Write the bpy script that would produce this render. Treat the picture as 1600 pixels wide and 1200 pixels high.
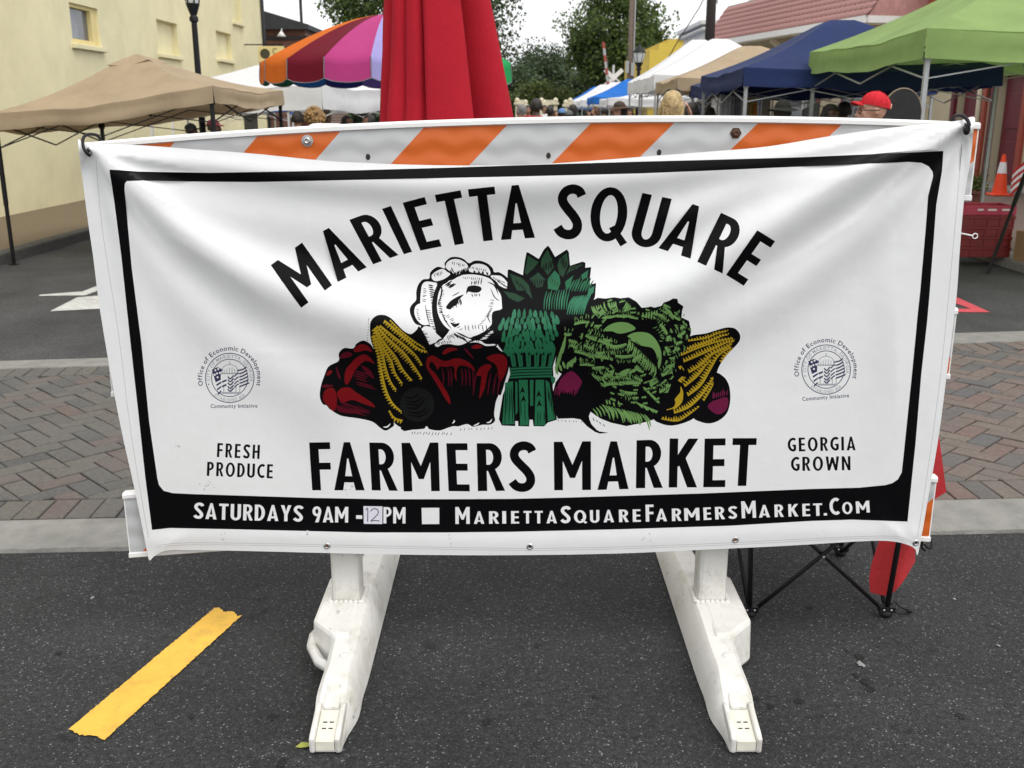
import bpy, bmesh, math, random
import numpy as np
from mathutils import Vector, Matrix, geometry
random.seed(7); RNG = np.random.default_rng(7)
for _o in list(bpy.data.objects): bpy.data.objects.remove(_o)
SC = bpy.context.scene
C = SC.collection
R = math.radians
# ------------------------------------------------------------ camera, sky, sun, exposure
CAMZ, PITCH, FPX = 1.58, R(15.33), 1550.0
cd = bpy.data.cameras.new('camera'); cam = bpy.data.objects.new('camera', cd); C.objects.link(cam)
cam.location = (0, 0, CAMZ); cam.rotation_euler = (R(90) - PITCH, 0, 0)
cd.sensor_width = 36; cd.lens = 36 * FPX / 1600; cd.clip_start = 0.05; cd.clip_end = 2000
cd.dof.use_dof = True; cd.dof.focus_distance = 2.75; cd.dof.aperture_fstop = 8.0
SC.camera = cam
SUN_EL, SUN_ROT = R(58), R(140)
W = bpy.data.worlds.new('World'); SC.world = W; W.use_nodes = True
nt = W.node_tree; nt.nodes.clear()
sky = nt.nodes.new('ShaderNodeTexSky'); sky.sky_type = 'NISHITA'; sky.sun_disc = False
sky.sun_elevation = SUN_EL; sky.sun_rotation = SUN_ROT; sky.dust_density = 6; sky.air_density = 1.5; sky.ozone_density = 1
hs = nt.nodes.new('ShaderNodeHueSaturation'); hs.inputs['Saturation'].default_value = 0.14
mx = nt.nodes.new('ShaderNodeMix'); mx.data_type = 'RGBA'; mx.inputs['Factor'].default_value = 0.55
mx.inputs[7].default_value = (11.2, 11.3, 11.6, 1)
bg = nt.nodes.new('ShaderNodeBackground'); bg.inputs['Strength'].default_value = 0.14
wo = nt.nodes.new('ShaderNodeOutputWorld')
nt.links.new(sky.outputs[0], hs.inputs['Color']); nt.links.new(hs.outputs[0], mx.inputs[6])
nt.links.new(mx.outputs[2], bg.inputs['Color']); nt.links.new(bg.outputs[0], wo.inputs['Surface'])
sl = bpy.data.lights.new('sun', 'SUN'); sl.energy = 0.6; sl.angle = R(22); sl.color = (1, 0.96, 0.9)
sun = bpy.data.objects.new('sun', sl); C.objects.link(sun)
# veiled sun: high behind the camera, from the right
sun.rotation_euler = (R(90) - SUN_EL, 0, R(40))
SC.view_settings.view_transform = 'Standard'; SC.view_settings.look = 'None'
SC.view_settings.gamma = 1; SC.view_settings.exposure = 0.30; SC.view_settings.use_curve_mapping = False

# ------------------------------------------------------------ pixel -> place helpers (photo pixels, 1600x1200)
cP, sP = math.cos(PITCH), math.sin(PITCH)
def ray(px, py):
    u, v = (px - 800) / FPX, (600 - py) / FPX
    return Vector((u, cP + v * sP, -sP + v * cP))
def G(px, py, z=0.0):
    d = ray(px, py); t = (z - CAMZ) / d.z
    return Vector((d.x * t, d.y * t, z))
def V(px, py, Y):
    d = ray(px, py); t = Y / d.y
    return Vector((d.x * t, Y, CAMZ + d.z * t))
def XY(px, Y, z=1.6):
    dc = Y * cP + (CAMZ - z) * sP
    return (px - 800) / FPX * dc
# ------------------------------------------------------------ mesh builder
class MB:
    def __init__(s): s.v, s.f, s.m, s.cur = [], [], [], 0
    def add(s, vs, fs):
        o = len(s.v); s.v += [tuple(p) for p in vs]
        for f in fs: s.f.append(tuple(i + o for i in f)); s.m.append(s.cur)
    def box(s, c, d, M=None):
        x, y, z = d[0] / 2, d[1] / 2, d[2] / 2
        vs = [Vector((a * x, b * y, e * z)) for a in (-1, 1) for b in (-1, 1) for e in (-1, 1)]
        if M is not None: vs = [M @ p for p in vs]
        vs = [p + Vector(c) for p in vs]
        s.add(vs, [(0, 1, 3, 2), (4, 6, 7, 5), (0, 4, 5, 1), (2, 3, 7, 6), (0, 2, 6, 4), (1, 5, 7, 3)])
    def frame(s, pts):
        T = []
        for i, p in enumerate(pts):
            a = pts[max(i - 1, 0)]; b = pts[min(i + 1, len(pts) - 1)]
            T.append((b - a).normalized())
        return T
    def tube(s, pts, r, n=8, caps=True, sq=1.0):
        pts = [Vector(p) for p in pts]; k = len(pts)
        rs = r if isinstance(r, (list, tuple)) else [r] * k
        T = s.frame(pts); up = Vector((0, 0, 1)) if abs(T[0].z) < .9 else Vector((0, 1, 0))
        vs = []
        for p, t, q in zip(pts, T, rs):
            a = t.cross(up)
            if a.length < 1e-5: a = t.cross(Vector((1, 0, 0)))
            a.normalize(); b = a.cross(t)
            for j in range(n):
                th = 2 * math.pi * (j + .5) / n
                vs.append(p + a * (math.cos(th) * q) + b * (math.sin(th) * q * sq))
        fs = [(i * n + j, i * n + (j + 1) % n, (i + 1) * n + (j + 1) % n, (i + 1) * n + j) for i in range(k - 1) for j in range(n)]
        if caps: fs += [tuple(range(n))[::-1], tuple((k - 1) * n + j for j in range(n))]
        s.add(vs, fs)
    def bar(s, a, b, w, h=None):
        h = h or w; a, b = Vector(a), Vector(b); t = (b - a).normalized()
        up = Vector((0, 0, 1)) if abs(t.z) < .95 else Vector((0, 1, 0))
        x = t.cross(up).normalized(); y = x.cross(t)
        vs = [p + x * (i * w / 2) + y * (j * h / 2) for p in (a, b) for i, j in ((-1, -1), (1, -1), (1, 1), (-1, 1))]
        s.add(vs, [(0, 1, 5, 4), (1, 2, 6, 5), (2, 3, 7, 6), (3, 0, 4, 7), (3, 2, 1, 0), (4, 5, 6, 7)])
    def lathe(s, prof, n=24, c=(0, 0, 0), wob=None):
        vs = []
        for i, (r, z) in enumerate(prof):
            for j in range(n):
                th = 2 * math.pi * j / n; q = r * (wob(th, i) if wob else 1)
                vs.append((c[0] + q * math.cos(th), c[1] + q * math.sin(th), c[2] + z))
        k = len(prof)
        fs = [(i * n + j, i * n + (j + 1) % n, (i + 1) * n + (j + 1) % n, (i + 1) * n + j) for i in range(k - 1) for j in range(n)]
        fs += [tuple(range(n))[::-1], tuple((k - 1) * n + j for j in range(n))]
        s.add(vs, fs)
    def prism(s, poly, lo, hi, f):
        """poly of 2-D points; f(a, b, t) -> 3-D point, t in (lo, hi)"""
        n = len(poly)
        vs = [f(a, b, lo) for a, b in poly] + [f(a, b, hi) for a, b in poly]
        s.add(vs, [tuple(range(n))[::-1], tuple(range(n, 2 * n))] + [(i, (i + 1) % n, n + (i + 1) % n, n + i) for i in range(n)])
    def grid(s, P):
        """P[i][j] points"""
        n, m = len(P), len(P[0])
        s.add([p for r in P for p in r], [(i * m + j, i * m + j + 1, (i + 1) * m + j + 1, (i + 1) * m + j) for i in range(n - 1) for j in range(m - 1)])
    def ell(s, c, r, n=12, k=8, M=None):
        vs = [];
        for i in range(k + 1):
            ph = math.pi * (i / k - .5)
            for j in range(n):
                th = 2 * math.pi * j / n
                p = Vector((r[0] * math.cos(ph) * math.cos(th), r[1] * math.cos(ph) * math.sin(th), r[2] * math.sin(ph)))
                if M is not None: p = M @ p
                vs.append(p + Vector(c))
        s.add(vs, [(i * n + j, i * n + (j + 1) % n, (i + 1) * n + (j + 1) % n, (i + 1) * n + j) for i in range(k) for j in range(n)])
    def mesh(s, name, mats, smooth=False):
        me = bpy.data.meshes.new(name); me.from_pydata(s.v, [], s.f)
        for m in (mats if isinstance(mats, (list, tuple)) else [mats]): me.materials.append(m)
        if any(s.m): me.polygons.foreach_set('material_index', s.m)
        if smooth: me.polygons.foreach_set('use_smooth', [True] * len(me.polygons))
        bm = bmesh.new(); bm.from_mesh(me); bmesh.ops.remove_doubles(bm, verts=bm.verts, dist=1e-5)
        bmesh.ops.recalc_face_normals(bm, faces=bm.faces); bm.to_mesh(me); bm.free()
        return me
    def build(s, name, mats, parent=None, smooth=False, bevel=0, loc=(0, 0, 0), rz=0, auto=None):
        o = bpy.data.objects.new(name, s.mesh(name, mats, smooth or auto is not None)); C.objects.link(o)
        o.location = loc; o.rotation_euler = (0, 0, rz)
        if parent is not None: o.parent = parent
        if bevel:
            b = o.modifiers.new('bevel', 'BEVEL'); b.width = bevel; b.segments = 2; b.limit_method = 'ANGLE'; b.angle_limit = R(35)
        if auto is not None: o.data.set_sharp_from_angle(angle=R(auto))
        return o
def tag(o, label=None, cat=None, group=None, kind=None):
    if label: o['label'] = label
    if cat: o['category'] = cat
    if group: o['group'] = group
    if kind: o['kind'] = kind
    return o
def thing(name, label, cat, loc=(0, 0, 0), rz=0, group=None):
    o = bpy.data.objects.new(name, None); C.objects.link(o); o.empty_display_size = .2
    o.location = loc; o.rotation_euler = (0, 0, rz)
    return tag(o, label, cat, group)
def copy_tree(o, parent=None):
    c = o.copy(); C.objects.link(c); c.parent = parent
    for ch in o.children: copy_tree(ch, c)
    return c
def struct(o): o['kind'] = 'structure'; return o
def cr(pts, n=6, closed=False):
    """Catmull-Rom through 2-D/3-D points"""
    P = [Vector(p) for p in pts]; k = len(P); out = []
    for i in range(k if closed else k - 1):
        if closed: a, b, c, d = P[(i - 1) % k], P[i], P[(i + 1) % k], P[(i + 2) % k]
        else: a, b, c, d = P[max(i - 1, 0)], P[i], P[i + 1], P[min(i + 2, k - 1)]
        for j in range(n):
            t = j / n
            out.append(.5 * (2 * b + (c - a) * t + (2 * a - 5 * b + 4 * c - d) * t * t + (3 * b - a - 3 * c + d) * t ** 3))
    if not closed: out.append(P[-1])
    return out
# ------------------------------------------------------------ materials
def new_mat(name):
    m = bpy.data.materials.new(name); m.use_nodes = True
    return m, m.node_tree, m.node_tree.nodes['Principled BSDF']
def N(t, kind, **kw):
    n = t.nodes.new(kind)
    for k, v in kw.items():
        if k in n.inputs: n.inputs[k].default_value = v
        else: setattr(n, k, v)
    return n
def mixc(t, fac, a, b, blend='MIX'):
    m = t.nodes.new('ShaderNodeMix'); m.data_type = 'RGBA'; m.blend_type = blend
    for idx, x in ((0, fac), (6, a), (7, b)):
        if hasattr(x, 'links') or hasattr(x, 'is_linked'): t.links.new(x, m.inputs[idx])
        elif idx == 0: m.inputs[0].default_value = x
        else: m.inputs[idx].default_value = (x[0], x[1], x[2], 1)
    return m.outputs[2]
def ramp(t, src, stops):
    r = t.nodes.new('ShaderNodeValToRGB'); t.links.new(src, r.inputs[0]); e = r.color_ramp.elements
    while len(e) < len(stops): e.new(.5)
    for q, (p, c) in zip(e, stops):
        q.position = p; q.color = (c, c, c, 1) if isinstance(c, (int, float)) else (*c, 1)
    return r.outputs[0]
def mat(name, col, rough=.6, var=.12, scale=6, bump=0, bscale=60, metal=0, spec=.5, trans=0, dirt=0, dirtcol=(.12, .10, .08), dscale=3, coord='Object', coat=0, scuff=0):
    m, t, b = new_mat(name)
    tc = N(t, 'ShaderNodeTexCoord')
    nz = N(t, 'ShaderNodeTexNoise', Scale=scale, Detail=5.0, Roughness=.6); t.links.new(tc.outputs[coord], nz.inputs['Vector'])
    f = ramp(t, nz.outputs['Fac'], [(.3, 0.), (.7, 1.)])
    c = mixc(t, f, tuple(x * (1 - var) for x in col), tuple(min(1, x * (1 + var)) for x in col))
    if dirt:
        n2 = N(t, 'ShaderNodeTexNoise', Scale=dscale, Detail=8.0, Roughness=.7); t.links.new(tc.outputs[coord], n2.inputs['Vector'])
        f2 = ramp(t, n2.outputs['Fac'], [(.5, 0.), (.78, dirt)])
        c = mixc(t, f2, c, dirtcol)
    if scuff:
        mp = N(t, 'ShaderNodeMapping'); mp.inputs['Scale'].default_value = (1, .45, .8); t.links.new(tc.outputs[coord], mp.inputs[0])
        n4 = N(t, 'ShaderNodeTexNoise', Scale=30.0, Detail=10.0, Roughness=.72); t.links.new(mp.outputs[0], n4.inputs['Vector'])
        c = mixc(t, ramp(t, n4.outputs['Fac'], [(.60, 0.), (.68, scuff)]), c, (.10, .098, .09))
    t.links.new(c, b.inputs['Base Color'])
    b.inputs['Roughness'].default_value = rough; b.inputs['Metallic'].default_value = metal
    b.inputs['Specular IOR Level'].default_value = spec; b.inputs['Coat Weight'].default_value = coat
    if bump:
        n3 = N(t, 'ShaderNodeTexNoise', Scale=bscale, Detail=4.0); t.links.new(tc.outputs[coord], n3.inputs['Vector'])
        bp = N(t, 'ShaderNodeBump', Strength=bump, Distance=.01); t.links.new(n3.outputs['Fac'], bp.inputs['Height'])
        t.links.new(bp.outputs[0], b.inputs['Normal'])
    if trans:
        tr = N(t, 'ShaderNodeBsdfTranslucent'); t.links.new(c, tr.inputs['Color'])
        ms = N(t, 'ShaderNodeMixShader'); ms.inputs[0].default_value = trans
        t.links.new(b.outputs[0], ms.inputs[1]); t.links.new(tr.outputs[0], ms.inputs[2])
        t.links.new(ms.outputs[0], t.nodes['Material Output'].inputs['Surface'])
    return m
def asphalt(name, base, chips, tint=(1, 1, 1)):
    m, t, b = new_mat(name); tc = N(t, 'ShaderNodeTexCoord')
    vo = N(t, 'ShaderNodeTexVoronoi', Scale=240.0, Randomness=1.0); t.links.new(tc.outputs['Object'], vo.inputs['Vector'])
    sep = N(t, 'ShaderNodeSeparateColor'); t.links.new(vo.outputs['Color'], sep.inputs[0])
    st = ramp(t, sep.outputs[0], [(0, base * .55), (.5, base * .95), (.88, base * 1.3), (.97, base * 2.0), (1, chips)])
    n1 = N(t, 'ShaderNodeTexNoise', Scale=1.3, Detail=6.0, Roughness=.65); t.links.new(tc.outputs['Object'], n1.inputs['Vector'])
    c = mixc(t, 1.0, st, ramp(t, n1.outputs['Fac'], [(.3, (.66 * tint[0], .66 * tint[1], .66 * tint[2])), (.7, (1.32 * tint[0], 1.32 * tint[1], 1.32 * tint[2]))]), 'MULTIPLY')
    n5 = N(t, 'ShaderNodeTexNoise', Scale=55.0, Detail=4.0, Roughness=.7); t.links.new(tc.outputs['Object'], n5.inputs['Vector'])
    c = mixc(t, 1.0, c, ramp(t, n5.outputs['Fac'], [(.3, .6), (.72, 1.45)]), 'MULTIPLY')
    n2 = N(t, 'ShaderNodeTexNoise', Scale=9.0, Detail=3.0); t.links.new(tc.outputs['Object'], n2.inputs['Vector'])
    c = mixc(t, ramp(t, n2.outputs['Fac'], [(.64, 0.), (.70, .6)]), c, (base * .35,) * 3)
    # small pale specks and gum
    v2 = N(t, 'ShaderNodeTexVoronoi', Scale=28.0); t.links.new(tc.outputs['Object'], v2.inputs['Vector'])
    c = mixc(t, ramp(t, v2.outputs['Distance'], [(.025, .3), (.045, 0.)]), c, (.30, .30, .29))
    t.links.new(c, b.inputs['Base Color']); b.inputs['Roughness'].default_value = .85; b.inputs['Specular IOR Level'].default_value = .3
    bp = N(t, 'ShaderNodeBump', Strength=.55, Distance=.004); t.links.new(vo.outputs['Distance'], bp.inputs['Height'])
    t.links.new(bp.outputs[0], b.inputs['Normal'])
    return m
def brick_mat(name, stops):
    m, t, b = new_mat(name); tc = N(t, 'ShaderNodeTexCoord'); oi = N(t, 'ShaderNodeObjectInfo')
    gi = N(t, 'ShaderNodeNewGeometry')
    add = N(t, 'ShaderNodeMath', operation='ADD'); t.links.new(oi.outputs['Random'], add.inputs[0]); t.links.new(gi.outputs['Random Per Island'], add.inputs[1])
    fr = N(t, 'ShaderNodeMath', operation='FRACT'); t.links.new(add.outputs[0], fr.inputs[0])
    r = t.nodes.new('ShaderNodeValToRGB'); r.color_ramp.interpolation = 'CONSTANT'; t.links.new(fr.outputs[0], r.inputs[0]); e = r.color_ramp.elements
    while len(e) < len(stops): e.new(.5)
    for q, (p, c) in zip(e, stops): q.position = p; q.color = (*c, 1)
    nz = N(t, 'ShaderNodeTexNoise', Scale=60.0, Detail=6.0, Roughness=.7); t.links.new(gi.outputs['Position'], nz.inputs['Vector'])
    c = mixc(t, 1.0, r.outputs[0], ramp(t, nz.outputs['Fac'], [(.3, .62), (.7, 1.3)]), 'MULTIPLY')
    n2 = N(t, 'ShaderNodeTexNoise', Scale=3.0, Detail=6.0); t.links.new(gi.outputs['Position'], n2.inputs['Vector'])
    c = mixc(t, ramp(t, n2.outputs['Fac'], [(.4, 0.), (.75, .55)]), c, (.11, .105, .095))
    t.links.new(c, b.inputs['Base Color']); b.inputs['Roughness'].default_value = .85
    bp = N(t, 'ShaderNodeBump', Strength=.5, Distance=.004); t.links.new(nz.outputs['Fac'], bp.inputs['Height']); t.links.new(bp.outputs[0], b.inputs['Normal'])
    return m
def leaf_mat(name, col):
    m, t, b = new_mat(name); gi = N(t, 'ShaderNodeNewGeometry')
    c = ramp(t, gi.outputs['Random Per Island'], [(0, tuple(x * .45 for x in col)), (.55, col), (1, (col[0] * 1.7, col[1] * 1.55, col[2] * 1.2))])
    nz = N(t, 'ShaderNodeTexNoise', Scale=.9, Detail=2.0); t.links.new(gi.outputs['Position'], nz.inputs['Vector'])
    c = mixc(t, 1.0, c, ramp(t, nz.outputs['Fac'], [(.35, .6), (.65, 1.35)]), 'MULTIPLY')
    t.links.new(c, b.inputs['Base Color']); b.inputs['Roughness'].default_value = .6
    tr = N(t, 'ShaderNodeBsdfTranslucent'); t.links.new(c, tr.inputs['Color'])
    ms = N(t, 'ShaderNodeMixShader'); ms.inputs[0].default_value = .3
    t.links.new(b.outputs[0], ms.inputs[1]); t.links.new(tr.outputs[0], ms.inputs[2])
    t.links.new(ms.outputs[0], t.nodes['Material Output'].inputs['Surface'])
    return m
def vinyl(name, col, rough=.34, spec=.55):
    """banner print: glossy vinyl, plain white on the back"""
    m, t, b = new_mat(name); gi = N(t, 'ShaderNodeNewGeometry'); tc = N(t, 'ShaderNodeTexCoord')
    nz = N(t, 'ShaderNodeTexNoise', Scale=4.0, Detail=8.0, Roughness=.7); t.links.new(tc.outputs['Object'], nz.inputs['Vector'])
    c = mixc(t, ramp(t, nz.outputs['Fac'], [(.35, 0.), (.75, .14)]), col, (.42, .41, .38)) if col[1] > .4 else mixc(t, 0.0, col, col)
    c = mixc(t, gi.outputs['Backfacing'], c, (.7, .7, .69))
    t.links.new(c, b.inputs['Base Color'])
    b.inputs['Roughness'].default_value = rough; b.inputs['Specular IOR Level'].default_value = spec
    n3 = N(t, 'ShaderNodeTexNoise', Scale=38.0, Detail=3.0); t.links.new(tc.outputs['Object'], n3.inputs['Vector'])
    n3.inputs['Scale'].default_value = 20.0; n3.inputs['Detail'].default_value = 5.0
    bp = N(t, 'ShaderNodeBump', Strength=.16, Distance=.008); t.links.new(n3.outputs['Fac'], bp.inputs['Height']); t.links.new(bp.outputs[0], b.inputs['Normal'])
    return m
M = {}
M['asphalt'] = asphalt('asphalt_dark', .027, .19, (1, 1.0, 1.02))
M['asphalt2'] = asphalt('asphalt_worn', .052, .14, (1, 1, 1))
M['ground'] = mat('ground_grey', (.14, .135, .125), .9, .2, 2)
M['concrete'] = mat('kerb_concrete', (.215, .21, .19), .9, .18, 9, .5, 90, dirt=.5, dirtcol=(.10, .10, .085), dscale=5)
M['mortar'] = mat('sand_joint', (.045, .042, .036), .95, .3, 40)
M['brick'] = brick_mat('paver_clay', [(0, (.100, .094, .083)), (.2, (.080, .077, .073)), (.4, (.108, .099, .084)), (.58, (.112, .086, .075)), (.66, (.090, .085, .077)), (.82, (.105, .093, .081)), (.92, (.072, .070, .068))])
M['brick_red'] = brick_mat('paver_clay_red', [(0, (.132, .102, .085)), (.18, (.098, .088, .081)), (.32, (.140, .105, .086)), (.5, (.138, .090, .075)), (.64, (.088, .085, .083)), (.76, (.138, .112, .09)), (.9, (.125, .094, .081))])
M['wallbrick'] = None
M['yellowline'] = mat('road_paint_yellow', (.72, .42, .055), .75, .08, 14, .25, 160, dirt=.6, dirtcol=(.30, .19, .05), dscale=11, scuff=.45)
M['roadwhite'] = mat('road_paint_white', (.50, .50, .47), .8, .2, 14, .2, 160, dirt=.5)
M['roadred'] = mat('road_paint_red', (.55, .07, .09), .7, .12, 14)
M['plastic'] = mat('barricade_white_plastic', (.67, .66, .62), .45, .05, 5, .18, 30, dirt=.8, dirtcol=(.38, .35, .27), dscale=7, scuff=.6)
M['plastic2'] = mat('barricade_rim_plastic', (.78, .78, .76), .38, .03, 5, .05, 30)
M['recess'] = mat('yellowed_plastic', (.66, .64, .54), .5, .1, 20)
M['slot'] = mat('dark_slot', (.02, .015, .01), .8)
def wave_mat(name, col):
    m, t, b = new_mat(name); tc = N(t, 'ShaderNodeTexCoord')
    mp = N(t, 'ShaderNodeMapping'); t.links.new(tc.outputs['Object'], mp.inputs[0])
    wv = N(t, 'ShaderNodeTexWave', Scale=6.2, Distortion=0.0); wv.bands_direction = 'X'; wv.wave_profile = 'SIN'
    sx = N(t, 'ShaderNodeSeparateXYZ'); t.links.new(mp.outputs[0], sx.inputs[0])
    sn = N(t, 'ShaderNodeMath', operation='MULTIPLY'); sn.inputs[1].default_value = 2 * math.pi / .115; t.links.new(sx.outputs[0], sn.inputs[0])
    s2 = N(t, 'ShaderNodeMath', operation='SINE'); t.links.new(sn.outputs[0], s2.inputs[0])
    s3 = N(t, 'ShaderNodeMath', operation='MULTIPLY'); s3.inputs[1].default_value = .007; t.links.new(s2.outputs[0], s3.inputs[0])
    a = N(t, 'ShaderNodeMath', operation='ADD'); t.links.new(sx.outputs[2], a.inputs[0]); t.links.new(s3.outputs[0], a.inputs[1])
    k = N(t, 'ShaderNodeMath', operation='MULTIPLY'); k.inputs[1].default_value = 2 * math.pi / .062; t.links.new(a.outputs[0], k.inputs[0])
    s4 = N(t, 'ShaderNodeMath', operation='SINE'); t.links.new(k.outputs[0], s4.inputs[0])
    bp = N(t, 'ShaderNodeBump', Strength=.22, Distance=.006); t.links.new(s4.outputs[0], bp.inputs['Height'])
    nz = N(t, 'ShaderNodeTexNoise', Scale=13.0, Detail=9.0, Roughness=.75); t.links.new(tc.outputs['Object'], nz.inputs['Vector'])
    c = mixc(t, ramp(t, nz.outputs['Fac'], [(.62, 0.), (.74, .7)]), col, tuple(x * .45 for x in col))
    t.links.new(c, b.inputs['Base Color']); t.links.new(bp.outputs[0], b.inputs['Normal']); b.inputs['Roughness'].default_value = .45
    return m
M['orange'] = wave_mat('sheeting_orange', (.56, .110, .008))
M['white_sheet'] = wave_mat('sheeting_white', (.47, .48, .48))
M['steel'] = mat('galvanised_steel', (.45, .45, .44), .4, .2, 30, metal=.9)
M['rust'] = mat('rusty_steel', (.09, .045, .025), .75, .3, 40, metal=.3)
M['black'] = mat('black_metal', (.009, .009, .010), .5, .2, 20, spec=.25)
M['blackfab'] = mat('black_fabric', (.012, .012, .013), .8, .3, 20, .2, 200)
M['alu'] = mat('grey_aluminium_leg', (.36, .37, .37), .45, .1, 20, metal=.35)
M['whitemetal'] = mat('white_painted_metal', (.72, .72, .71), .45, .05)
def fab(name, col, tr=.22, var=.12): return mat(name, col, .85, var, 2.2, .55, 7, trans=tr, spec=.25, dirt=.25, dirtcol=tuple(x * .6 for x in col), dscale=4)
M['f_tan'] = fab('canopy_tan', (.42, .325, .215)); M['f_navy'] = fab('canopy_navy', (.017, .030, .100), .12)
M['f_green'] = fab('canopy_green', (.29, .42, .145), .36); M['f_white'] = fab('canopy_white', (.80, .80, .81), .25, .04)
M['f_blue'] = fab('canopy_blue', (.02, .16, .55), .2)
M['f_red'] = mat('umbrella_red_cloth', (.36, .009, .020), .85, .10, 5, .25, 220, spec=.2)
M['skin'] = mat('skin_light', (.50, .27, .19), .55, .08, 12); M['skin2'] = mat('skin_tan', (.30, .155, .095), .55, .08, 12); M['skin3'] = mat('skin_brown', (.075, .036, .022), .5, .08, 12)
def cloth(name, col): return mat(name, col, .85, .15, 9, .2, 60)
for nm, c in dict(red=(.42, .02, .025), black=(.015, .015, .017), white=(.7, .7, .7), grey=(.16, .16, .165), navy=(.02, .028, .07), maroon=(.15, .02, .035), teal=(.05, .2, .25), sky=(.2, .34, .55), olive=(.09, .09, .05), lime=(.32, .40, .06), denim=(.05, .07, .12), khaki=(.25, .2, .13), brown=(.10, .06, .035)).items(): M['c_' + nm] = cloth('cloth_' + nm, c)
def hair(name, col): return mat(name, col, .6, .45, 45, .8, 70)
M['h_blonde'] = hair('hair_blonde', (.42, .30, .14)); M['h_dark'] = hair('hair_dark', (.018, .013, .010)); M['h_brown'] = hair('hair_brown', (.10, .055, .028)); M['h_grey'] = hair('hair_grey', (.17, .165, .155)); M['h_curl'] = hair('hair_golden_curls', (.27, .155, .055))
M['wall_yellow'] = mat('stucco_yellow', (.71, .65, .41), .9, .08, 1.2, .5, 6, dirt=.55, dirtcol=(.52, .47, .27), dscale=.8)
M['trim_yellow'] = mat('painted_trim_yellow', (.70, .58, .27), .8, .06, 3)
M['wall_cream'] = mat('stucco_cream', (.50, .44, .31), .9, .06, 2, .3, 30)
M['wall_white'] = mat('painted_block_white', (.62, .62, .60), .9, .05, 2)
M['wall_bright_yellow'] = mat('painted_wall_bright_yellow', (.60, .44, .07), .9, .08, 1.5)
M['maroon'] = mat('maroon_paint', (.115, .012, .022), .5, .1, 3); M['redtrim'] = mat('red_brown_paint', (.28, .05, .03), .55, .08, 3)
M['fascia'] = mat('orange_red_fascia', (.38, .10, .045), .7, .08, 2)
M['rooftile'] = mat('pink_clay_tile', (.42, .22, .205), .8, .22, 5, .2, 12)
M['roofdark'] = mat('dark_roofing', (.035, .037, .042), .8, .2, 3)
def glass(name, col=(.10, .11, .12)):
    m, t, b = new_mat(name); b.inputs['Base Color'].default_value = (*col, 1); b.inputs['Roughness'].default_value = .08; b.inputs['Specular IOR Level'].default_value = .8
    return m
M['glass'] = glass('window_glass'); M['lampglass'] = mat('frosted_lamp_glass', (.55, .57, .56), .25, .05)
M['leaf1'] = leaf_mat('foliage_dark', (.062, .098, .040)); M['leaf2'] = leaf_mat('foliage_mid', (.080, .130, .030)); M['leaf3'] = leaf_mat('foliage_deep', (.055, .092, .042)); M['leaf4'] = leaf_mat('foliage_olive', (.075, .105, .022))
M['bark'] = mat('bark', (.055, .045, .036), .95, .3, 12, .6, 30); M['wood_pole'] = mat('weathered_wood_pole', (.13, .095, .07), .9, .25, 8, .4, 30); M['pole_dark'] = mat('dark_creosote_pole', (.022, .016, .015), .85, .25, 8)
M['aggregate'] = mat('exposed_aggregate', (.155, .115, .068), .95, .3, 60, .6, 90, dirt=.4); M['kerb_dark'] = mat('dark_kerb', (.055, .052, .047), .9, .2, 12)
M['paver_side'] = mat('brown_paving', (.12, .085, .068), .9, .2, 10, .3, 60)
M['cone'] = mat('cone_orange', (.78, .06, .012), .5, .05); M['cone_white'] = mat('cone_reflective_white', (.7, .7, .72), .4, .03)
M['crate'] = mat('crate_red_plastic', (.17, .010, .008), .45, .12, 10); M['crate_pink'] = mat('crate_faded_red', (.40, .03, .06), .45, .12, 8)
M['pot'] = mat('terracotta_pot', (.10, .03, .02), .8, .15); M['card'] = mat('cardboard', (.30, .18, .09), .9, .1)
M['cream'] = mat('cream_painted_wood', (.62, .57, .42), .7, .06)
# ------------------------------------------------------------ ground, roads, crosswalk
def sheet(name, pts, z, m, kind='structure'):
    b = MB(); b.add([(p[0], p[1], z) for p in pts], [tuple(range(len(pts)))])
    o = b.build(name, m); o['kind'] = kind; return o
sheet('ground', [(-400, -60), (400, -60), (400, 900), (-400, 900)], -.03, M['ground'])
KL, KR = -5.45, 5.2
nearL, nearR = G(0, 865), G(1600, 832)      # near edge of the first concrete band
def line_pt(a, b, x): t = (x - a.x) / (b.x - a.x); return a.lerp(b, t)
E = [line_pt(G(0, 865), G(1600, 833), x) for x in (-7.5, 8)]     # near strip, near edge
F_ = [line_pt(G(0, 816), G(1600, 781), x) for x in (-7.5, 8)]    # near strip, far edge
H_ = [line_pt(G(0, 579), G(1600, 536), x) for x in (-7.5, 8)]    # far strip, near edge
I_ = [line_pt(G(0, 566), G(1600, 519), x) for x in (-7.5, 8)]    # far strip, far edge
sheet('road', [(-30, -20), (30, -20), (30, E[1].y + 2), (E[1].x, E[1].y), (E[0].x, E[0].y), (-30, E[0].y - 2)], 0, M['asphalt'])
sheet('market_street', [(I_[0].x, I_[0].y), (I_[1].x, I_[1].y), (8, 300), (-7.5, 300)], 0, M['asphalt2'])
bed = sheet('crosswalk', [tuple(F_[0]), tuple(F_[1]), tuple(H_[1]), tuple(H_[0])], -.004, M['mortar'])
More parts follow.
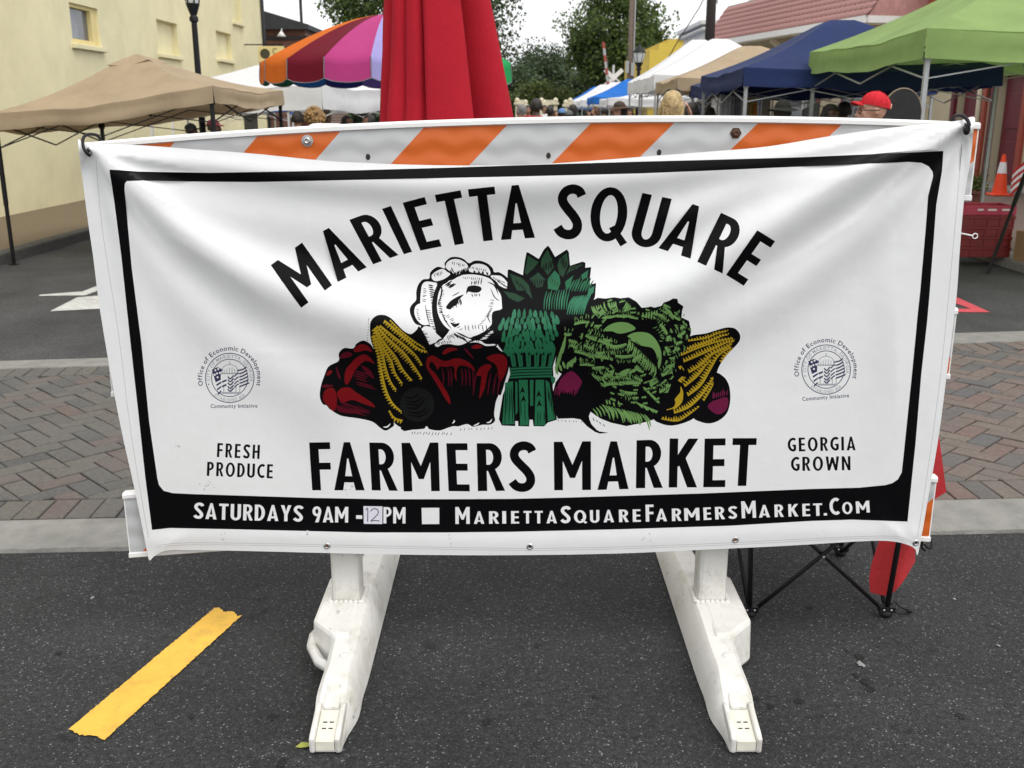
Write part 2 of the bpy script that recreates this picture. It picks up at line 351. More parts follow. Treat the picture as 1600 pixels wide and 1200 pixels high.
def rough_strip(name, a, b, n=160, amp=.006):
    bt = MB(); A = [a[0].lerp(a[1], i / n) for i in range(n + 1)]; B = [b[0].lerp(b[1], i / n) for i in range(n + 1)]
    P = [[Vector((p.x, p.y + random.uniform(-amp, amp), -.02)) for p in A], [Vector((p.x, p.y + .012 + random.uniform(-amp, amp), .012)) for p in A],
         [Vector((p.x, p.y - .012, .012)) for p in B], [Vector((p.x, p.y, -.02)) for p in B]]
    bt.grid(P); return struct(bt.build(name, M['concrete']))
rough_strip('concrete_band', E, F_); rough_strip('concrete_band', H_, I_)
# herringbone clay pavers: those in view are objects, the rest one joined part
def clip(poly, n, d):
    out = []
    for i in range(len(poly)):
        a, b = poly[i], poly[(i + 1) % len(poly)]; da, db = a.dot(n) - d, b.dot(n) - d
        if da >= 0: out.append(a)
        if (da >= 0) != (db >= 0): out.append(a.lerp(b, da / (da - db)))
    return out
def half(a, b, inward):
    n = Vector((-(b.y - a.y), b.x - a.x)).normalized()
    if n.dot(inward) < 0: n = -n
    return n, n.dot(Vector((a.x, a.y)))
nF, dF = half(F_[0], F_[1], Vector((0, 1))); nH, dH = half(H_[0], H_[1], Vector((0, -1)))
SOL = .205
def area(p): return abs(sum(p[i].x * p[(i + 1) % len(p)].y - p[(i + 1) % len(p)].x * p[i].y for i in range(len(p)))) / 2
bricks = []
Wb, g = .102, .0035
ca = math.sqrt(.5)
for j in range(-140, 140):
    for k in range(-70, 70):
        for hv in (0, 1):
            if hv == 0: x0, y0, w, h = (j + 4 * k) * Wb, j * Wb, 2 * Wb, Wb
            else: x0, y0, w, h = (j + 2 + 4 * k) * Wb, (j - 1) * Wb, Wb, 2 * Wb
            cx, cy = x0 + w / 2, y0 + h / 2
            wx, wy = (cx - cy) * ca, (cx + cy) * ca + 5.0
            if not (-4.6 < wx < 4.6 and 3.6 < wy < 7.2): continue
            q = [Vector(((a - b) * ca, (a + b) * ca + 5.0)) for a, b in ((x0 + g, y0 + g), (x0 + w - g, y0 + g), (x0 + w - g, y0 + h - g), (x0 + g, y0 + h - g))]
            full = q
            q = clip(q, nF, dF + SOL + g)
            if q: q = clip(q, nH, dH + SOL + g)
            if len(q) > 2 and area(q) > .0035: bricks.append((q, Vector((wx, wy))))
for (a, b), n, d in ((F_, nF, dF), (H_, nH, dH)):
    L = (b - a).length; t = (b - a).normalized(); t2 = Vector((t.x, t.y)); a2 = Vector((a.x, a.y))
    for i in range(int(L / Wb)):
        s0, s1 = i * Wb + g, (i + 1) * Wb - g
        q = [a2 + t2 * s0 + n * .004, a2 + t2 * s1 + n * .004, a2 + t2 * s1 + n * (SOL - g), a2 + t2 * s0 + n * (SOL - g)]
        c = sum(q, Vector((0, 0))) / 4
        if -4.6 < c.x < 4.6: bricks.append((q, c))
def add_brick(b, q, c, dz):
    n = len(q); z1 = .011 + dz; tx, ty = random.gauss(0, .006), random.gauss(0, .006)
    f = lambda p, z: (p.x - c.x, p.y - c.y, z + (p.x - c.x) * tx + (p.y - c.y) * ty)
    ins = [c2 + (p - c2) * (1 - .006 / max((p - c2).length, .02)) for c2 in [sum(q, Vector((0, 0))) / n] for p in q]
    vs = [f(p, -.01) for p in q] + [f(p, z1 - .004) for p in q] + [f(p, z1) for p in ins]
    fs = [tuple(range(2 * n, 3 * n))]
    for r in (0, 1): fs += [(r * n + i, r * n + (i + 1) % n, (r + 1) * n + (i + 1) % n, (r + 1) * n + i) for i in range(n)]
    b.add(vs, fs)
rest = MB(); rest2 = MB(); vis = []
for q, c in bricks:
    dc = c.y * cP + CAMZ * sP; px = 800 + c.x / dc * FPX
    ok = (-20 < px < 215) or (1440 < px < 1620)
    vis.append((0 if ok else 1, c.y, q, c))
vis.sort(key=lambda e: e[:2])
nb = 0
for bad, _, q, c in vis:
    mred = M['brick_red'] if c.x > .3 else M['brick']
    if not bad and nb < 300:
        b = MB(); add_brick(b, q, c, random.gauss(0, .0015)); o = b.build('brick', mred, bed, loc=(c.x, c.y, 0)); nb += 1
    else:
        b = rest if c.x > .3 else rest2; k = len(b.v); add_brick(b, q, c, random.gauss(0, .0015)); b.v[k:] = [(x + c.x, y + c.y, z) for x, y, z in b.v[k:]]
for r_, m_ in ((rest, M['brick_red']), (rest2, M['brick'])): o = r_.build('brick_paving', m_, bed); o['kind'] = 'stuff'
# painted markings
def jag(a, b, n, amp):
    return [a.lerp(b, i / n) + Vector((random.uniform(-amp, amp), random.uniform(-amp, amp), 0)) for i in range(n)]
a, b_, c_, d_ = G(105, 1143), G(165, 1157), G(378, 963), G(336, 951)
pts = jag(a, b_, 26, .006) + jag(b_, c_, 60, .0022) + jag(c_, d_, 26, .007) + jag(d_, a, 60, .0022)
dash = MB(); PP = []; n_ = 90
e0 = [.0045 * math.sin(j * .33 + 1) + random.gauss(0, .0013) for j in range(31)]; e1 = [.006 * math.sin(j * .41) + random.gauss(0, .0018) for j in range(31)]
for i in range(n_ + 1):
    f = i / n_; l_, r_ = a.lerp(d_, f), b_.lerp(c_, f); ax = (d_ - a).normalized(); ac = (b_ - a).normalized()
    row = []
    for j in range(31):
        p = l_.lerp(r_, j / 30)
        p = p + ax * (e0[j] * (1 - f) ** 40 + e1[j] * f ** 40)
        if j in (0, 30): p = p + ac * random.gauss(0, .0009)
        row.append(Vector((p.x, p.y, .004)))
    PP.append(row)
dash.grid(PP); struct(dash.build('yellow_lane_dash', M['yellowline']))
def splat(name, px, py, r, m, z_=.0025):
    c0 = G(px, py); n_ = 14; k_ = [random.uniform(.55, 1.25) for _ in range(n_)]; an = random.uniform(0, 6.28)
    sheet(name, [(c0.x + r * k_[i] * math.cos(6.283 * i / n_) * 1.0, c0.y + r * k_[i] * math.sin(6.283 * i / n_) * 1.35) for i in range(n_)], z_, m)
_oil = asphalt('asphalt_oily', .012, .03); _gum = mat('pale_gum', (.22, .22, .21), .9, .2, 30)
for px, py, r in ((1181, 1092, .012), (1202, 1104, .011), (1249, 1096, .012), (1342, 1027, .014), (1337, 1056, .009), (1352, 1066, .014), (1359, 1077, .013), (1322, 1017, .008), (91, 1022, .010), (426, 1122, .013), (442, 1193, .014), (1265, 950, .012), (840, 1010, .010), (760, 1130, .012), (1500, 1120, .013), (300, 1120, .009), (930, 1090, .009)): splat('oil_spot', px, py, r, _oil)
for px, py, r in ((1345, 1039, .013), (1491, 937, .006), (610, 903, .005), (1010, 890, .004), (145, 935, .008), (1560, 1010, .005)): splat('gum_spot', px, py, r, _gum, .0035)
def marking(name, px, m): return sheet(name, [G(*p) for p in px], .004, m)
marking('white_arrow_marking', [(78, 487), (121, 465), (154, 462.5), (260, 458), (260, 478), (154, 483)], M['roadwhite'])
marking('white_arrow_marking', [(60, 463), (63, 461), (129, 456), (152, 447), (240, 428), (240, 436), (152, 455), (133, 462)], M['roadwhite'])
marking('red_arrow_marking', [(1440, 444), (1495, 465), (1547, 488.5), (1400, 488), (1400, 482.5), (1517, 483), (1492, 474), (1440, 455)], M['roadred'])
lf = MB()
P0 = G(475, 1166, .004)
lf.add([P0 + Vector(p) for p in ((-.022, -.003, 0), (-.008, .009, .006), (.012, .010, .004), (.026, .002, .008), (.010, -.007, .003), (-.008, -.009, .002))], [(0, 1, 5), (1, 2, 4, 5), (2, 3, 4)])
tag(lf.build('fallen_leaf', mat('leaf_yellow_green', (.28, .30, .05), .6)), 'small yellow-green fallen leaf on the asphalt beside the left barricade foot', 'leaf')
# ------------------------------------------------------------ kerbs and side pavements
b = MB(); b.box((KL - .09, 60, .04), (.18, 104, .16)); struct(b.build('kerb', M['kerb_dark'], bevel=.02))
b = MB(); b.box((KL - .18 - 1.2, 60, .035), (2.4, 104, .15)); struct(b.build('sidewalk', M['aggregate']))
b = MB(); b.box((KR + .16, 60, .03), (.32, 104, .14)); struct(b.build('kerb', M['concrete'], bevel=.02))
b = MB(); b.box((KR + .32 + 3.0, 60, .027), (6.0, 104, .14)); pav = struct(b.build('sidewalk', M['paver_side']))
# ------------------------------------------------------------ barricade
XC, HW, YB = .050, 1.197, 2.735
bar = thing('barricade', 'white plastic road barricade with orange diagonal stripes carrying the market banner', 'barricade', (XC, YB, 0))
def droop(x): s = x / HW; return -.005 - .040 * s * s + .026 * s
def board(ztop, h, phase, name):
    t = .030
    b = MB(); n = 40; pr = []
    # profile of the rim (y, z) going round the board; front is -y
    prof = [(-.017, -h + .004), (-.017, -h + .016), (-.010, -h + .018), (-.010, -.018), (-.017, -.016), (-.017, -.006), (-.011, 0), (.011, 0), (.017, -.006), (.017, -h + .006), (.011, -h), (-.011, -h)]
    xs = [-HW + .004] + [-HW + .012 + (2 * HW - .024) * i / n for i in range(n + 1)] + [HW - .004]
    P = []
    for x in xs: P.append([Vector((x, y, ztop + z + droop(x))) for y, z in prof] )
    P = [r + [r[0]] for r in P]
    b.grid(P)
    b.add(P[0][:-1], [tuple(range(len(prof)))]); b.add(P[-1][:-1], [tuple(range(len(prof)))[::-1]])
    o = b.build(name, M['plastic2'], bar, auto=40)
    # reflective stripes, one sheet each
    z0, z1 = -.0185, -h + .0185
    per = .444
    k0 = int(math.floor((-HW - phase) / (per / 2))) - 1
    for k in range(k0, k0 + 16):
        s0, s1 = phase + k * per / 2 - XC, phase + (k + 1) * per / 2 - XC
        m = M['orange'] if k % 2 == 0 else M['white_sheet']
        lim = HW - .008
        q = [Vector((s0 + z0, z0)), Vector((s1 + z0, z0)), Vector((s1 + z1, z1)), Vector((s0 + z1, z1))]
        q = clip(q, Vector((1, 0)), -lim); q = clip(q, Vector((-1, 0)), -lim) if q else q
        if len(q) < 3 or area(q) < 1e-4: continue
        xa, xb = min(p.x for p in q), max(p.x for p in q)
        s = MB()
        # slice into columns so the strip follows the droop
        m_ = 8
        for i in range(m_):
            c0, c1 = xa + (xb - xa) * i / m_, xa + (xb - xa) * (i + 1) / m_
            r = clip(clip(q, Vector((1, 0)), c0), Vector((-1, 0)), -c1)
            if len(r) > 2: s.add([(p.x, -.0112, ztop + p.y + droop(p.x)) for p in r], [tuple(range(len(r)))])
        s.build('orange_stripe' if k % 2 == 0 else 'white_stripe', m, o)
    return o
board(1.572, .208, -.216, 'top_board'); board(1.072, .208, .048, 'middle_board'); board(.572, .208, -.025, 'bottom_board')
for px, wx in ((-.560, 0), (.565, 0)):
    b = MB(); b.box((px, .075, .83), (.088, .088, 1.44)); b.build('post', M['plastic'], bar, bevel=.014)
def bolt(x, z, m, hexa):
    b = MB(); mm = Matrix.Rotation(R(90), 4, 'X')
    pr = [(.0, .012), (.011, .012), (.0125, .004), (.021, .003), (.021, 0)]
    n = 6 if hexa else 20
    vs = MB(); vs.lathe([(.0155, 0), (.0155, .002), (.0095, .0025), (.0095, .007), (.006, .009), (.003, .007)][::1], n)
    b.add([Vector((x, -.0115, z)) + mm @ Vector(p) for p in vs.v], vs.f); b.build('bolt', m, bar)
bolt((482 - 800) / FPX * 2.66 - XC, V(482, 220, 2.72).z, M['steel'], False); bolt((1147 - 800) / FPX * 2.66 - XC, V(1147, 208, 2.72).z, M['rust'], True)
for px, py in ((575, 245), (857, 243), (1030, 238)):
    p = V(px, py, 2.722); b = MB(); b.ell((p.x - XC, -.0125, p.z), (.006, .002, .008)); b.build('nail_hole', M['slot'], bar)
# feet: long low blow-moulded beams with a socket block on the outer side
def foot(x, side):
    f = thing('foot', None, None); f.parent = bar; f.location = (x - XC, 0, 0)
    b = MB(); w = .040
    prof = [(-.535, .004), (-.545, .018), (-.535, .036), (-.45, .062), (-.40, .088), (-.33, .106), (-.25, .112), (-.18, .118), (-.08, .128), (.16, .128), (.26, .118), (.40, .108), (.55, .085), (.66, .034), (.66, .004)]
    # width narrows a little toward the toe, with a bulge at a third of the length
    def wd(y): return w * (1.02 if y < -.47 else 1.10 if y < -.33 else 1.0 if y < -.22 else 1.12)
    ys = [p[0] for p in prof]
    def top(y):
        pts = prof[1:-1]
        for (a, za), (c, zc) in zip(pts, pts[1:]):
            if a <= y <= c or c <= y <= a:
                return za + (zc - za) * ((y - a) / (c - a) if c != a else 0)
        return .03
    n = 70; P = []
    for i in range(n + 1):
        y = -.54 + 1.195 * i / n; h = top(max(y, -.535)); q = w * (.98 + .16 * math.exp(-((y + .40) / .07) ** 2) + .10 / (1 + math.exp(-(y + .26) / .02)))
        r = .012
        row = [(-q, .004), (-q * 1.04, h * .35), (-q, h - r), (-q + r, h), (q - r, h), (q, h - r), (q * 1.04, h * .35), (q, .004)]
        fl = .020 * (1 / (1 + math.exp(-(y + .44) / .03))); ql, qr = (q + (fl if side > 0 else 0), q + (fl if side < 0 else 0)); row[0] = (-ql, .004); row[1] = (-(q + (ql - q) * .75) * 1.02, h * .35); row[7] = (qr, .004); row[6] = ((q + (qr - q) * .75) * 1.02, h * .35)
        P.append([Vector((a, y, z)) for a, z in row] + [Vector((row[0][0], y, .004))])
    b.grid(P); b.add(P[0][:-1], [tuple(range(8))]); b.add(P[-1][:-1], [tuple(range(8))[::-1]])
    o = b.build('beam', M['plastic'], f, auto=40)
    # cut the toe recess and the round dimple
    def cutter(mb):
        c = mb.build('cut', M['recess'], f); c.hide_render = True
        return c
    rc = MB(); rc.box((0, -.50, .05), (.056, .125, .058), Matrix.Rotation(R(16), 3, 'X'))
    # recess floor and cheeks built directly instead of a boolean
    zt = lambda y: top(max(y, -.535))
    ft = MB()
    for sx in (-1, 1):
        ft.prism([(-.548, .004), (-.552, zt(-.52) + .008), (-.53, zt(-.52) + .016), (-.44, zt(-.44) + .012), (-.42, zt(-.42) - .004), (-.42, .006)], sx * w * 1.0, sx * (w - .015), lambda a, c, t: Vector((t, a, c)))
    ft.prism([(-.447, .02), (-.447, zt(-.447) + .011), (-.43, zt(-.43) + .009), (-.40, zt(-.40) + .003), (-.40, .02)], -.022, .022, lambda a, c, t: Vector((t, a, c)))
    ft.build('toe_cheek', M['plastic'], f, bevel=.006)
    fl = MB(); fl.prism([(-.546, .012), (-.546, zt(-.54) + .002), (-.45, zt(-.45) + .0035), (-.45, .012)], -.024, .024, lambda a, c, t: Vector((t, a, c)))
    fo = fl.build('toe_recess', M['recess'], f)
    sl_ = MB()
    for yy in (-.506, -.487):
        for xx in (-.008, .009): sl_.box((xx, yy, zt(yy) + .0035), (.011, .0035, .003), Matrix.Rotation(R(17), 3, 'X'))
    sl_.build('drain_slot', M['slot'], f)
    if side < 0:
        y0 = -.385; rg = MB(); mt = Matrix.Rotation(R(14), 3, 'X')
        for r0, r1, z0, z1 in ((.020, .026, 0, .006),):
            n = 28; vs = []
            for rr, zz in ((.013, -.002), (.0155, .004), (.0185, .004), (.021, -.003)):
                for j in range(n): vs.append(mt @ Vector((rr * math.cos(2 * math.pi * j / n), rr * math.sin(2 * math.pi * j / n), zz)) + Vector((0, y0, zt(y0) + .002)))
            rg.add(vs, [(i * n + j, i * n + (j + 1) % n, (i + 1) * n + (j + 1) % n, (i + 1) * n + j) for i in range(3) for j in range(n)])
        rg.build('dimple_ring', M['plastic'], f, smooth=True)
        dk = MB(); n = 24; dk.add([mt @ Vector((.013 * math.cos(2 * math.pi * j / n), .013 * math.sin(2 * math.pi * j / n), .001)) + Vector((0, y0, zt(y0) + .002)) for j in range(n)], [tuple(range(n))])
        dk.build('dimple', M['recess'], f)
    y0 = -.255; kn = MB(); kn.ell((0.005, y0, zt(y0)), (.013, .013, .006)); kn.build('knob', M['plastic'], f, smooth=True)
    # socket block
    s = side; bl = MB()
    poly = [(-.19, -.010), (-.105, .064), (.20, .064), (.24, .0), (.24, -.06), (-.19, -.06)]
    bl.prism([(y, x_) for y, x_ in poly], .004, .130, lambda a, c, t: Vector((s * (c + .050), a - (0 if t < .05 else -.02 if a < 0 else 0), t)))
    bl.build('socket_block', M['plastic'], f, bevel=.012)
    # scalloped collar where the post enters
    sc_ = MB()
    pc = (s * .066 + (0), .075)
    px_ = (-.560 - (x - XC)) if side < 0 else (.565 - (x - XC))
    for i in range(7):
        t = -.045 + .09 * i / 6
        for (dx, dy) in ((t, -.05), (t, .05), (-.05, t), (.05, t)):
            sc_.ell((px_ + dx, .075 + dy, .130), (.0085, .0085, .007), 8, 5)
    sc_.build('socket_collar', M['plastic'], f, smooth=True)
    if side < 0:
        h = MB(); yh = -.02
        h.tube([(-.045, yh + .02, .075), (-.098, yh + .0, .072), (-.118, yh - .05, .066), (-.116, yh - .10, .060), (-.078, yh - .175, .055), (-.034, yh - .215, .055)], [.016, .016, .0145, .0145, .016, .016], 6)
        h.build('carry_handle', M['plastic'], f, auto=60)
    return f
foot(-.476, -1); foot(.596, 1)
zt_ = MB(); zt_.tube(cr([(1.17, -.02, 1.262), (1.19, -.025, 1.258), (1.205, -.02, 1.255)], 5), .0022, 6)
zt_.tube([Vector((1.2125 + .007 * math.cos(a * .524), -.02, 1.254 + .007 * math.sin(a * .524))) for a in range(13)], .0016, 6)
zt_.build('tie_ring', M['whitemetal'], bar, smooth=True)
# ------------------------------------------------------------ banner: one conforming printed sheet
INK = ['white', 'black', 'seam', 'red', 'darkred', 'yellow', 'green', 'green2', 'dkgreen', 'cab', 'magenta', 'egg', 'sealblue', 'sealgrey', 'note', 'smudge']
COL = dict(white=(.74, .745, .74), black=(.003, .003, .0036), seam=(.52, .52, .52), red=(.145, .004, .006), darkred=(.075, .003, .010), yellow=(.37, .25, .014), green=(.015, .118, .052), green2=(.030, .165, .085), dkgreen=(.012, .045, .02), cab=(.135, .265, .08), magenta=(.12, .008, .04), egg=(.0065, .007, .007), sealblue=(.035, .035, .085), sealgrey=(.33, .35, .37), note=(.66, .65, .72), smudge=(.45, .46, .44))
IDX = {k: i for i, k in enumerate(INK)}
def inside(px, py, poly):
    r = np.zeros(len(px), bool); n = len(poly)
    for i in range(n):
        x0, y0 = poly[i]; x1, y1 = poly[(i + 1) % n]
        if y0 == y1: continue
        c = ((y0 > py) != (y1 > py)) & (px < (x1 - x0) * (py - y0) / (y1 - y0) + x0)
        r ^= c
    return r
SH = []            # painter's list of (polygon, ink)
def add(poly, ink):
    p = [(float(a[0]), float(a[1])) for a in poly]
    q = [p[0]]
    for a in p[1:]:
        if abs(a[0] - q[-1][0]) + abs(a[1] - q[-1][1]) > .25: q.append(a)
    if len(q) > 1 and abs(q[0][0] - q[-1][0]) + abs(q[0][1] - q[-1][1]) <= .25: q.pop()
    if len(q) > 2: SH.append((q, ink))
def Z(ox, oy, s): return lambda *pts: [(ox + a / s, oy + b / s) for a, b in pts]
def rings(pts, n=4, closed=True): return [(p.x, p.y) for p in cr([Vector((a, b)) for a, b in pts], n, closed)]
def blob(pts, ink, n=4): add(rings(pts, n), ink)
def stroke(pts, w, ink, taper=True, n=3):
    P = cr([Vector(p) for p in pts], n) if len(pts) > 2 else [Vector(p) for p in pts]
    k = len(P); L, Rr = [], []
    for i, p in enumerate(P):
        t = (P[min(i + 1, k - 1)] - P[max(i - 1, 0)]).normalized(); nn = Vector((-t.y, t.x))
        q = w / 2 * ((.25 + .75 * math.sin(math.pi * min(max(i / (k - 1), .02), .98))) if taper else 1)
        L.append(p + nn * q); Rr.append(p - nn * q)
    add([tuple(p) for p in L + Rr[::-1]], ink)
def toothed(pts, base, tooth, step, ink, side=1, jit=.35):
    P = cr([Vector(p) for p in pts], 12); d = [0]
    for a, b in zip(P, P[1:]): d.append(d[-1] + (b - a).length)
    tot = d[-1]
    def at(s):
        s = min(max(s, 0), tot)
        for i in range(len(P) - 1):
            if d[i + 1] >= s:
                t = (s - d[i]) / max(d[i + 1] - d[i], 1e-6); p = P[i].lerp(P[i + 1], t); tt = (P[i + 1] - P[i]).normalized()
                return p, Vector((-tt.y, tt.x)) * side
        return P[-1], Vector((0, 1))
    up, lo = [], []; s = 0
    while s < tot:
        p, nn = at(s); e = .5 + .5 * math.sin(math.pi * min(1, s / tot * 1.0 + .12))
        lo.append(p - nn * base * .5 * e)
        up.append(p + nn * base * .5 * e)
        p2, n2 = at(s + step * .35); up.append(p2 + n2 * (base * .5 + tooth * e * random.uniform(1 - jit, 1 + jit)))
        p3, n3 = at(s + step * .62); up.append(p3 + n3 * (base * .5 + tooth * e * random.uniform(.5, .9)))
        s += step
    add([tuple(p) for p in up + lo[::-1]], ink)
# --- lettering: own condensed capitals, y up, height 1
def circ(cx, cy, rx, ry, a0, a1, n=10): return [(cx + rx * math.cos(R(a0 + (a1 - a0) * i / n)), cy + ry * math.sin(R(a0 + (a1 - a0) * i / n))) for i in range(n + 1)]
def thick(pts, t, n=5):
    P = cr([Vector(p) for p in pts], n); k = len(P); L, Q = [], []
    for i, p in enumerate(P):
        d = (P[min(i + 1, k - 1)] - P[max(i - 1, 0)]).normalized(); nn = Vector((-d.y, d.x)) * t / 2
        L.append(p + nn); Q.append(p - nn)
    return [tuple(p) for p in L + Q[::-1]]
def sc(w, pts): return [(x * w, y) for x, y in pts]
def glyph(ch):
    """-> width, [(poly, is_ink)]"""
    t, hb = .18, .145
    if ch == 'I': return .175, [([(0, 0), (.175, 0), (.175, 1), (0, 1)], 1)]
    if ch in 'EFL':
        w = .43; p = [(0, 0)]
        if ch in 'EL': p += [(w, 0), (w, hb), (t, hb)]
        else: p += [(t, 0)]
        if ch in 'EF': p += [(t, .43), (w * .94, .43), (w * .94, .43 + hb), (t, .43 + hb), (t, 1 - hb), (w * .97, 1 - hb), (w * .97, 1)]
        else: p += [(t, 1)]
        return w, [(p + [(0, 1)], 1)]
    if ch == 'T': w = .50; return w, [([(w / 2 - t / 2, 0), (w / 2 + t / 2, 0), (w / 2 + t / 2, 1 - hb), (w, 1 - hb), (w, 1), (0, 1), (0, 1 - hb), (w / 2 - t / 2, 1 - hb)], 1)]
    if ch == 'A':
        w = .60; q, pk, iy = .178, .062, .66
        ix = lambda y: q + (w / 2 - q) * (y / iy)
        return w, [([(0, 0), (q, 0), (ix(.165), .165), (w - ix(.165), .165), (w - q, 0), (w, 0), (w / 2 + pk, 1), (w / 2 - pk, 1)], 1), ([(ix(.295), .295), (w - ix(.295), .295), (w / 2 + .012, iy), (w / 2 - .012, iy)], 0)]
    if ch == 'M':
        w = .74; return w, [(sc(w, [(0, 0), (.24, 0), (.24, .60), (.43, .25), (.57, .25), (.76, .60), (.76, 0), (1, 0), (1, 1), (.77, 1), (.5, .52), (.23, 1), (0, 1)]), 1)]
    if ch in 'RPB':
        w = .50; o = [(0, 0), (t, 0)]
        if ch == 'R': o += [(t, .42), (.205, .42), (.345, 0), (w + .02, 0), (.345, .455)]
        else: o += [(t, .40), (.28, .40)]
        o += circ(.25, .715, .235, .285, -55 if ch == 'R' else -80, 90)[0:] + [(0, 1)]
        return w, [(o, 1), ([(t, .55), (.225, .55)] + circ(.225, .705, .09, .155, -80, 90, 8) + [(t, .86)], 0)]
    if ch == 'D':
        w = .54; return w, [([(0, 0), (.2, 0)] + circ(.2, .5, .34, .5, -85, 85, 16) + [(.2, 1), (0, 1)], 1), ([(t, .14), (.21, .14)] + circ(.21, .5, .15, .36, -80, 80, 12) + [(.21, .86), (t, .86)], 0)]
    if ch == 'S':
        w = .50
        return w, [(thick([(.455, .80), (.40, .885), (.28, .918), (.155, .87), (.095, .755), (.125, .645), (.225, .53), (.335, .415), (.405, .30), (.405, .185), (.335, .10), (.225, .078), (.12, .115), (.05, .20)], .175), 1)]
    if ch in 'OQ':
        w = .66; r = [(circ(w / 2, .5, w / 2, .515, 0, 354, 30), 1), (circ(w / 2, .5, w / 2 - .175, .365, 0, 354, 26), 0)]
        if ch == 'Q': r.append(([(.36, .24), (.46, .31), (.72, .02), (.61, -.07)], 1))
        return w, r
    if ch == 'U':
        w = .55; return w, [([(0, 1)] + [(0, .28)] + circ(w / 2, .27, w / 2, .285, 180, 360, 16) + [(w, 1), (w - t, 1)] + circ(w / 2, .28, w / 2 - t, .145, 0, -180, 10) + [(t, 1)], 1)]
    if ch == 'C': w = .52; return w, [(thick([(.49, .83), (.42, .90), (.33, .915), (.20, .84), (.105, .67), (.088, .5), (.105, .33), (.20, .16), (.33, .085), (.42, .10), (.49, .17)], .172), 1)]
    if ch == 'G': w = .56; return w, [(thick([(.50, .83), (.43, .90), (.34, .915), (.20, .84), (.105, .67), (.088, .5), (.105, .33), (.20, .16), (.33, .085), (.42, .10), (.47, .18), (.475, .40)], .172), 1), ([(.31, .37), (.56, .37), (.56, .50), (.31, .50)], 1)]
    if ch == 'K': w = .60; return w, [([(0, 0), (t, 0), (t, .42), (.215, .44), (.39, 0), (w, 0), (.345, .60), (.60, 1), (.39, 1), (t, .67), (t, 1), (0, 1)], 1)]
    if ch == 'N': w = .56; return w, [([(0, 0), (t * .9, 0), (t * .9, .62), (.40, 0), (w, 0), (w, 1), (w - t * .9, 1), (w - t * .9, .40), (.16, 1), (0, 1)], 1)]
    if ch == 'H': w = .54; return w, [([(0, 0), (t, 0), (t, .43), (w - t, .43), (w - t, 0), (w, 0), (w, 1), (w - t, 1), (w - t, .575), (t, .575), (t, 1), (0, 1)], 1)]
    if ch == 'W': w = .86; return w, [(sc(w, [(.15, 0), (.32, 0), (.5, .55), (.68, 0), (.85, 0), (1, 1), (.80, 1), (.74, .42), (.58, .95), (.42, .95), (.26, .42), (.20, 1), (0, 1)]), 1)]
    if ch == 'Y': w = .56; return w, [(sc(w, [(.34, 0), (.66, 0), (.66, .42), (1, 1), (.68, 1), (.5, .62), (.32, 1), (0, 1), (.34, .42)]), 1)]
    if ch == '9': w = .50; return w, [(circ(.25, .70, .25, .315, 0, 350, 24), 1), (circ(.25, .70, .085, .16, 0, 350, 16), 0), ([(.15, 0), (.35, 0), (.49, .60), (.49, .72), (.33, .5)], 1)]
    if ch == '-': return .34, [([(0, .28), (.34, .28), (.34, .45), (0, .45)], 1)]
    if ch == '.': return .19, [([(0, 0), (.19, 0), (.19, .19), (0, .19)], 1)]
    return .28, []
def put(ch, tl, tr_, br, bl, ink, bgk):
    """glyph into the four-cornered box"""
    w, polys = glyph(ch); TL, TR, BR, BL = map(Vector, (tl, tr_, br, bl))
    for poly, isink in polys:
        add([tuple(BL.lerp(BR, x / w).lerp(TL.lerp(TR, x / w), y)) for x, y in poly], ink if isink else bgk)
def put_side(ch, tl, tr_, bl, ink, bgk):
    put(ch, tl, tr_, (tr_[0] + bl[0] - tl[0], tr_[1] + bl[1] - tl[1]), bl, ink, bgk)
def line(txt, base, cap, ink, bgk, track=.12, xs=None, slant=0):
    """text along a baseline polyline, scaled to fill it"""
    P = [Vector(p) for p in base]
    def at(x):
        for a, b in zip(P, P[1:]):
            if x <= b.x or b is P[-1]:
                t = (x - a.x) / (b.x - a.x); return a.lerp(b, t)
    if xs is None:
        ws = [glyph(c)[0] for c in txt]; tot = sum(ws) + track * (len(txt) - 1); k = (P[-1].x - P[0].x) / tot
        xs = []; x = P[0].x
        for w in ws: xs.append((x, x + w * k)); x += (w + track) * k
    for i, (c, (x0, x1)) in enumerate(zip(txt, xs)):
        a, b = at(x0), at(x1); h = cap[i] if isinstance(cap, (list, tuple)) else cap
        d = (b - a).normalized(); u = Vector((d.y, -d.x)) * h + Vector((slant, 0))
        put(c, tuple(a + u), tuple(b + u), tuple(b), tuple(a), ink, bgk)
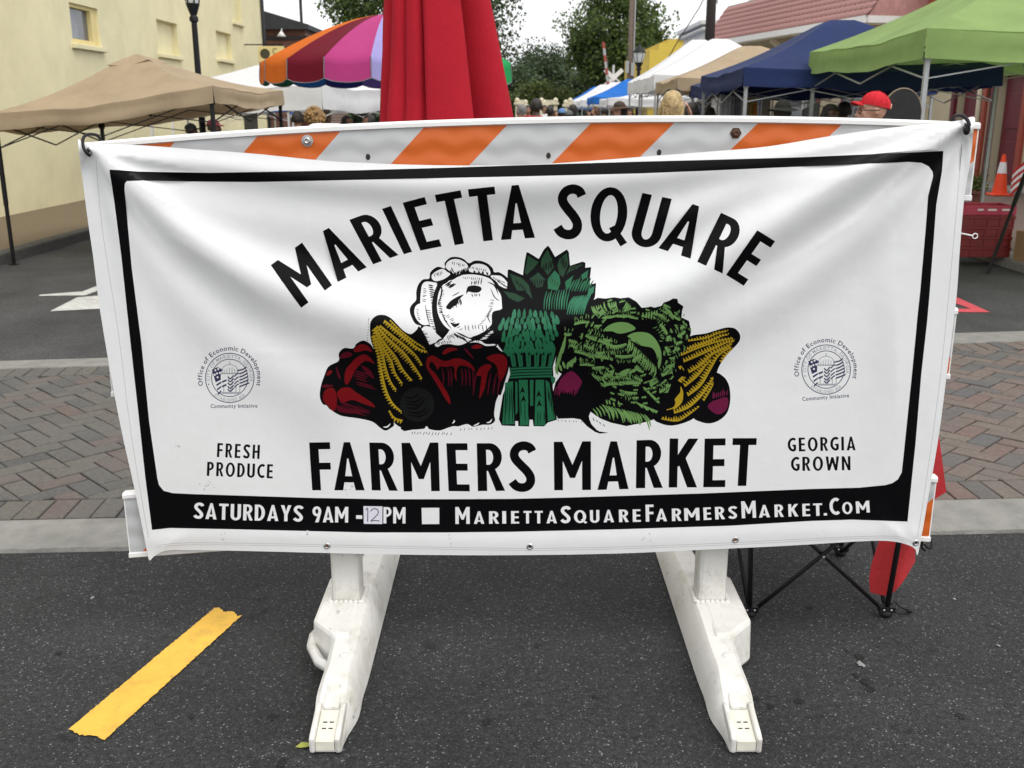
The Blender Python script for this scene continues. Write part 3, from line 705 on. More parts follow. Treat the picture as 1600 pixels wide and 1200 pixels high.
# --- black frame
OUT = [(171, 265), (215, 268), (330, 270), (445, 268), (560, 266), (700, 262), (850, 257), (1000, 252.5), (1100, 250), (1244, 246), (1359, 241), (1474, 236), (1472, 267), (1463, 320), (1458, 387), (1453, 453), (1449, 500), (1439.6, 584), (1431, 688), (1418, 815), (1331, 812), (1267, 814), (1140, 821.5), (970, 827), (800, 831), (700, 832), (571, 832), (365, 827), (266, 825), (237.5, 828), (227, 746), (216.7, 650), (204, 537), (189.5, 400), (178.5, 315)]
INN = [(198, 283), (224, 282), (301, 283.6), (400, 284.4), (560, 281), (700, 278), (820, 275.5), (1000, 271), (1100, 267), (1244, 260.6), (1359, 255.5), (1420, 253), (1440, 254.5), (1451, 260), (1457, 268), (1458, 275), (1450, 307), (1446.7, 353), (1438, 453), (1434, 490), (1425, 584), (1412.5, 705), (1409, 738), (1403, 749), (1394, 755), (1383, 758), (1342, 762), (1267, 764), (1097, 771), (885, 777.5), (800, 779.5), (700, 780), (600, 780), (489, 778), (380, 774.5), (300, 772), (270, 770.5), (256, 767), (248.5, 758), (246, 748), (233, 658), (221, 537), (206, 420), (199.5, 350), (194.5, 296), (195, 287)]
add(OUT, 'black'); add(INN, 'white')
# hem stitching
stroke([(150, 250), (160, 360), (185, 520), (205, 680), (232, 840)], 1.1, 'seam', False); stroke([(1503, 225), (1488, 400), (1468, 600), (1440, 800), (1432, 842)], 1.1, 'seam', False)
stroke([(245, 853), (300, 848), (500, 851), (830, 857), (1100, 850), (1300, 840), (1400, 838), (1428, 848)], 1.0, 'seam', False)
stroke([(245, 856), (300, 851), (500, 854), (830, 860), (1100, 853), (1300, 843), (1400, 841), (1428, 851)], .9, 'seam', False)
for cx, cy, n in ((322, 757, 9), (548, 762, 8), (345, 833, 4), (473, 834, 4), (1010, 840, 4), (280, 700, 3), (1290, 835, 4), (700, 845, 5)):
    for i in range(n):
        x, y = cx + random.gauss(0, 5), cy + random.gauss(0, 5); r = random.uniform(.5, 2.2)
        add([(x + r * random.uniform(.5, 1.4) * math.cos(a), y + r * random.uniform(.5, 1.4) * math.sin(a)) for a in [k * 1.05 for k in range(6)]], 'smudge')
# --- headline
B, Wt = 'black', 'white'
put('M', (423, 414.3), (472, 379), (519, 445.6), (470.6, 481), B, Wt); put('A', (486.5, 370), (531.9, 347), (573.2, 417.5), (527.8, 440.6), B, Wt)
put('R', (545.7, 343.5), (584, 329.5), (621.3, 399), (583, 413), B, Wt); put('I', (596.9, 326.4), (610.8, 321.7), (644, 393.4), (631, 397.3), B, Wt)
put('E', (629.1, 316.8), (664.6, 307.5), (689.9, 385.0), (656.8, 391.5), B, Wt); put('T', (679.4, 304.5), (719.6, 297.2), (737.8, 378.2), (697.6, 385.5), B, Wt)
put('T', (731.2, 295.8), (772.6, 291.4), (783.4, 374.1), (742, 378.5), B, Wt); put('A', (778.4, 291), (831.6, 287.5), (836, 371.5), (782.8, 375), B, Wt)
put('S', (873, 287), (914, 289.5), (908, 375), (865.5, 371.5), B, Wt); put('Q', (928, 290), (985, 297.5), (974.5, 380), (918, 372), B, Wt)
put('U', (1003.8, 301.3), (1049.6, 310.8), (1028, 389.5), (981.8, 380), B, Wt); put('A', (1062, 312.3), (1112.4, 328.8), (1079, 404.2), (1028.7, 387.7), B, Wt)
put('R', (1126.5, 332.3), (1164.7, 350.1), (1127.6, 426.8), (1089.4, 409), B, Wt); put('E', (1183.3, 359.7), (1212, 377.6), (1162.1, 446.6), (1134.4, 429.4), B, Wt)
for c, a, b, d, e in (('F', (483, 691.4), (516.5, 690.9), (521, 766), (487.8, 766.2)), ('A', (518.2, 691), (565.7, 690.8), (569.8, 766.2), (522.3, 766.2)), ('R', (576.9, 691.4), (615.5, 692), (620.1, 766.9), (580.9, 766.2)),
        ('M', (627.2, 691.9), (685, 691.4), (687.3, 767.4), (630.8, 767.9)), ('E', (697.3, 692.6), (731.3, 692.6), (734.1, 767.9), (700.9, 767.4)), ('R', (744.8, 692.6), (784.5, 692.3), (787.6, 766.9), (746.7, 767.4)), ('S', (795.6, 690), (835, 690), (836.5, 768), (796.5, 768)),
        ('M', (865.2, 690.3), (923.3, 689.4), (923.3, 765.6), (865.9, 766.1)), ('A', (934.5, 689.9), (983.3, 689.3), (982.2, 764.1), (933.4, 765.6)), ('R', (994.6, 688), (1034.5, 686.5), (1034, 762.3), (993.5, 762.9)),
        ('K', (1046.3, 685.1), (1091.4, 685.3), (1089.1, 761.6), (1044.8, 761.8)), ('E', (1101, 685.3), (1134.8, 684.9), (1133.2, 761.1), (1098.8, 761.4)), ('T', (1144.9, 684.6), (1182.5, 684.6), (1178.1, 759.3), (1140.5, 759.3))):
    put(c, a, b, d, e, B, Wt)
line('FRESH', [(338.8, 714.2), (405.4, 717.2)], 22, 'black', Wt, .2); line('PRODUCE', [(323, 743.5), (426, 747.6)], 22, 'black', Wt, .17)
line('GEORGIA', [(1231, 705.7), (1337, 703.5)], 21.5, 'black', Wt, .17); line('GROWN', [(1236, 736), (1329, 734.8)], 22, 'black', Wt, .17)
line('SATURDAYS', [(302.5, 810), (345, 812), (400, 813.5), (473, 815)], 25, Wt, B, .12); line('9AM', [(488, 816), (544, 816.5)], 24.5, Wt, B, .09)
add([(556.4, 805), (566, 805.2), (566, 810.8), (556.4, 810.6)], Wt); line('PM', [(599, 817.8), (633.5, 818)], 25.5, Wt, B, .09)
add([(567.8, 790.8), (597.6, 791.2), (597.4, 818.8), (568.4, 818.4)], 'note')
stroke([(571.6, 797), (574.6, 794.6), (574.4, 815)], 1.3, 'black', False); stroke([(579, 799), (582, 795.6), (588, 795.2), (591, 799), (589.4, 804.5), (579.4, 814.4), (585, 813.2), (593, 814.2)], 1.3, 'black', False)
add([(658.7, 793.6), (686.3, 793.4), (686.4, 818.8), (659.4, 819)], Wt)
s_ = 2.319; X = [(50, 102), (117, 155), (172, 207), (220, 234), (252, 281), (297, 326), (337, 367), (380, 418), (432, 467), (480, 524), (538, 572), (587, 625), (643, 677), (693, 722), (740, 770), (777, 817), (835, 869), (880, 935), (950, 978), (992, 1026), (1040, 1071), (1088, 1140), (1150, 1190), (1207, 1239), (1257, 1293), (1308, 1336), (1347, 1380), (1385, 1397), (1408, 1442), (1453, 1490), (1503, 1552)]
line('MARIETTASQUAREFARMERSMARKET.COM', [(690 + a / s_, 770 + b / s_) for a, b in ((50, 113), (400, 110.5), (720, 105), (900, 101), (1140, 90), (1380, 83), (1553, 71))],
     [26.5 if i in (0, 8, 14, 21, 28) else 19.5 for i in range(27)] + [19.5] + [26.5, 18.5, 18.5], Wt, B, xs=[(690 + a / s_, 690 + b / s_) for a, b in X])
# --- city seal with its ring of small lettering
def bfont(txt, size):
    """built-in font -> list of (char polygons, advance) in units of px, y up"""
    res = []
    for ch in txt:
        if ch == ' ': res.append(([], size * .30)); continue
        cu = bpy.data.curves.new('t', 'FONT'); cu.body = ch; cu.size = size; cu.offset = size * .016; cu.resolution_u = 2
        ob = bpy.data.objects.new('t', cu); C.objects.link(ob); dg = bpy.context.evaluated_depsgraph_get(); me = ob.evaluated_get(dg).to_mesh()
        vs = [v.co.copy() for v in me.vertices]; fs = [tuple(p.vertices) for p in me.polygons]
        w = max((v.x for v in vs), default=size * .3)
        res.append(([[(vs[i].x, vs[i].y) for i in f] for f in fs], w + size * .09)); bpy.data.objects.remove(ob); bpy.data.curves.remove(cu)
    return res
def arc_text(txt, cx, cy, r, a0, a1, size, ink, flip=False, sx=1.0):
    gl = bfont(txt, size); tot = sum(w for _, w in gl) * sx; x = 0
    for polys, w in gl:
        for p in polys:
            q = []
            for a, b in p:
                f = (x + a * sx) / tot; th = R(a0 + (a1 - a0) * f); rr = (r - b) if flip else (r + b)
                q.append((cx + rr * math.cos(th), cy - rr * math.sin(th)))
            add(q, ink)
        x += w * sx
def flat_text(txt, x0, y0, x1, y1, size, ink):
    gl = bfont(txt, size); tot = sum(w for _, w in gl); x = 0; d = Vector((x1 - x0, y1 - y0)); u = d.normalized(); nrm = Vector((u.y, -u.x))
    for polys, w in gl:
        for p in polys: add([tuple(Vector((x0, y0)) + d * ((x + a) / tot) + nrm * b) for a, b in p], ink)
        x += w
def ring(cx, cy, rx, ry, w, ink, bgk='white'):
    add(circ(cx, cy, rx, ry, 0, 353, 48), ink); add(circ(cx, cy, rx - w, ry - w, 0, 353, 48), bgk)
def seal(cx, cy, k, com, tilt=0):
    ring(cx, cy, 38.6 * k, 39.2 * k, 1.3, 'sealblue'); ring(cx, cy, 29 * k, 29.8 * k, 1.2, 'sealblue')
    arc_text('Office of Economic Development', cx, cy, 43 * k, 196 - tilt, -17 - tilt, 10.2 * k, 'sealblue')
    arc_text('CITY OF MARIETTA, GEORGIA', cx, cy, 31.2 * k, 188, -12, 7.6 * k, 'sealgrey')
    arc_text('ESTABLISHED 1834', cx, cy, 37 * k, 228, 312, 7.2 * k, 'sealgrey', True)
    add(circ(cx - 33 * k, cy + 10 * k, 1.1, 1.1, 0, 320, 8), 'sealblue')
    q = lambda pts: [(cx + a * k, cy + b * k) for a, b in pts]
    stroke(q([(-12, -8), (-10, -17), (0, -21), (10, -17), (13, -8)]), 1.2, 'sealgrey', False); add(q([(-1, -21), (1, -21), (.5, -26), (-.5, -26)]), 'sealgrey')
    add(q([(-14, -8), (15, -8), (15, -5.8), (-14, -5.8)]), 'sealgrey')
    for a in (-9, -5, -1, 3, 7, 11): add(q([(a, -17 + abs(a - 1) * .5), (a + 1.1, -17 + abs(a - 1) * .5), (a + 1.1, -8), (a, -8)]), 'sealgrey')
    add(q([(-13, 22), (18, 22), (18, 25), (-13, 25)]), 'sealgrey')
    for a in (-10, 1, 9, 15): add(q([(a, 12), (a + 1.3, 12), (a + 1.3, 22), (a, 22)]), 'sealgrey')
    add(q([(-28, -13), (-19, -17), (-11, -13), (-14, -9), (-14, 3), (-22, 7)]), 'sealblue')
    for a, b in ((-22.5, -12), (-18, -14), (-20, -7), (-15.5, -8), (-19, -1), (-23.4, -5)): add(circ(cx + a * k, cy + b * k, 1.6 * k, 1.7 * k, 0, 320, 8), 'white')
    for i, (y0, w) in enumerate(((10, 3), (17, 2.8), (24, 3))): add(q([(-21 + i, y0), (-13, y0 - 5), (-13, y0 - 5 + w), (-20.5 + i, y0 + w)]), 'sealblue')
    for y0 in (4, 11): add(q([(-12, y0 + 1), (-5, y0 - 2), (-5, y0 + 1), (-12, y0 + 4)]), 'sealblue')
    for y0 in (-1, 3.5, 8.5, 14, 18.5): stroke(q([(-3, y0 - 1), (1, y0 + 2.5), (6, y0 - 3)]), 2.1 * k, 'sealblue', False)
    for i, y0 in enumerate((-3, 3, 9, 14)): stroke(q([(7, y0 + 1), (11, y0 - 3), (14, y0 - 4.5)]), 1.9 * k, 'sealblue', False)
    for i, y0 in enumerate((-14, -9, -4, 1, 6, 11)): stroke(q([(15 - (3 if i == 0 else 0), y0 + 2.5), (21, y0 + .5), (26 + i * .9, y0 - 3.4)]), 2.2 * k, 'sealblue', False)
    flat_text('Community Initiative', *com, 8.6 * k, 'sealblue')
seal(359, 590.5, 1, (328.8, 637.5, 402.8, 636.8)); seal(1290.8, 577.5, 1, (1253.5, 626.5, 1327.5, 620.6), 2)
# --- woodcut vegetables
# cauliflower
z = Z(600, 380, 6.665)
blob(z((635, 262), (632, 205), (690, 150), (760, 143), (830, 165), (885, 208), (940, 183), (1010, 184), (1085, 215), (1132, 262), (1148, 302), (1200, 303), (1272, 348), (1305, 395), (1340, 470), (1260, 700), (1180, 960), (1150, 1090), (800, 1120), (520, 1110), (460, 1075), (395, 1040), (352, 980), (350, 920), (385, 865), (325, 838), (282, 760), (268, 690), (290, 640), (334, 590), (336, 505), (358, 430), (405, 378), (470, 368), (480, 310), (520, 265), (570, 245)), 'black')
for L in ([(645, 255), (655, 205), (700, 172), (760, 165), (820, 185), (868, 225), (872, 280), (820, 300), (760, 330), (700, 300)], [(885, 265), (930, 222), (1000, 215), (1070, 240), (1105, 290), (1095, 335), (1000, 310), (900, 300)],
          [(500, 330), (540, 295), (610, 268), (660, 300), (690, 325), (620, 375), (540, 395), (500, 370)], [(1110, 345), (1170, 335), (1230, 350), (1290, 420), (1280, 470), (1200, 440)],
          [(385, 500), (400, 430), (440, 400), (520, 408), (555, 425), (520, 520), (500, 640), (505, 760), (540, 930), (470, 850), (420, 840), (380, 640)], [(318, 690), (335, 650), (385, 630), (430, 700), (440, 840), (395, 845), (345, 800), (318, 740)],
          [(372, 960), (385, 900), (430, 865), (500, 880), (545, 940), (600, 1000), (520, 1040), (455, 1055), (400, 1010)],
          [(560, 560), (590, 470), (650, 400), (720, 380), (800, 335), (920, 325), (1040, 345), (1120, 385), (1180, 480), (1225, 560), (1230, 680), (1130, 720), (1120, 850), (1070, 920), (1000, 965), (900, 985), (800, 940), (680, 900), (600, 820), (555, 700)],
          [(600, 1010), (660, 940), (700, 900), (800, 960), (900, 1000), (900, 1015), (800, 1060), (700, 1060), (560, 1080), (530, 1050)], [(850, 1060), (930, 1020), (1000, 1015), (1060, 1050), (1150, 1050), (1150, 1065), (1050, 1068), (980, 1035), (900, 1045)]):
    blob(z(*L), 'white')
blob(z((865, 470), (890, 445), (950, 440), (1005, 455), (1015, 485), (985, 512), (930, 515), (880, 505), (855, 530)), 'black')
blob(z((645, 670), (690, 605), (760, 560), (830, 535), (780, 590), (760, 640), (720, 660), (690, 690)), 'black'); blob(z((690, 825), (740, 840), (785, 828), (765, 862), (730, 875)), 'black'); blob(z((920, 975), (1010, 945), (1090, 900), (1120, 880), (1060, 950), (1020, 1000), (950, 1000)), 'black')
for pts, w in (([(540, 560), (520, 660), (540, 800), (570, 930)], 5), ([(560, 800), (600, 870), (660, 930)], 2.2), ([(600, 720), (640, 810), (700, 890)], 1.8), ([(1080, 405), (1150, 440), (1190, 530)], 2.2), ([(1110, 470), (1150, 560), (1200, 600)], 1.6), ([(1120, 680), (1080, 760), (1110, 830)], 1.8), ([(710, 550), (750, 530), (785, 510)], 1.6), ([(530, 1050), (580, 1005), (620, 1000)], 2.4)):
    stroke(z(*pts), w, 'black')
def hatch(zf, a, b, d, n, w, ink, jit=.25, curve=0.):
    for i in range(n):
        t = (i + random.uniform(-.2, .2)) / max(n - 1, 1); x, y = a[0] + (b[0] - a[0]) * t, a[1] + (b[1] - a[1]) * t
        k = 1 + random.uniform(-jit, jit); dx, dy = d[0] * k, d[1] * k
        stroke(zf((x, y), (x + dx * .5 - dy * curve, y + dy * .5 + dx * curve), (x + dx, y + dy)), w, ink, True, 2)
hatch(z, (460, 430), (500, 700), (55, 12), 13, 2.2, 'black'); hatch(z, (430, 700), (490, 860), (50, 6), 8, 1.3, 'black'); hatch(z, (740, 300), (870, 250), (-18, 60), 9, 2.2, 'black'); hatch(z, (680, 290), (700, 250), (30, 60), 3, 2, 'black')
hatch(z, (940, 285), (1060, 300), (14, 26), 4, 3, 'black'); hatch(z, (560, 590), (570, 720), (40, 5), 7, 1.6, 'black'); hatch(z, (690, 620), (790, 570), (20, 60), 8, 1.8, 'black'); hatch(z, (910, 435), (1010, 430), (6, -50), 5, 1.8, 'black'); hatch(z, (915, 525), (990, 525), (8, 30), 4, 1.6, 'black')
hatch(z, (840, 850), (1060, 850), (10, 60), 7, 1.3, 'black'); hatch(z, (720, 930), (830, 980), (50, 60), 7, 1.5, 'black'); hatch(z, (600, 420), (680, 470), (60, -40), 6, 2.6, 'black'); hatch(z, (1000, 1005), (1130, 900), (60, -10), 6, 1.6, 'white'); hatch(z, (1170, 380), (1260, 440), (30, 30), 7, 1.3, 'black')
hatch(z, (560, 640), (620, 800), (40, 20), 6, 1.3, 'black'); hatch(z, (500, 880), (540, 930), (40, 10), 4, 1.4, 'black')
for (a_, b2, d_2, n_2) in (((410, 470), (395, 600), (34, 6), 7), ((335, 690), (350, 790), (28, 4), 6), ((400, 920), (440, 1020), (34, -6), 7), ((520, 310), (600, 290), (10, 34), 6), ((720, 190), (840, 220), (-4, 30), 7), ((900, 240), (1060, 270), (-6, 28), 9), ((1140, 350), (1250, 400), (10, 26), 8), ((640, 760), (780, 900), (34, -18), 9), ((1150, 600), (1110, 760), (-36, -4), 9), ((820, 350), (1020, 360), (2, 22), 10), ((600, 480), (560, 620), (30, 14), 9), ((660, 960), (740, 930), (20, 40), 7), ((860, 1010), (980, 1000), (10, 26), 7), ((560, 1060), (700, 1040), (-10, -34), 8), ((1010, 860), (1090, 760), (-26, -8), 7)):
    hatch(z, a_, b2, d_2, n_2, 1.15, 'black', .4, .1)
stroke(z((545, 420), (600, 460), (590, 560), (560, 640)), 2.2, 'black'); stroke(z((690, 330), (740, 350), (800, 335)), 2.4, 'black'); stroke(z((1100, 350), (1180, 420), (1215, 520), (1240, 600)), 2.2, 'black'); stroke(z((1225, 690), (1140, 830), (1040, 930), (900, 985)), 2.0, 'black'); stroke(z((430, 640), (450, 760), (480, 860)), 1.6, 'black')
# artichoke leaves behind
z = Z(760, 370, 6.665)
add(z((150, 540), (215, 545), (222, 345), (245, 340), (380, 400), (400, 250), (418, 160), (440, 165), (545, 230), (600, 130), (640, 92), (662, 115), (715, 210), (838, 132), (858, 160), (872, 300), (1000, 258), (1032, 270), (1030, 322), (1092, 315), (1080, 420), (1078, 498), (1142, 482), (1132, 620), (1050, 850), (880, 1000), (780, 1130), (200, 1130), (140, 870), (165, 760)), 'black')
for L, i_ in (([(432, 195), (545, 262), (490, 330), (420, 395), (400, 370)], 'dkgreen'), ([(636, 130), (690, 250), (700, 320), (640, 400), (570, 310), (570, 240)], 'dkgreen'), ([(838, 165), (855, 280), (800, 420), (760, 390), (740, 300), (760, 230)], 'dkgreen'), ([(240, 380), (370, 430), (440, 500), (480, 650), (400, 560), (320, 560), (280, 480)], 'dkgreen'), ([(540, 370), (610, 440), (580, 520), (520, 530), (450, 440)], 'dkgreen'),
              ([(710, 350), (760, 400), (770, 480), (740, 560), (640, 540), (640, 440)], 'green'), ([(1010, 285), (940, 335), (860, 365), (828, 400), (870, 310)], 'dkgreen'), ([(1062, 345), (1050, 420), (1000, 450), (985, 400)], 'green'), ([(905, 400), (870, 520), (830, 560), (820, 470)], 'green'), ([(1125, 510), (1115, 580), (1040, 640), (1070, 545)], 'green2'), ([(175, 565), (300, 590), (400, 640), (330, 680), (240, 640)], 'dkgreen')):
    add(z(*L), i_)
hatch(z, (600, 280), (690, 240), (-10, 90), 6, 1.6, 'black'); hatch(z, (480, 440), (590, 440), (10, 80), 6, 1.6, 'black'); hatch(z, (790, 200), (840, 260), (-20, 90), 5, 1.6, 'black'); hatch(z, (900, 300), (1000, 290), (-40, 60), 5, 1.4, 'black'); hatch(z, (300, 440), (400, 520), (20, 70), 5, 1.4, 'black'); hatch(z, (680, 400), (750, 470), (-20, 70), 4, 1.5, 'dkgreen')
for x in range(860, 1040, 24): stroke(z((x + 60, 600 + (1040 - x) * .1), (x + 10, 690), (x - 20, 810)), random.uniform(2.2, 4.2), 'green2')
for x in range(600, 860, 26): stroke(z((x + 30, 560 + random.uniform(-20, 20)), (x + 6, 660), (x, 760)), random.uniform(1.6, 3.6), 'green2' if random.random() < .6 else 'green')
for x in range(880, 1080, 28): stroke(z((x + 40, 440 + random.uniform(-20, 20)), (x + 10, 500), (x - 20, 570)), random.uniform(1.6, 3.4), 'green')
# asparagus bunch
zc = Z(760, 520, 6.665)
add(zc((75, -190), (160, -240), (400, -260), (650, -230), (800, -170), (790, 0), (745, 180), (692, 350), (700, 470), (690, 560), (735, 905), (640, 935), (600, 975), (490, 972), (482, 905), (450, 905), (445, 976), (332, 972), (330, 920), (300, 920), (300, 972), (160, 965), (130, 900), (170, 650), (250, 430), (220, 260), (120, 130), (60, -40)), 'black')
def lens(cx, cy, w, h, tilt, ink):
    q = []
    for i in range(12):
        a = 2 * math.pi * i / 12; x = w / 2 * math.cos(a) * (1 - .35 * math.sin(a)); y = -h / 2 * math.sin(a)
        q.append((cx + x * math.cos(tilt) - y * math.sin(tilt), cy + x * math.sin(tilt) + y * math.cos(tilt)))
    add(zc(*q), ink)
random.seed(21)
for row in range(7):
    y = -190 + row * 62
    for k in range(12):
        f = (k + .5 + (row % 2) * .5) / 12.5; x0 = 95 + row * 14; x1 = 790 - row * 16
        x = x0 + (x1 - x0) * f + random.uniform(-12, 12)
        if row == 0 and not .2 < f < .85: continue
        lens(x, y + random.uniform(-14, 14), random.uniform(32, 46), random.uniform(74, 112), (f - .5) * -.55 + random.uniform(-.08, .08), 'green2' if row < 3 and random.random() < .75 else 'green')
for k, x in enumerate((270, 340, 420, 500, 570, 640)):
    add(zc((x - 10 + (x - 450) * .18, 170), (x + 48 + (x - 450) * .18, 165), (x + 42, 350), (x, 355)), 'green')
    stroke(zc((x + 20 + (x - 450) * .12, 200), (x + 16, 330)), 1.6, 'black')
    add(zc((x + 12, 230), (x + 30, 190), (x + 34, 236)), 'black')
for y in (372, 402, 432, 462): stroke(zc((245, y + 6), (400, y - 4), (560, y - 8), (685, y - 10)), 3.0, 'green', False)
add(zc((672, 440), (720, 470), (715, 510), (690, 540), (675, 500)), 'green')
for L in ([(195, 520), (275, 500), (292, 950), (165, 955)], [(335, 490), (430, 490), (442, 962), (352, 965)], [(512, 490), (600, 490), (615, 965), (502, 965)], [(615, 490), (655, 520), (718, 898), (640, 920)], [(300, 500), (324, 520), (326, 820), (304, 860)], [(452, 490), (490, 490), (488, 760), (456, 760)]): add(zc(*L), 'green')
hatch(zc, (200, 560), (280, 560), (-6, 330), 5, 1.6, 'black'); hatch(zc, (640, 560), (690, 700), (10, 160), 4, 1.5, 'black'); hatch(zc, (360, 700), (430, 720), (4, 200), 3, 1.3, 'black'); hatch(zc, (530, 820), (600, 820), (2, 120), 3, 1.3, 'black')
for x, y in ((370, 600), (545, 740), (380, 690), (540, 640)): add(zc((x - 22, y + 34), (x + 6, y - 44), (x + 34, y + 30), (x + 4, y + 12)), 'black')
# cabbage
z = Z(860, 450, 5.218)
cab = [(290, 210), (330, 110), (385, 80), (450, 86), (520, 76), (570, 84), (640, 76), (700, 110), (745, 162), (800, 156), (815, 150), (850, 160), (905, 145), (925, 118), (965, 105), (1000, 85), (1035, 88), (1042, 120), (1085, 150), (1075, 180), (1068, 240), (1130, 268), (1148, 350), (1130, 450), (1060, 600), (1080, 780), (1010, 920), (960, 1000), (850, 1070), (750, 1100), (620, 1126), (500, 1100), (400, 1062), (330, 1010), (300, 860), (120, 720), (45, 670), (40, 600), (60, 450), (105, 355), (160, 345), (190, 270)]
add(z(*cab), 'black')
blob(z((430, 352), (480, 302), (560, 278), (640, 288), (695, 330), (640, 358), (560, 372), (500, 352)), 'cab'); blob(z((620, 400), (690, 362), (790, 366), (855, 415), (898, 500), (905, 590), (882, 660), (868, 560), (830, 490), (740, 470), (660, 428)), 'cab')
hatch(z, (440, 345), (620, 390), (60, 40), 8, 2.4, 'black', .3, .1); hatch(z, (640, 415), (860, 640), (-20, 90), 16, 2.6, 'cab', .25, -.1); hatch(z, (700, 430), (880, 560), (-30, 70), 12, 2, 'black', .3, -.1)
hatch(z, (335, 150), (410, 135), (50, 75), 5, 3, 'cab', .2, .1); hatch(z, (430, 115), (470, 110), (25, 70), 2, 3, 'cab', .2, .1); hatch(z, (480, 120), (535, 110), (15, 70), 4, 3, 'cab', .2, .1); hatch(z, (620, 110), (655, 140), (-30, 60), 4, 2.4, 'cab', .2, -.1)
hatch(z, (65, 560), (125, 380), (-20, 130), 5, 4, 'cab', .2); hatch(z, (40, 640), (100, 600), (20, 60), 3, 4, 'cab'); hatch(z, (150, 600), (205, 560), (-10, 60), 4, 4, 'cab'); hatch(z, (760, 200), (870, 180), (-5, 70), 6, 3.2, 'cab', .3)
random.seed(5)
def frill(a, b, w, side=1, n=1):
    for i in range(n):
        m_ = ((a[0] + b[0]) / 2 + random.uniform(-12, 12), (a[1] + b[1]) / 2 + random.uniform(-14, 14))
        toothed(z(a, m_, b), w * .38, w * .62, 2.4, 'cab', side, .5)
        P_ = cr([Vector(p) for p in z(a, m_, b)], 8); tt = (P_[-1] - P_[0]).normalized(); nn = Vector((-tt.y, tt.x)) * side; L_ = (P_[-1] - P_[0]).length; k_ = max(3, int(L_ / 3.7))
        for q_ in range(k_):
            p = P_[min(len(P_) - 1, int(len(P_) * (q_ + .5) / k_))] + nn * w * .9; e_ = p + nn * random.uniform(3.5, 7.5) + tt * random.uniform(-2, 2.5)
            stroke([tuple(p), tuple((p + e_) / 2 + tt * .8), tuple(e_)], 1.15, 'cab', True, 2)
for a, b, w, s in (((410, 245), (560, 225), 6, -1), ((540, 235), (715, 255), 7, -1), ((195, 300), (320, 285), 7, -1), ((330, 300), (420, 300), 6, 1), ((285, 390), (400, 440), 8, -1), ((390, 430), (520, 490), 8, -1), ((470, 470), (625, 450), 8, 1), ((430, 410), (510, 425), 6, 1), ((270, 470), (360, 510), 7, -1), ((370, 520), (445, 520), 7, 1), ((195, 520), (330, 570), 8, -1), ((310, 560), (510, 590), 9, -1), ((530, 550), (690, 540), 7, 1), ((240, 630), (360, 640), 6, -1), ((340, 650), (450, 640), 7, 1), ((670, 600), (745, 545), 9, 1), ((690, 640), (760, 690), 8, -1), ((430, 800), (560, 790), 8, -1), ((560, 790), (740, 780), 9, -1), ((580, 840), (710, 850), 7, 1), ((560, 700), (640, 660), 8, 1),
          ((930, 130), (1010, 240), 9, 1), ((1000, 230), (1060, 270), 8, -1), ((880, 210), (960, 270), 7, 1), ((1060, 330), (1120, 290), 8, 1), ((1040, 400), (1110, 350), 7, -1), ((900, 290), (960, 380), 8, 1), ((960, 390), (950, 440), 8, 1), ((1010, 450), (1080, 430), 7, 1), ((935, 480), (960, 550), 8, -1), ((1000, 520), (1060, 490), 7, 1), ((970, 570), (1010, 565), 5, 1), ((950, 640), (1010, 620), 9, 1), ((910, 720), (1000, 690), 9, -1), ((940, 790), (1020, 780), 9, 1), ((800, 770), (880, 740), 9, 1), ((810, 790), (850, 830), 8, -1), ((890, 850), (970, 850), 10, -1), ((960, 880), (1010, 840), 8, 1), ((150, 420), (220, 430), 7, 1), ((160, 470), (215, 500), 7, -1), ((110, 375), (180, 380), 6, -1)):
    frill(a, b, w, s)
hatch(z, (450, 690), (520, 660), (-30, 70), 6, 3, 'cab', .3); hatch(z, (490, 760), (680, 690), (40, -50), 9, 3, 'cab', .3); hatch(z, (690, 720), (740, 740), (10, 30), 4, 3, 'cab'); hatch(z, (310, 690), (410, 720), (40, 60), 5, 2.6, 'cab', .3)
hatch(z, (345, 985), (420, 950), (40, 70), 4, 2.6, 'cab', .2, -.1); hatch(z, (420, 950), (760, 1030), (60, 110), 14, 2.8, 'cab', .25, -.12); hatch(z, (450, 910), (550, 920), (12, 50), 4, 2.6, 'cab'); hatch(z, (690, 930), (880, 1010), (60, 50), 7, 3, 'cab', .3, -.1); hatch(z, (760, 810), (850, 900), (40, 40), 5, 4, 'cab'); hatch(z, (570, 1000), (700, 1050), (30, 70), 7, 2.4, 'cab', .2, -.1)
# curly leaf edges set in arcs round the head
_c = np.array(z(*cab)); _hc = (690, 500)
for r_, k_ in ((235, 16), (290, 20), (345, 24), (400, 27), (450, 28)):
    for i in range(k_):
        a_ = R(360 * (i + random.uniform(-.25, .25)) / k_ + r_); rr_ = r_ + random.uniform(-16, 16); da = random.uniform(18, 30) / r_
        P_ = [(_hc[0] + rr_ * math.cos(a_ + da * t) * .98, _hc[1] + rr_ * math.sin(a_ + da * t) * .98) for t in (-1, 0, 1)]
        Q_ = z(*P_)
        if not all(inside(np.array([q[0]]), np.array([q[1]]), [tuple(v) for v in _c])[0] for q in Q_): continue
        x_, y_ = P_[1]
        if (420 < x_ < 910 and 270 < y_ < 440) or (740 < x_ < 915 and 380 < y_ < 670) or (x_ < 400 and y_ > 640): continue
        stroke(z(*[(p[0] + 5, p[1] + 9) for p in P_]), 3.4, 'black'); toothed(Q_, 1.1, random.uniform(2.0, 3.6), 2.3, 'cab', -1 if random.random() < .8 else 1, .5)
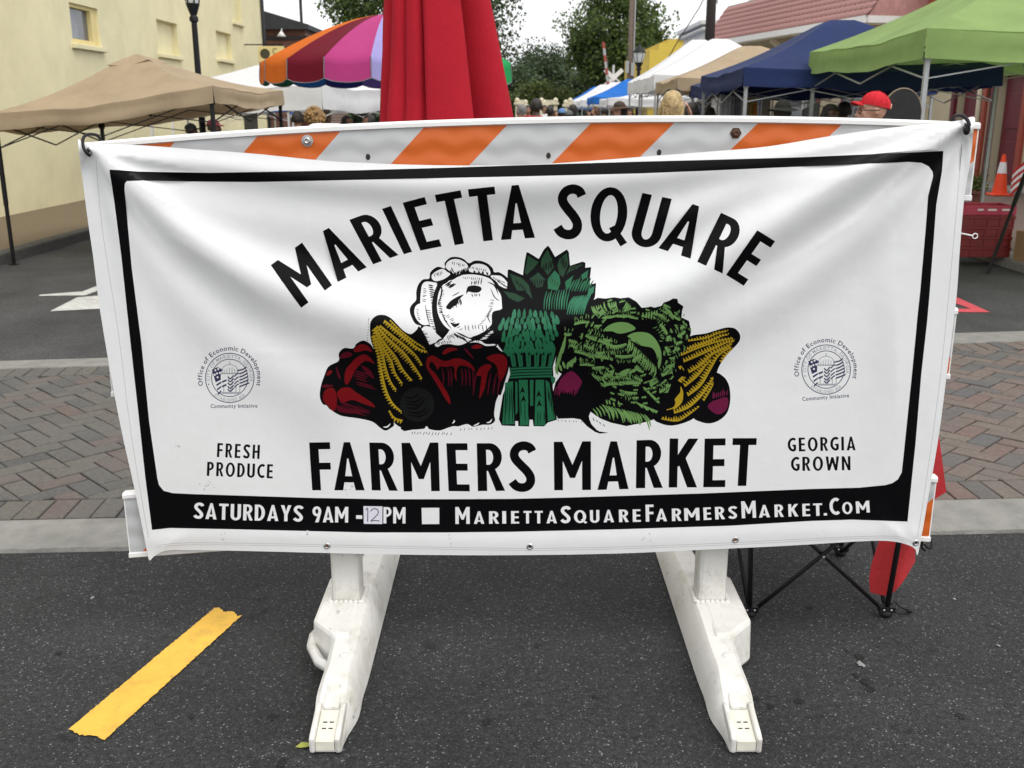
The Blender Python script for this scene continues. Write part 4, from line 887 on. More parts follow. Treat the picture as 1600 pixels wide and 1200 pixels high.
# corn on the right, with the small beet behind it
z = Z(1020, 480, 6)
blob(z((585, 620), (660, 648), (710, 720), (727, 820), (720, 920), (690, 1000), (620, 1062), (530, 1090), (440, 1072), (385, 1030), (480, 900), (545, 760)), 'black')
blob(z((515, 925), (560, 880), (600, 870), (660, 845), (700, 850), (708, 900), (690, 960), (640, 1000), (590, 1000), (540, 965)), 'magenta'); hatch(z, (560, 860), (690, 830), (6, -60), 8, 2, 'magenta')
blob(z((340, 278), (500, 245), (620, 208), (700, 190), (770, 200), (815, 250), (815, 310), (770, 370), (690, 450), (620, 560), (590, 660), (560, 800), (480, 940), (400, 1030), (300, 1082), (180, 1110), (80, 1092), (10, 1040), (100, 900), (180, 700), (300, 400)), 'black')
random.seed(9)
for pts, b_, t_, s_d in (([(330, 320), (500, 292), (620, 245), (720, 222)], 1.2, 2.8, -1), ([(320, 395), (500, 335), (640, 275), (728, 258)], 1.6, 3.2, -1), ([(265, 455), (400, 395), (520, 352), (660, 312), (752, 295)], 1.6, 3.4, -1), ([(290, 515), (430, 455), (560, 395), (690, 335), (770, 320)], 2, 4.2, -1), ([(340, 615), (450, 545), (560, 445), (660, 395), (752, 340)], 2, 4.4, -1),
        ([(300, 745), (420, 645), (500, 545), (560, 485)], 2, 4.4, -1), ([(330, 832), (450, 735), (540, 585), (620, 455), (735, 375)], 2.2, 4.6, -1), ([(200, 995), (330, 945), (440, 850), (520, 745), (575, 655)], 2.2, 4.6, -1), ([(480, 880), (550, 760), (580, 690)], 1, 3.6, -1), ([(130, 965), (180, 950), (210, 930)], 1.4, .5, -1), ([(80, 1050), (230, 1070), (340, 1010), (440, 930)], .6, 4.2, -1), ([(240, 560), (290, 545)], 3, 4, 1), ([(240, 690), (290, 640)], 3, 4, 1), ([(640, 520), (700, 440), (760, 385)], .8, 3.2, -1)):
    toothed(z(*pts), b_ * .8, t_ * 1.75, 4.5, 'yellow', s_d, .25)
blob(z((190, 960), (212, 900), (208, 860), (255, 800), (262, 742), (285, 800), (278, 880), (240, 930)), 'yellow')
# corn on the left
z = Z(480, 480, 5.715)
blob(z((560, 180), (572, 120), (620, 75), (690, 70), (750, 100), (800, 150), (860, 210), (925, 240), (975, 205), (1010, 180), (1110, 380), (1110, 500), (1080, 640), (1010, 900), (1060, 1062), (1000, 1090), (900, 1088), (790, 1045), (700, 900), (650, 700), (605, 420), (568, 290)), 'black')
for pts, b_, t_ in (([(690, 115), (770, 180), (880, 275), (1000, 370), (1080, 395)], 2, 4), ([(650, 160), (760, 250), (900, 360), (980, 440), (1030, 520)], 2, 4.4), ([(625, 165), (720, 275), (860, 400), (960, 530), (1035, 650)], 2.2, 4.8), ([(610, 180), (680, 300), (790, 440), (860, 560), (940, 655)], 2.2, 4.8), ([(600, 190), (680, 360), (750, 470), (790, 590), (860, 690)], 2, 4.4),
        ([(595, 250), (670, 400), (705, 550), (750, 670), (810, 750)], 2.2, 4.6), ([(640, 430), (665, 560), (700, 720), (760, 850), (860, 945)], 2.2, 4), ([(735, 920), (780, 985), (860, 1010), (940, 1030)], 1, 4), ([(590, 250), (620, 360), (640, 430)], 1.2, 3.2), ([(870, 965), (965, 985)], 1.6, 1), ([(740, 110), (840, 210), (940, 290), (1060, 370)], .8, 3)):
    toothed(z(*pts), b_ * .85, t_ * 1.65, 4.6, 'yellow', 1, .25)
# peppers
blob(z((500, 298), (560, 325), (592, 372), (620, 440), (640, 600), (700, 870), (775, 1035), (745, 1080), (700, 1102), (655, 1080), (580, 1022), (450, 992), (300, 968), (190, 902), (130, 852), (112, 780), (126, 690), (150, 620), (190, 530), (280, 480), (283, 412), (330, 365), (410, 368), (440, 325)), 'black')
for L, i_ in (([(412, 392), (440, 350), (490, 330), (545, 348), (580, 400), (520, 385), (460, 400)], 'red'), ([(455, 440), (510, 422), (560, 450), (600, 505), (540, 480), (490, 495), (430, 560), (392, 640), (352, 692), (333, 650), (345, 560), (400, 490)], 'red'), ([(140, 825), (160, 742), (225, 720), (258, 765), (265, 850), (240, 930), (190, 885)], 'red'), ([(265, 765), (310, 722), (380, 718), (430, 755), (500, 800), (580, 855), (602, 895), (500, 862), (400, 828), (320, 852), (285, 820)], 'red'),
              ([(170, 592), (205, 562), (225, 578), (185, 612)], 'red'), ([(290, 455), (325, 405), (385, 400), (400, 435), (335, 455)], 'darkred'), ([(255, 530), (275, 560), (300, 640), (275, 620)], 'darkred'), ([(260, 870), (330, 900), (480, 940), (380, 950), (280, 930)], 'darkred'), ([(480, 520), (560, 560), (600, 640), (540, 600)], 'darkred'), ([(130, 700), (170, 690), (240, 700), (160, 720)], 'darkred')): blob(z(*L), i_, 3)
hatch(z, (400, 560), (440, 690), (150, 40), 6, 2.2, 'darkred'); hatch(z, (280, 840), (330, 920), (230, 60), 6, 2, 'darkred'); hatch(z, (300, 860), (420, 840), (160, 60), 4, 1.5, 'black')
add(z((150, 872), (172, 875), (200, 912), (178, 908)), 'white'); stroke(z((680, 1070), (715, 1068), (742, 1040)), 2.2, 'white')
zg = Z(640, 520, 7.06)
blob(zg((180, 300), (220, 180), (300, 165), (360, 130), (460, 125), (550, 155), (620, 120), (720, 105), (800, 125), (850, 152), (950, 150), (1000, 195), (1062, 230), (1098, 300), (1092, 400), (1052, 540), (1012, 670), (950, 790), (933, 900), (942, 970), (890, 1012), (800, 1015), (700, 1036), (635, 1006), (540, 1032), (490, 1030), (430, 1045), (330, 1078), (215, 1062), (170, 1030), (-100, 1060), (100, 600), (150, 450)), 'black')
for L, i_ in (([(182, 330), (200, 272), (260, 250), (330, 290), (400, 312), (500, 282), (580, 290), (660, 330), (712, 390), (718, 425), (680, 395), (600, 362), (540, 370), (515, 440), (520, 530), (495, 480), (490, 372), (400, 378), (335, 372), (305, 410), (290, 372), (245, 318), (218, 345), (225, 390), (285, 450), (372, 590), (432, 690), (450, 790), (390, 720), (320, 600), (258, 500), (192, 390)], 'red'),
              ([(738, 470), (770, 390), (850, 345), (905, 370), (862, 440), (832, 600), (792, 690), (768, 722), (785, 560), (790, 480)], 'red'), ([(850, 285), (900, 245), (1000, 235), (1068, 280), (1075, 380), (1040, 480), (990, 545), (975, 450), (965, 380), (930, 335)], 'red'),
              ([(360, 225), (400, 178), (470, 162), (530, 185), (450, 208), (385, 240)], 'red'), ([(680, 166), (722, 132), (782, 136), (800, 160), (740, 176)], 'red'), ([(600, 170), (650, 200), (710, 290), (650, 240)], 'darkred')): blob(zg(*L), i_, 3)
for x in (360, 420, 450, 570, 610, 650, 690): stroke(zg((x, 390), (x + 14, 480), (x + 8, 590)), 2.4, 'darkred')
for x in (720, 880, 940, 990): stroke(zg((x + 20, 440), (x - 4, 560), (x - 20, 690)), 2.6, 'darkred')
for p in ([(705, 1025), (745, 1010), (768, 992)], [(848, 992), (885, 985), (908, 952)], [(470, 1000), (492, 980), (490, 962)]): stroke(zg(*p), 2.2, 'white')
add(circ(652, 632, 27, 27, 0, 350, 30), 'egg'); hatch(z, (860, 800), (900, 960), (190, -40), 6, 3.5, 'black', .3, .2)
stroke(zc((140, 650), (110, 720), (95, 830), (105, 900)), 3.4, 'white', False)
# beet in the middle with its tail
add(zc((885, 374), (1000, 376), (1090, 430), (1152, 500), (1172, 600), (1150, 700), (1095, 800), (1066, 870), (1092, 950), (1150, 1012), (1200, 1030), (1272, 1042), (1180, 1050), (1130, 1032), (1050, 975), (980, 902), (900, 890), (745, 895), (700, 800), (688, 650), (718, 520), (790, 420)), 'black')
blob(zc((740, 580), (768, 492), (830, 425), (890, 400), (955, 450), (995, 510), (960, 582), (900, 600), (850, 622), (800, 600)), 'magenta'); hatch(zc, (730, 560), (960, 560), (-20, 80), 10, 2.2, 'magenta')
blob(zc((1070, 868), (1110, 850), (1200, 900), (1290, 955), (1200, 1030), (1130, 990), (1085, 930)), 'white'); hatch(zc, (1100, 880), (1220, 950), (14, 30), 4, 1.4, 'black')
stroke(z((1062 - 1062 + 0, 0), (0, 0)), .1, 'white') if False else None
hatch(zg, (30, 1090), (460, 1100), (-16, 30), 14, 1.1, 'black'); hatch(zg, (560, 1055), (920, 1040), (-6, 26), 9, 1.0, 'black'); hatch(z, (545, 110), (535, 300), (10, -12), 9, 1.0, 'black'); hatch(zc, (740, 905), (980, 920), (8, 20), 7, 1.0, 'black')
# --- the sheet itself
TOP = [(122, 223), (128, 222), (140, 226), (157, 225.5), (200, 226), (250, 229), (301, 233), (396, 240), (500, 250.5), (560, 254), (650, 257.5), (750, 258.5), (850, 256), (940, 250), (1009, 244.5), (1100, 237.5), (1198, 229), (1301, 212), (1388, 200), (1445, 194.5), (1480, 191), (1502, 187.5), (1512, 184), (1523, 184)]
RGT = [(1521, 205), (1516, 253), (1507, 307), (1500, 387), (1494, 470), (1479, 588), (1467, 680), (1450, 780), (1435, 863)]
BOT = [(1430, 858), (1420, 852), (1395, 846), (1352, 845.5), (1225, 853), (1097, 859), (960, 865), (800, 867.5), (660, 867), (530, 864.5), (365, 860.5), (274, 859.5), (252, 863), (240, 870), (235, 875)]
LFT = [(232, 872), (225, 837), (208, 754), (192, 683), (175, 596), (156, 483), (146, 405), (138, 350), (131, 297)]
outline = [(p.x, p.y) for p in cr([Vector(p) for p in TOP + RGT + BOT + LFT], 6, True)]
def interp(pts, n=10):
    P = cr([Vector(p) for p in pts], n); return np.array([p.x for p in P]), np.array([p.y for p in P])
RIDGES = [  # centre line, height (m) toward the viewer, half width px (left end, middle, right end)
    ([(140, 232), (220, 305), (297, 372), (430, 452), (600, 510), (740, 530), (860, 512), (980, 478), (1080, 442), (1161, 385), (1300, 300), (1500, 200)], .030, (16, 52, 62, 46, 16)),
    ([(140, 230), (215, 246), (330, 258), (500, 280), (700, 290), (900, 285), (1100, 262), (1250, 242), (1400, 215), (1500, 195)], .016, (10, 24, 34, 24, 10)),
    ([(1500, 204), (1430, 285), (1330, 375), (1210, 460), (1080, 530), (960, 560)], .015, (14, 30, 40, 46, 46)),
    ([(140, 240), (190, 330), (270, 445), (380, 545), (500, 610)], .010, (14, 28, 40, 50, 60)),
    ([(1503, 196), (1400, 245), (1300, 268), (1180, 290), (1060, 345)], .012, (8, 15, 22, 28, 30)),
    ([(1506, 205), (1475, 270), (1440, 350), (1400, 470)], .008, (8, 14, 22, 30, 40)),
    ([(138, 235), (160, 290), (190, 380), (230, 520)], .007, (8, 14, 22, 30, 40)),
    ([(140, 232), (200, 262), (300, 315), (420, 350), (560, 370)], .006, (8, 16, 26, 34, 40)),
    ([(250, 845), (400, 838), (700, 846), (1000, 842), (1250, 832), (1420, 835)], .006, (14, 16, 18, 16, 14))]
RD = [(interp(p), A, w) for p, A, w in RIDGES]
_ph = RNG.uniform(0, 6.28, (14, 3)); _k = RNG.uniform(.006, .022, (14, 2)) * RNG.choice([-1, 1], (14, 2))
def relief(x, y):
    h = np.zeros_like(x)
    for (cx, cy), A, w in RD:
        o = np.argsort(cx); cx, cy = cx[o], cy[o]
        xi = np.clip(x, cx[0], cx[-1]); yc = np.interp(xi, cx, cy)
        sl_ = np.interp(xi, cx, np.gradient(cy, np.maximum(cx, cx) + np.arange(len(cx)) * 1e-6))
        t = (xi - cx[0]) / (cx[-1] - cx[0]); ww = np.interp(1 - t if o[0] > o[-1] else t, [0, .25, .5, .75, 1], w)
        d = (y - yc) / np.sqrt(1 + np.clip(sl_, -6, 6) ** 2); ex = np.maximum(0, np.abs(x - xi)) / 40
        h += 1.55 * A * np.exp(-(d / ww) ** 2 - ex ** 2) * np.minimum(1, ww / 42)
    for i in range(14): h += .00045 * np.sin(_k[i, 0] * x + _k[i, 1] * y + _ph[i, 0])
    for qx, qy, A, kk, ph, fall in ((140, 232, .0040, 9, .4, 120), (1506, 196, .0050, 10, 1.3, 160), (240, 868, .002, 7, 0, 70), (1430, 852, .002, 7, 1, 70)):
        r = np.hypot(x - qx, y - qy) + 1e-6; th = np.arctan2(y - qy, x - qx)
        h += A * np.sin(kk * th + ph + .5 * np.sin(3 * th)) * np.exp(-r / fall) * np.minimum(1, (r / 60) ** 1.5)
    # narrow tension creases running out of the tied corners, and faint storage creases
    for x0, y0, x1, y1, A, ww in ((150, 240, 330, 352, .0032, 7), (150, 248, 285, 420, .0026, 7), (160, 236, 420, 300, .0022, 7), (150, 262, 215, 430, .0016, 6), (1496, 200, 1260, 292, .0036, 7), (1496, 206, 1300, 372, .0032, 8), (1500, 212, 1395, 400, .0024, 7), (1490, 196, 1180, 246, .0026, 6), (1503, 220, 1462, 420, .0016, 6), (1440, 235, 1130, 360, .0020, 9), (1360, 330, 1120, 470, .0018, 10), (260, 360, 480, 520, .0018, 10), (245, 860, 330, 800, .0014, 7), (1425, 848, 1340, 790, .0014, 7), (470, 300, 505, 850, .0006, 7), (1165, 290, 1150, 845, .0006, 7), (230, 560, 1430, 545, .0005, 7)):
        dx, dy = x1 - x0, y1 - y0; L = math.hypot(dx, dy); s_ = ((x - x0) * dx + (y - y0) * dy) / (L * L); d_ = ((x - x0) * dy - (y - y0) * dx) / L + 5 * np.sin(s_ * 4 + x0)
        wv = ww * (.7 + .9 * np.clip(s_, 0, 1)); env = np.clip(s_ * 7, 0, 1) * np.clip((1 - s_) * 2.2, 0, 1)
        h += A * env * np.exp(-(np.abs(d_) / wv) ** 1.5)
    # general belly: hollow between the boards and pulled back at the corners
    u, v = (x - 828) / 680, (y - 550) / 320
    h += .020 * np.exp(-((v + .9) / .35) ** 2) * (1 - u ** 2) - .006 * np.abs(u) ** 3
    return h
YBAN = 2.690
def surf(x, y):
    x = np.asarray(x, float); y = np.asarray(y, float)
    u = (x - 800) / FPX; v = (600 - y) / FPX
    dy = cP + v * sP; dz = -sP + v * cP
    Y = YBAN - relief(x, y); t = Y / dy
    return np.stack([u * t, Y, CAMZ + dz * t], -1)
def build_banner():
    vs, es = [], []
    def poly_in(p):
        k = len(vs); vs.extend(p); n = len(p); es.extend((k + i, k + (i + 1) % n) for i in range(n))
    poly_in(outline)
    for p, _ in SH: poly_in(p)
    gx, gy = np.meshgrid(np.arange(110, 1540, 6.4), np.arange(176, 886, 6.4)); gx = gx + (np.arange(gx.shape[0]) % 2)[:, None] * 3.2
    gx, gy = gx.ravel() + RNG.uniform(-1, 1, gx.size), gy.ravel() + RNG.uniform(-1, 1, gy.size)
    ok = inside(gx, gy, outline); vs.extend(zip(gx[ok], gy[ok]))
    ov, oe, of, _, _, _ = geometry.delaunay_2d_cdt([Vector(p) for p in vs], es, [], 0, .02, False)
    P = np.array([tuple(p) for p in ov]); T = np.array([f for f in of if len(f) == 3])
    cen = P[T].mean(1); keep = inside(cen[:, 0], cen[:, 1], outline); T = T[keep]; cen = cen[keep]
    mid = np.zeros(len(T), np.int32)
    for p, ink in SH:
        a = np.array(p); lo, hi = a.min(0), a.max(0)
        idx = np.nonzero((cen[:, 0] >= lo[0]) & (cen[:, 0] <= hi[0]) & (cen[:, 1] >= lo[1]) & (cen[:, 1] <= hi[1]))[0]
        if len(idx): mid[idx[inside(cen[idx, 0], cen[idx, 1], p)]] = IDX[ink]
    S = surf(P[:, 0], P[:, 1])
    e = .5; du = surf(P[:, 0] + e, P[:, 1]) - surf(P[:, 0] - e, P[:, 1]); dv = surf(P[:, 0], P[:, 1] + e) - surf(P[:, 0], P[:, 1] - e)
    nr = np.cross(du, dv); nr /= np.linalg.norm(nr, axis=1)[:, None]; nr[nr[:, 1] > 0] *= -1
    # orient triangles toward the viewer
    fn = np.cross(S[T[:, 1]] - S[T[:, 0]], S[T[:, 2]] - S[T[:, 0]]); fl = fn[:, 1] > 0; T[fl] = T[fl][:, ::-1]
    me = bpy.data.meshes.new('banner'); me.from_pydata(S.tolist(), [], T.tolist())
    for k in INK: me.materials.append(vinyl('print_' + k, COL[k], .30 if k in ('white', 'note') else .30, .5 if k in ('white', 'note') else .10 if k == 'black' else .2))
    me.polygons.foreach_set('material_index', mid); me.polygons.foreach_set('use_smooth', [True] * len(T))
    me.normals_split_custom_set_from_vertices(nr.tolist())
    o = bpy.data.objects.new('banner', me); C.objects.link(o); return o
ban = build_banner()
tag(ban, 'wrinkled white vinyl farmers market banner with black frame and vegetable picture tied to the barricade', 'banner')
for px, py, rust in ((511, 853, 1), (828, 854, 0), (1149, 843.5, 1), (1442, 847, 0), (139, 236, 0), (1509, 197, 0)):
    p = Vector(surf([px], [py])[0])
    if px == 1442: p = Vector(surf([1431], [848])[0])
    n = 20; vs = []
    for r_, d_ in ((.0042, .0012), (.0055, .003), (.0082, .0028), (.0098, .0006)):
        vs += [Vector((p.x + r_ * math.cos(2 * math.pi * j / n), p.y - d_, p.z + r_ * math.sin(2 * math.pi * j / n))) for j in range(n)]
    g_ = MB(); g_.add(vs, [(i * n + j, i * n + (j + 1) % n, (i + 1) * n + (j + 1) % n, (i + 1) * n + j) for i in range(3) for j in range(n)])
    o = g_.build('grommet', M['steel'], ban, smooth=True)
    c_ = MB(); c_.add([Vector((p.x + .0042 * math.cos(2 * math.pi * j / n), p.y - .0011, p.z + .0042 * math.sin(2 * math.pi * j / n))) for j in range(n)], [tuple(range(n))])
    c_.build('grommet_hole', mat('rusty_hole', (.16, .045, .015), .8) if rust else M['slot'], o)
# rubber tie-downs hooking the corners over the board
def hook(name, pts, r, label):
    b = MB(); b.tube(cr([Vector(p) for p in pts], 6), r, 8); return tag(b.build(name, M['black'], None, smooth=True), label, 'tie', 'rubber ties holding the banner')
q = Vector(surf([139], [236])[0])
hook('bungee_tie', [q + Vector(d) for d in ((.006, -.010, -.012), (-.002, -.018, .000), (-.009, -.012, .016), (-.012, .004, .034), (-.008, .03, .042), (.002, .065, .036), (.006, .08, .01), (.006, .08, -.03))], .0042, 'black hooked rubber tie over the top left corner of the banner')
q = Vector(surf([1507], [197])[0])
hook('bungee_tie', [q + Vector(d) for d in ((.002, -.008, -.014), (.004, -.016, -.004), (.004, -.014, .008), (.001, -.004, .018), (-.003, .015, .026), (-.006, .05, .024), (-.006, .075, .004), (-.006, .08, -.03))], .0048, 'black knotted rubber tie over the top right corner of the banner')
b = MB(); b.ell(q + Vector((.002, -.012, -.010)), (.009, .008, .013)); b.build('knot', M['black'], bpy.data.objects['bungee_tie.001'], smooth=True)
q = V(1446, 848, 2.74)
hook('bungee_tie', [q + Vector(d) for d in ((-.012, -.02, .004), (.002, -.026, -.006), (.012, -.018, .004), (.010, .0, .014), (-.004, .01, .006), (-.006, .006, -.018), (.004, 0, -.026))], .004, 'small black tie hook at the lower right corner of the banner')
# ------------------------------------------------------------ folded red umbrella behind the barricade
def folded_umbrella(px, Y):
    x = XY(px, Y, 1.55); t = thing('market_umbrella', 'tall folded red market umbrella standing just behind the barricade', 'umbrella', (x, Y, 0))
    b = MB(); n = 120; P = []
    def rad(th, f):
        # broad panels toward the viewer separated by tight creases; th = 270 deg faces the camera
        d = (math.degrees(th) - 270 + 540) % 360 - 180
        r = 1.0
        for c, w, a in ((-64, 5, .22), (-38, 3, .10), (-17, 2.6, .20), (43, 8.5, .72), (110, 10, .3), (170, 10, .3), (-120, 10, .3)): r -= a * math.exp(-((d - c) / w) ** 2)
        for c, w, a in ((70, 17, .12), (16, 26, .05), (-48, 8, .04)): r += a * math.exp(-((d - c) / w) ** 2)
        return r
    zs = [1.02 + 1.75 * i / 40 for i in range(41)]
    for i, z_ in enumerate(zs):
        base = .242 - .135 * (z_ - 1.55); base = max(base, .035)
        row = []
        for j in range(n + 1):
            th = 2 * math.pi * j / n; tw = th + .05 * math.sin(z_ * 2.2)
            q = base * rad(tw, z_) * (1 + .012 * math.sin(5 * th + z_ * 9) + .008 * math.sin(11 * th - z_ * 14))
            row.append(Vector((q * math.cos(th) - .062 * (z_ - 1.55) * 0.9, q * .82 * math.sin(th), z_ + (.03 * math.sin(4 * th) if i == 0 else 0))))
        P.append(row)
    b.grid(P); b.build('canopy', M['f_red'], t, auto=75)
    b = MB(); b.tube([(0, 0, .06), (0, 0, 2.86)], .019, 12); b.build('pole', M['whitemetal'], t, smooth=True)
    b = MB(); b.lathe([(.02, 2.86), (.03, 2.88), (.02, 2.92), (.004, 2.95)], 12, (-.06, 0, -.06)); b.build('finial', M['whitemetal'], t, smooth=True)
    b = MB(); b.lathe([(.25, 0), (.25, .04), (.22, .06), (.05, .08), (.04, .30), (.022, .31)], 28); b.build('base', M['black'], t, auto=40)
folded_umbrella(694, 3.86)
# ------------------------------------------------------------ red folding camp chair behind the right half of the barricade
def camp_chair():
    A, B_ = G(1172, 966), G(1382, 962)
    o = A.lerp(B_, .5); w = (B_ - A).length / 2; dpt = .46
    t = thing('camp_chair', 'red and black folding camp chair half hidden behind the right end of the barricade', 'chair', (o.x, o.y, 0))
    def tb(name, a, b, r=.0068):
        m = MB(); m.tube([a, b], r, 8); return m.build(name, M['black'], t, smooth=True)
    hs_ = .42
    for y in (0, dpt): tb('cross_tube', (-w, y, .012), (w, y + .012, hs_)); tb('cross_tube', (w, y + .02, .012), (-w, y + .02, hs_))
    for s in (-1, 1):
        tb('cross_tube', (s * w, 0, .012), (s * (w + .02), dpt, hs_)); tb('cross_tube', (s * w, dpt, .012), (s * (w + .02), 0, hs_))
        tb('arm_post', (s * w, 0, .012), (s * (w + .035), -.01, .64), .0085); tb('back_post', (s * w, dpt, .012), (s * (w + .06), dpt + .18, .95), .0085)
    for s in (-1, 1):
        for y in (0, dpt):
            m = MB(); m.ell((s * w, y, .014), (.022, .018, .014)); m.box((s * w, y, .03), (.05, .026, .02)); m.build('foot_joint', M['black'], t)
            m = MB(); m.ell((s * w - .012, y - .013, .03), (.004, .002, .004)); m.ell((s * w + .012, y - .013, .03), (.004, .002, .004)); m.build('rivet', M['steel'], t)
    m = MB(); m.ell((0, -.009, .215), (.005, .003, .005)); m.build('rivet', M['steel'], t)
    n = 10; P = [[Vector((-w + 2 * w * i / n, dpt * j / n, hs_ - .07 * math.sin(math.pi * i / n) - .015 * math.sin(math.pi * j / n))) for j in range(n + 1)] for i in range(n + 1)]
    m = MB(); m.grid(P); m.build('seat', M['c_red'], t, smooth=True)
    P = [[Vector((-w - .05 + 2 * (w + .05) * i / n, dpt + .03 + .15 * j / n + .04 * math.sin(math.pi * i / n), .47 + .46 * j / n)) for j in range(n + 1)] for i in range(n + 1)]
    m = MB(); m.grid(P); m.build('backrest', M['c_red'], t, smooth=True)
    for s in (-1, 1):
        P = [[Vector((s * (w + .035) + s * .035 * (2 * i / 4 - 1), -.03 + (dpt + .1) * j / n, .645 - .03 * math.sin(math.pi * j / n))) for j in range(n + 1)] for i in range(5)]
        m = MB(); m.grid(P); m.build('armrest', M['c_red'], t, smooth=True)
    # loose red carry pouch hanging at the right front leg
    P = []
    for i in range(7):
        u_ = i / 6
        P.append([Vector((w - .035 + .135 * v_ + .01 * math.sin(6 * u_), .035 + .02 * math.sin(5 * v_ + 2 * u_), .36 - u_ * (.30 - .11 * max(0, v_ - .35) * 1.6))) for v_ in [k / 8 for k in range(9)]])
    m = MB(); m.grid(P); m.build('carry_pouch', M['c_red'], t, smooth=True)
    P = [[Vector((w + .10 + .055 * v_ + .03 * u_, .06 + .02 * v_, .38 + .22 * (1 - v_ * .9) * u_)) for v_ in [k / 5 for k in range(6)]] for u_ in [k / 5 for k in range(6)]]
    m = MB(); m.grid(P); m.build('side_flap', M['c_red'], t, smooth=True)
    p = G(1420, 960) - o
    m = MB(); m.tube(cr([Vector(q) for q in ((w, .01, .03), (w + .03, .015, .045), (p.x - .02, p.y + .03, .012), (p.x, p.y, .01), (p.x - .03, p.y - .004, .007), (w + .02, .0, .02))], 6), .0022, 6); m.ell((p.x, p.y, .012), (.010, .007, .008)); m.build('drawcord', M['black'], t, smooth=True)
camp_chair()
# ------------------------------------------------------------ multicoloured parasol
def parasol(px, Y, zr, rad_, rise):
    x = XY(px, Y, 2); t = thing('parasol', 'open parasol with rainbow coloured panels behind the folded red umbrella', 'umbrella', (x, Y, 0))
    cols = [('orange', (.72, .16, .015)), ('crimson', (.17, .006, .02)), ('pink', (.50, .055, .22)), ('lavender', (.38, .34, .66)), ('violet', (.12, .08, .30)), ('navy', (.02, .025, .15)), ('blue', (.03, .18, .55)), ('green', (.02, .36, .10)), ('yellow', (.65, .45, .03)), ('teal', (.02, .22, .24)), ('royal', (.02, .11, .36)), ('indigo', (.04, .02, .16)), ('purple', (.12, .05, .28)), ('dark_green', (.02, .10, .05))]
    fm = [fab('panel_' + n, c, .3, .06) for n, c in cols]
    trim = M['c_grey']; N_ = 18; da = 2 * math.pi / N_
    seq = [0, 1, 2, 3, 4, 6, 7, 7, 13, 13, 4, 12, 4, 5, 10, 13, 13, 0]
    for k in range(N_):
        a0 = R(270) + R(-60) + k * da; a1 = a0 + da; m = fm[seq[k]]
        b = MB(); P = []; n = 8
        for i in range(n + 1):
            f = i / n; row = []
            for j in range(7):
                g_ = j / 6; rr = rad_ * f; a = a0 + (a1 - a0) * g_; chord = math.cos(da / 2) / math.cos((g_ - .5) * da)
                row.append(Vector((rr * chord * math.cos(a), rr * chord * math.sin(a), zr + rise * (1 - f ** 1.55) - .02 * f * math.sin(math.pi * g_))))
            P.append(row)
        b.grid(P)
        # hanging flap with rounded lower corners
        row0 = P[-1]; rows = [row0]
        for i in range(1, 5):
            f = i / 4; rows.append([Vector((p.x * (1 + .012 * f), p.y * (1 + .012 * f), p.z - .165 * f * (1 if 0 < j < 6 else .93))) if True else p for j, p in enumerate(row0)])
        b.grid(rows); o = b.build('canopy_panel', m, t, smooth=True)
        e = MB(); pts = [rows[0][0] * 1.002] + [rows[i][0] * 1.002 for i in range(1, 4)] + [q for q in rows[4]] + [rows[i][6] * 1.002 for i in range(3, -1, -1)]
        e.tube(pts, .0042, 5); e.build('piping', trim, o)
        r_ = MB(); r_.bar((0, 0, zr + rise - .03), (rad_ * math.cos(a0) * .99, rad_ * math.sin(a0) * .99, zr - .01), .012); r_.build('rib', M['whitemetal'], t)
    b = MB(); b.tube([(0, 0, 0), (0, 0, zr + rise + .06)], .02, 10); b.build('pole', M['whitemetal'], t, smooth=True)
    b = MB(); b.lathe([(.22, 0), (.22, .05), (.04, .08), (.03, .25)], 20); b.build('base', M['black'], t, auto=40)
parasol(606, 9.0, 1.985, 1.075, .40)
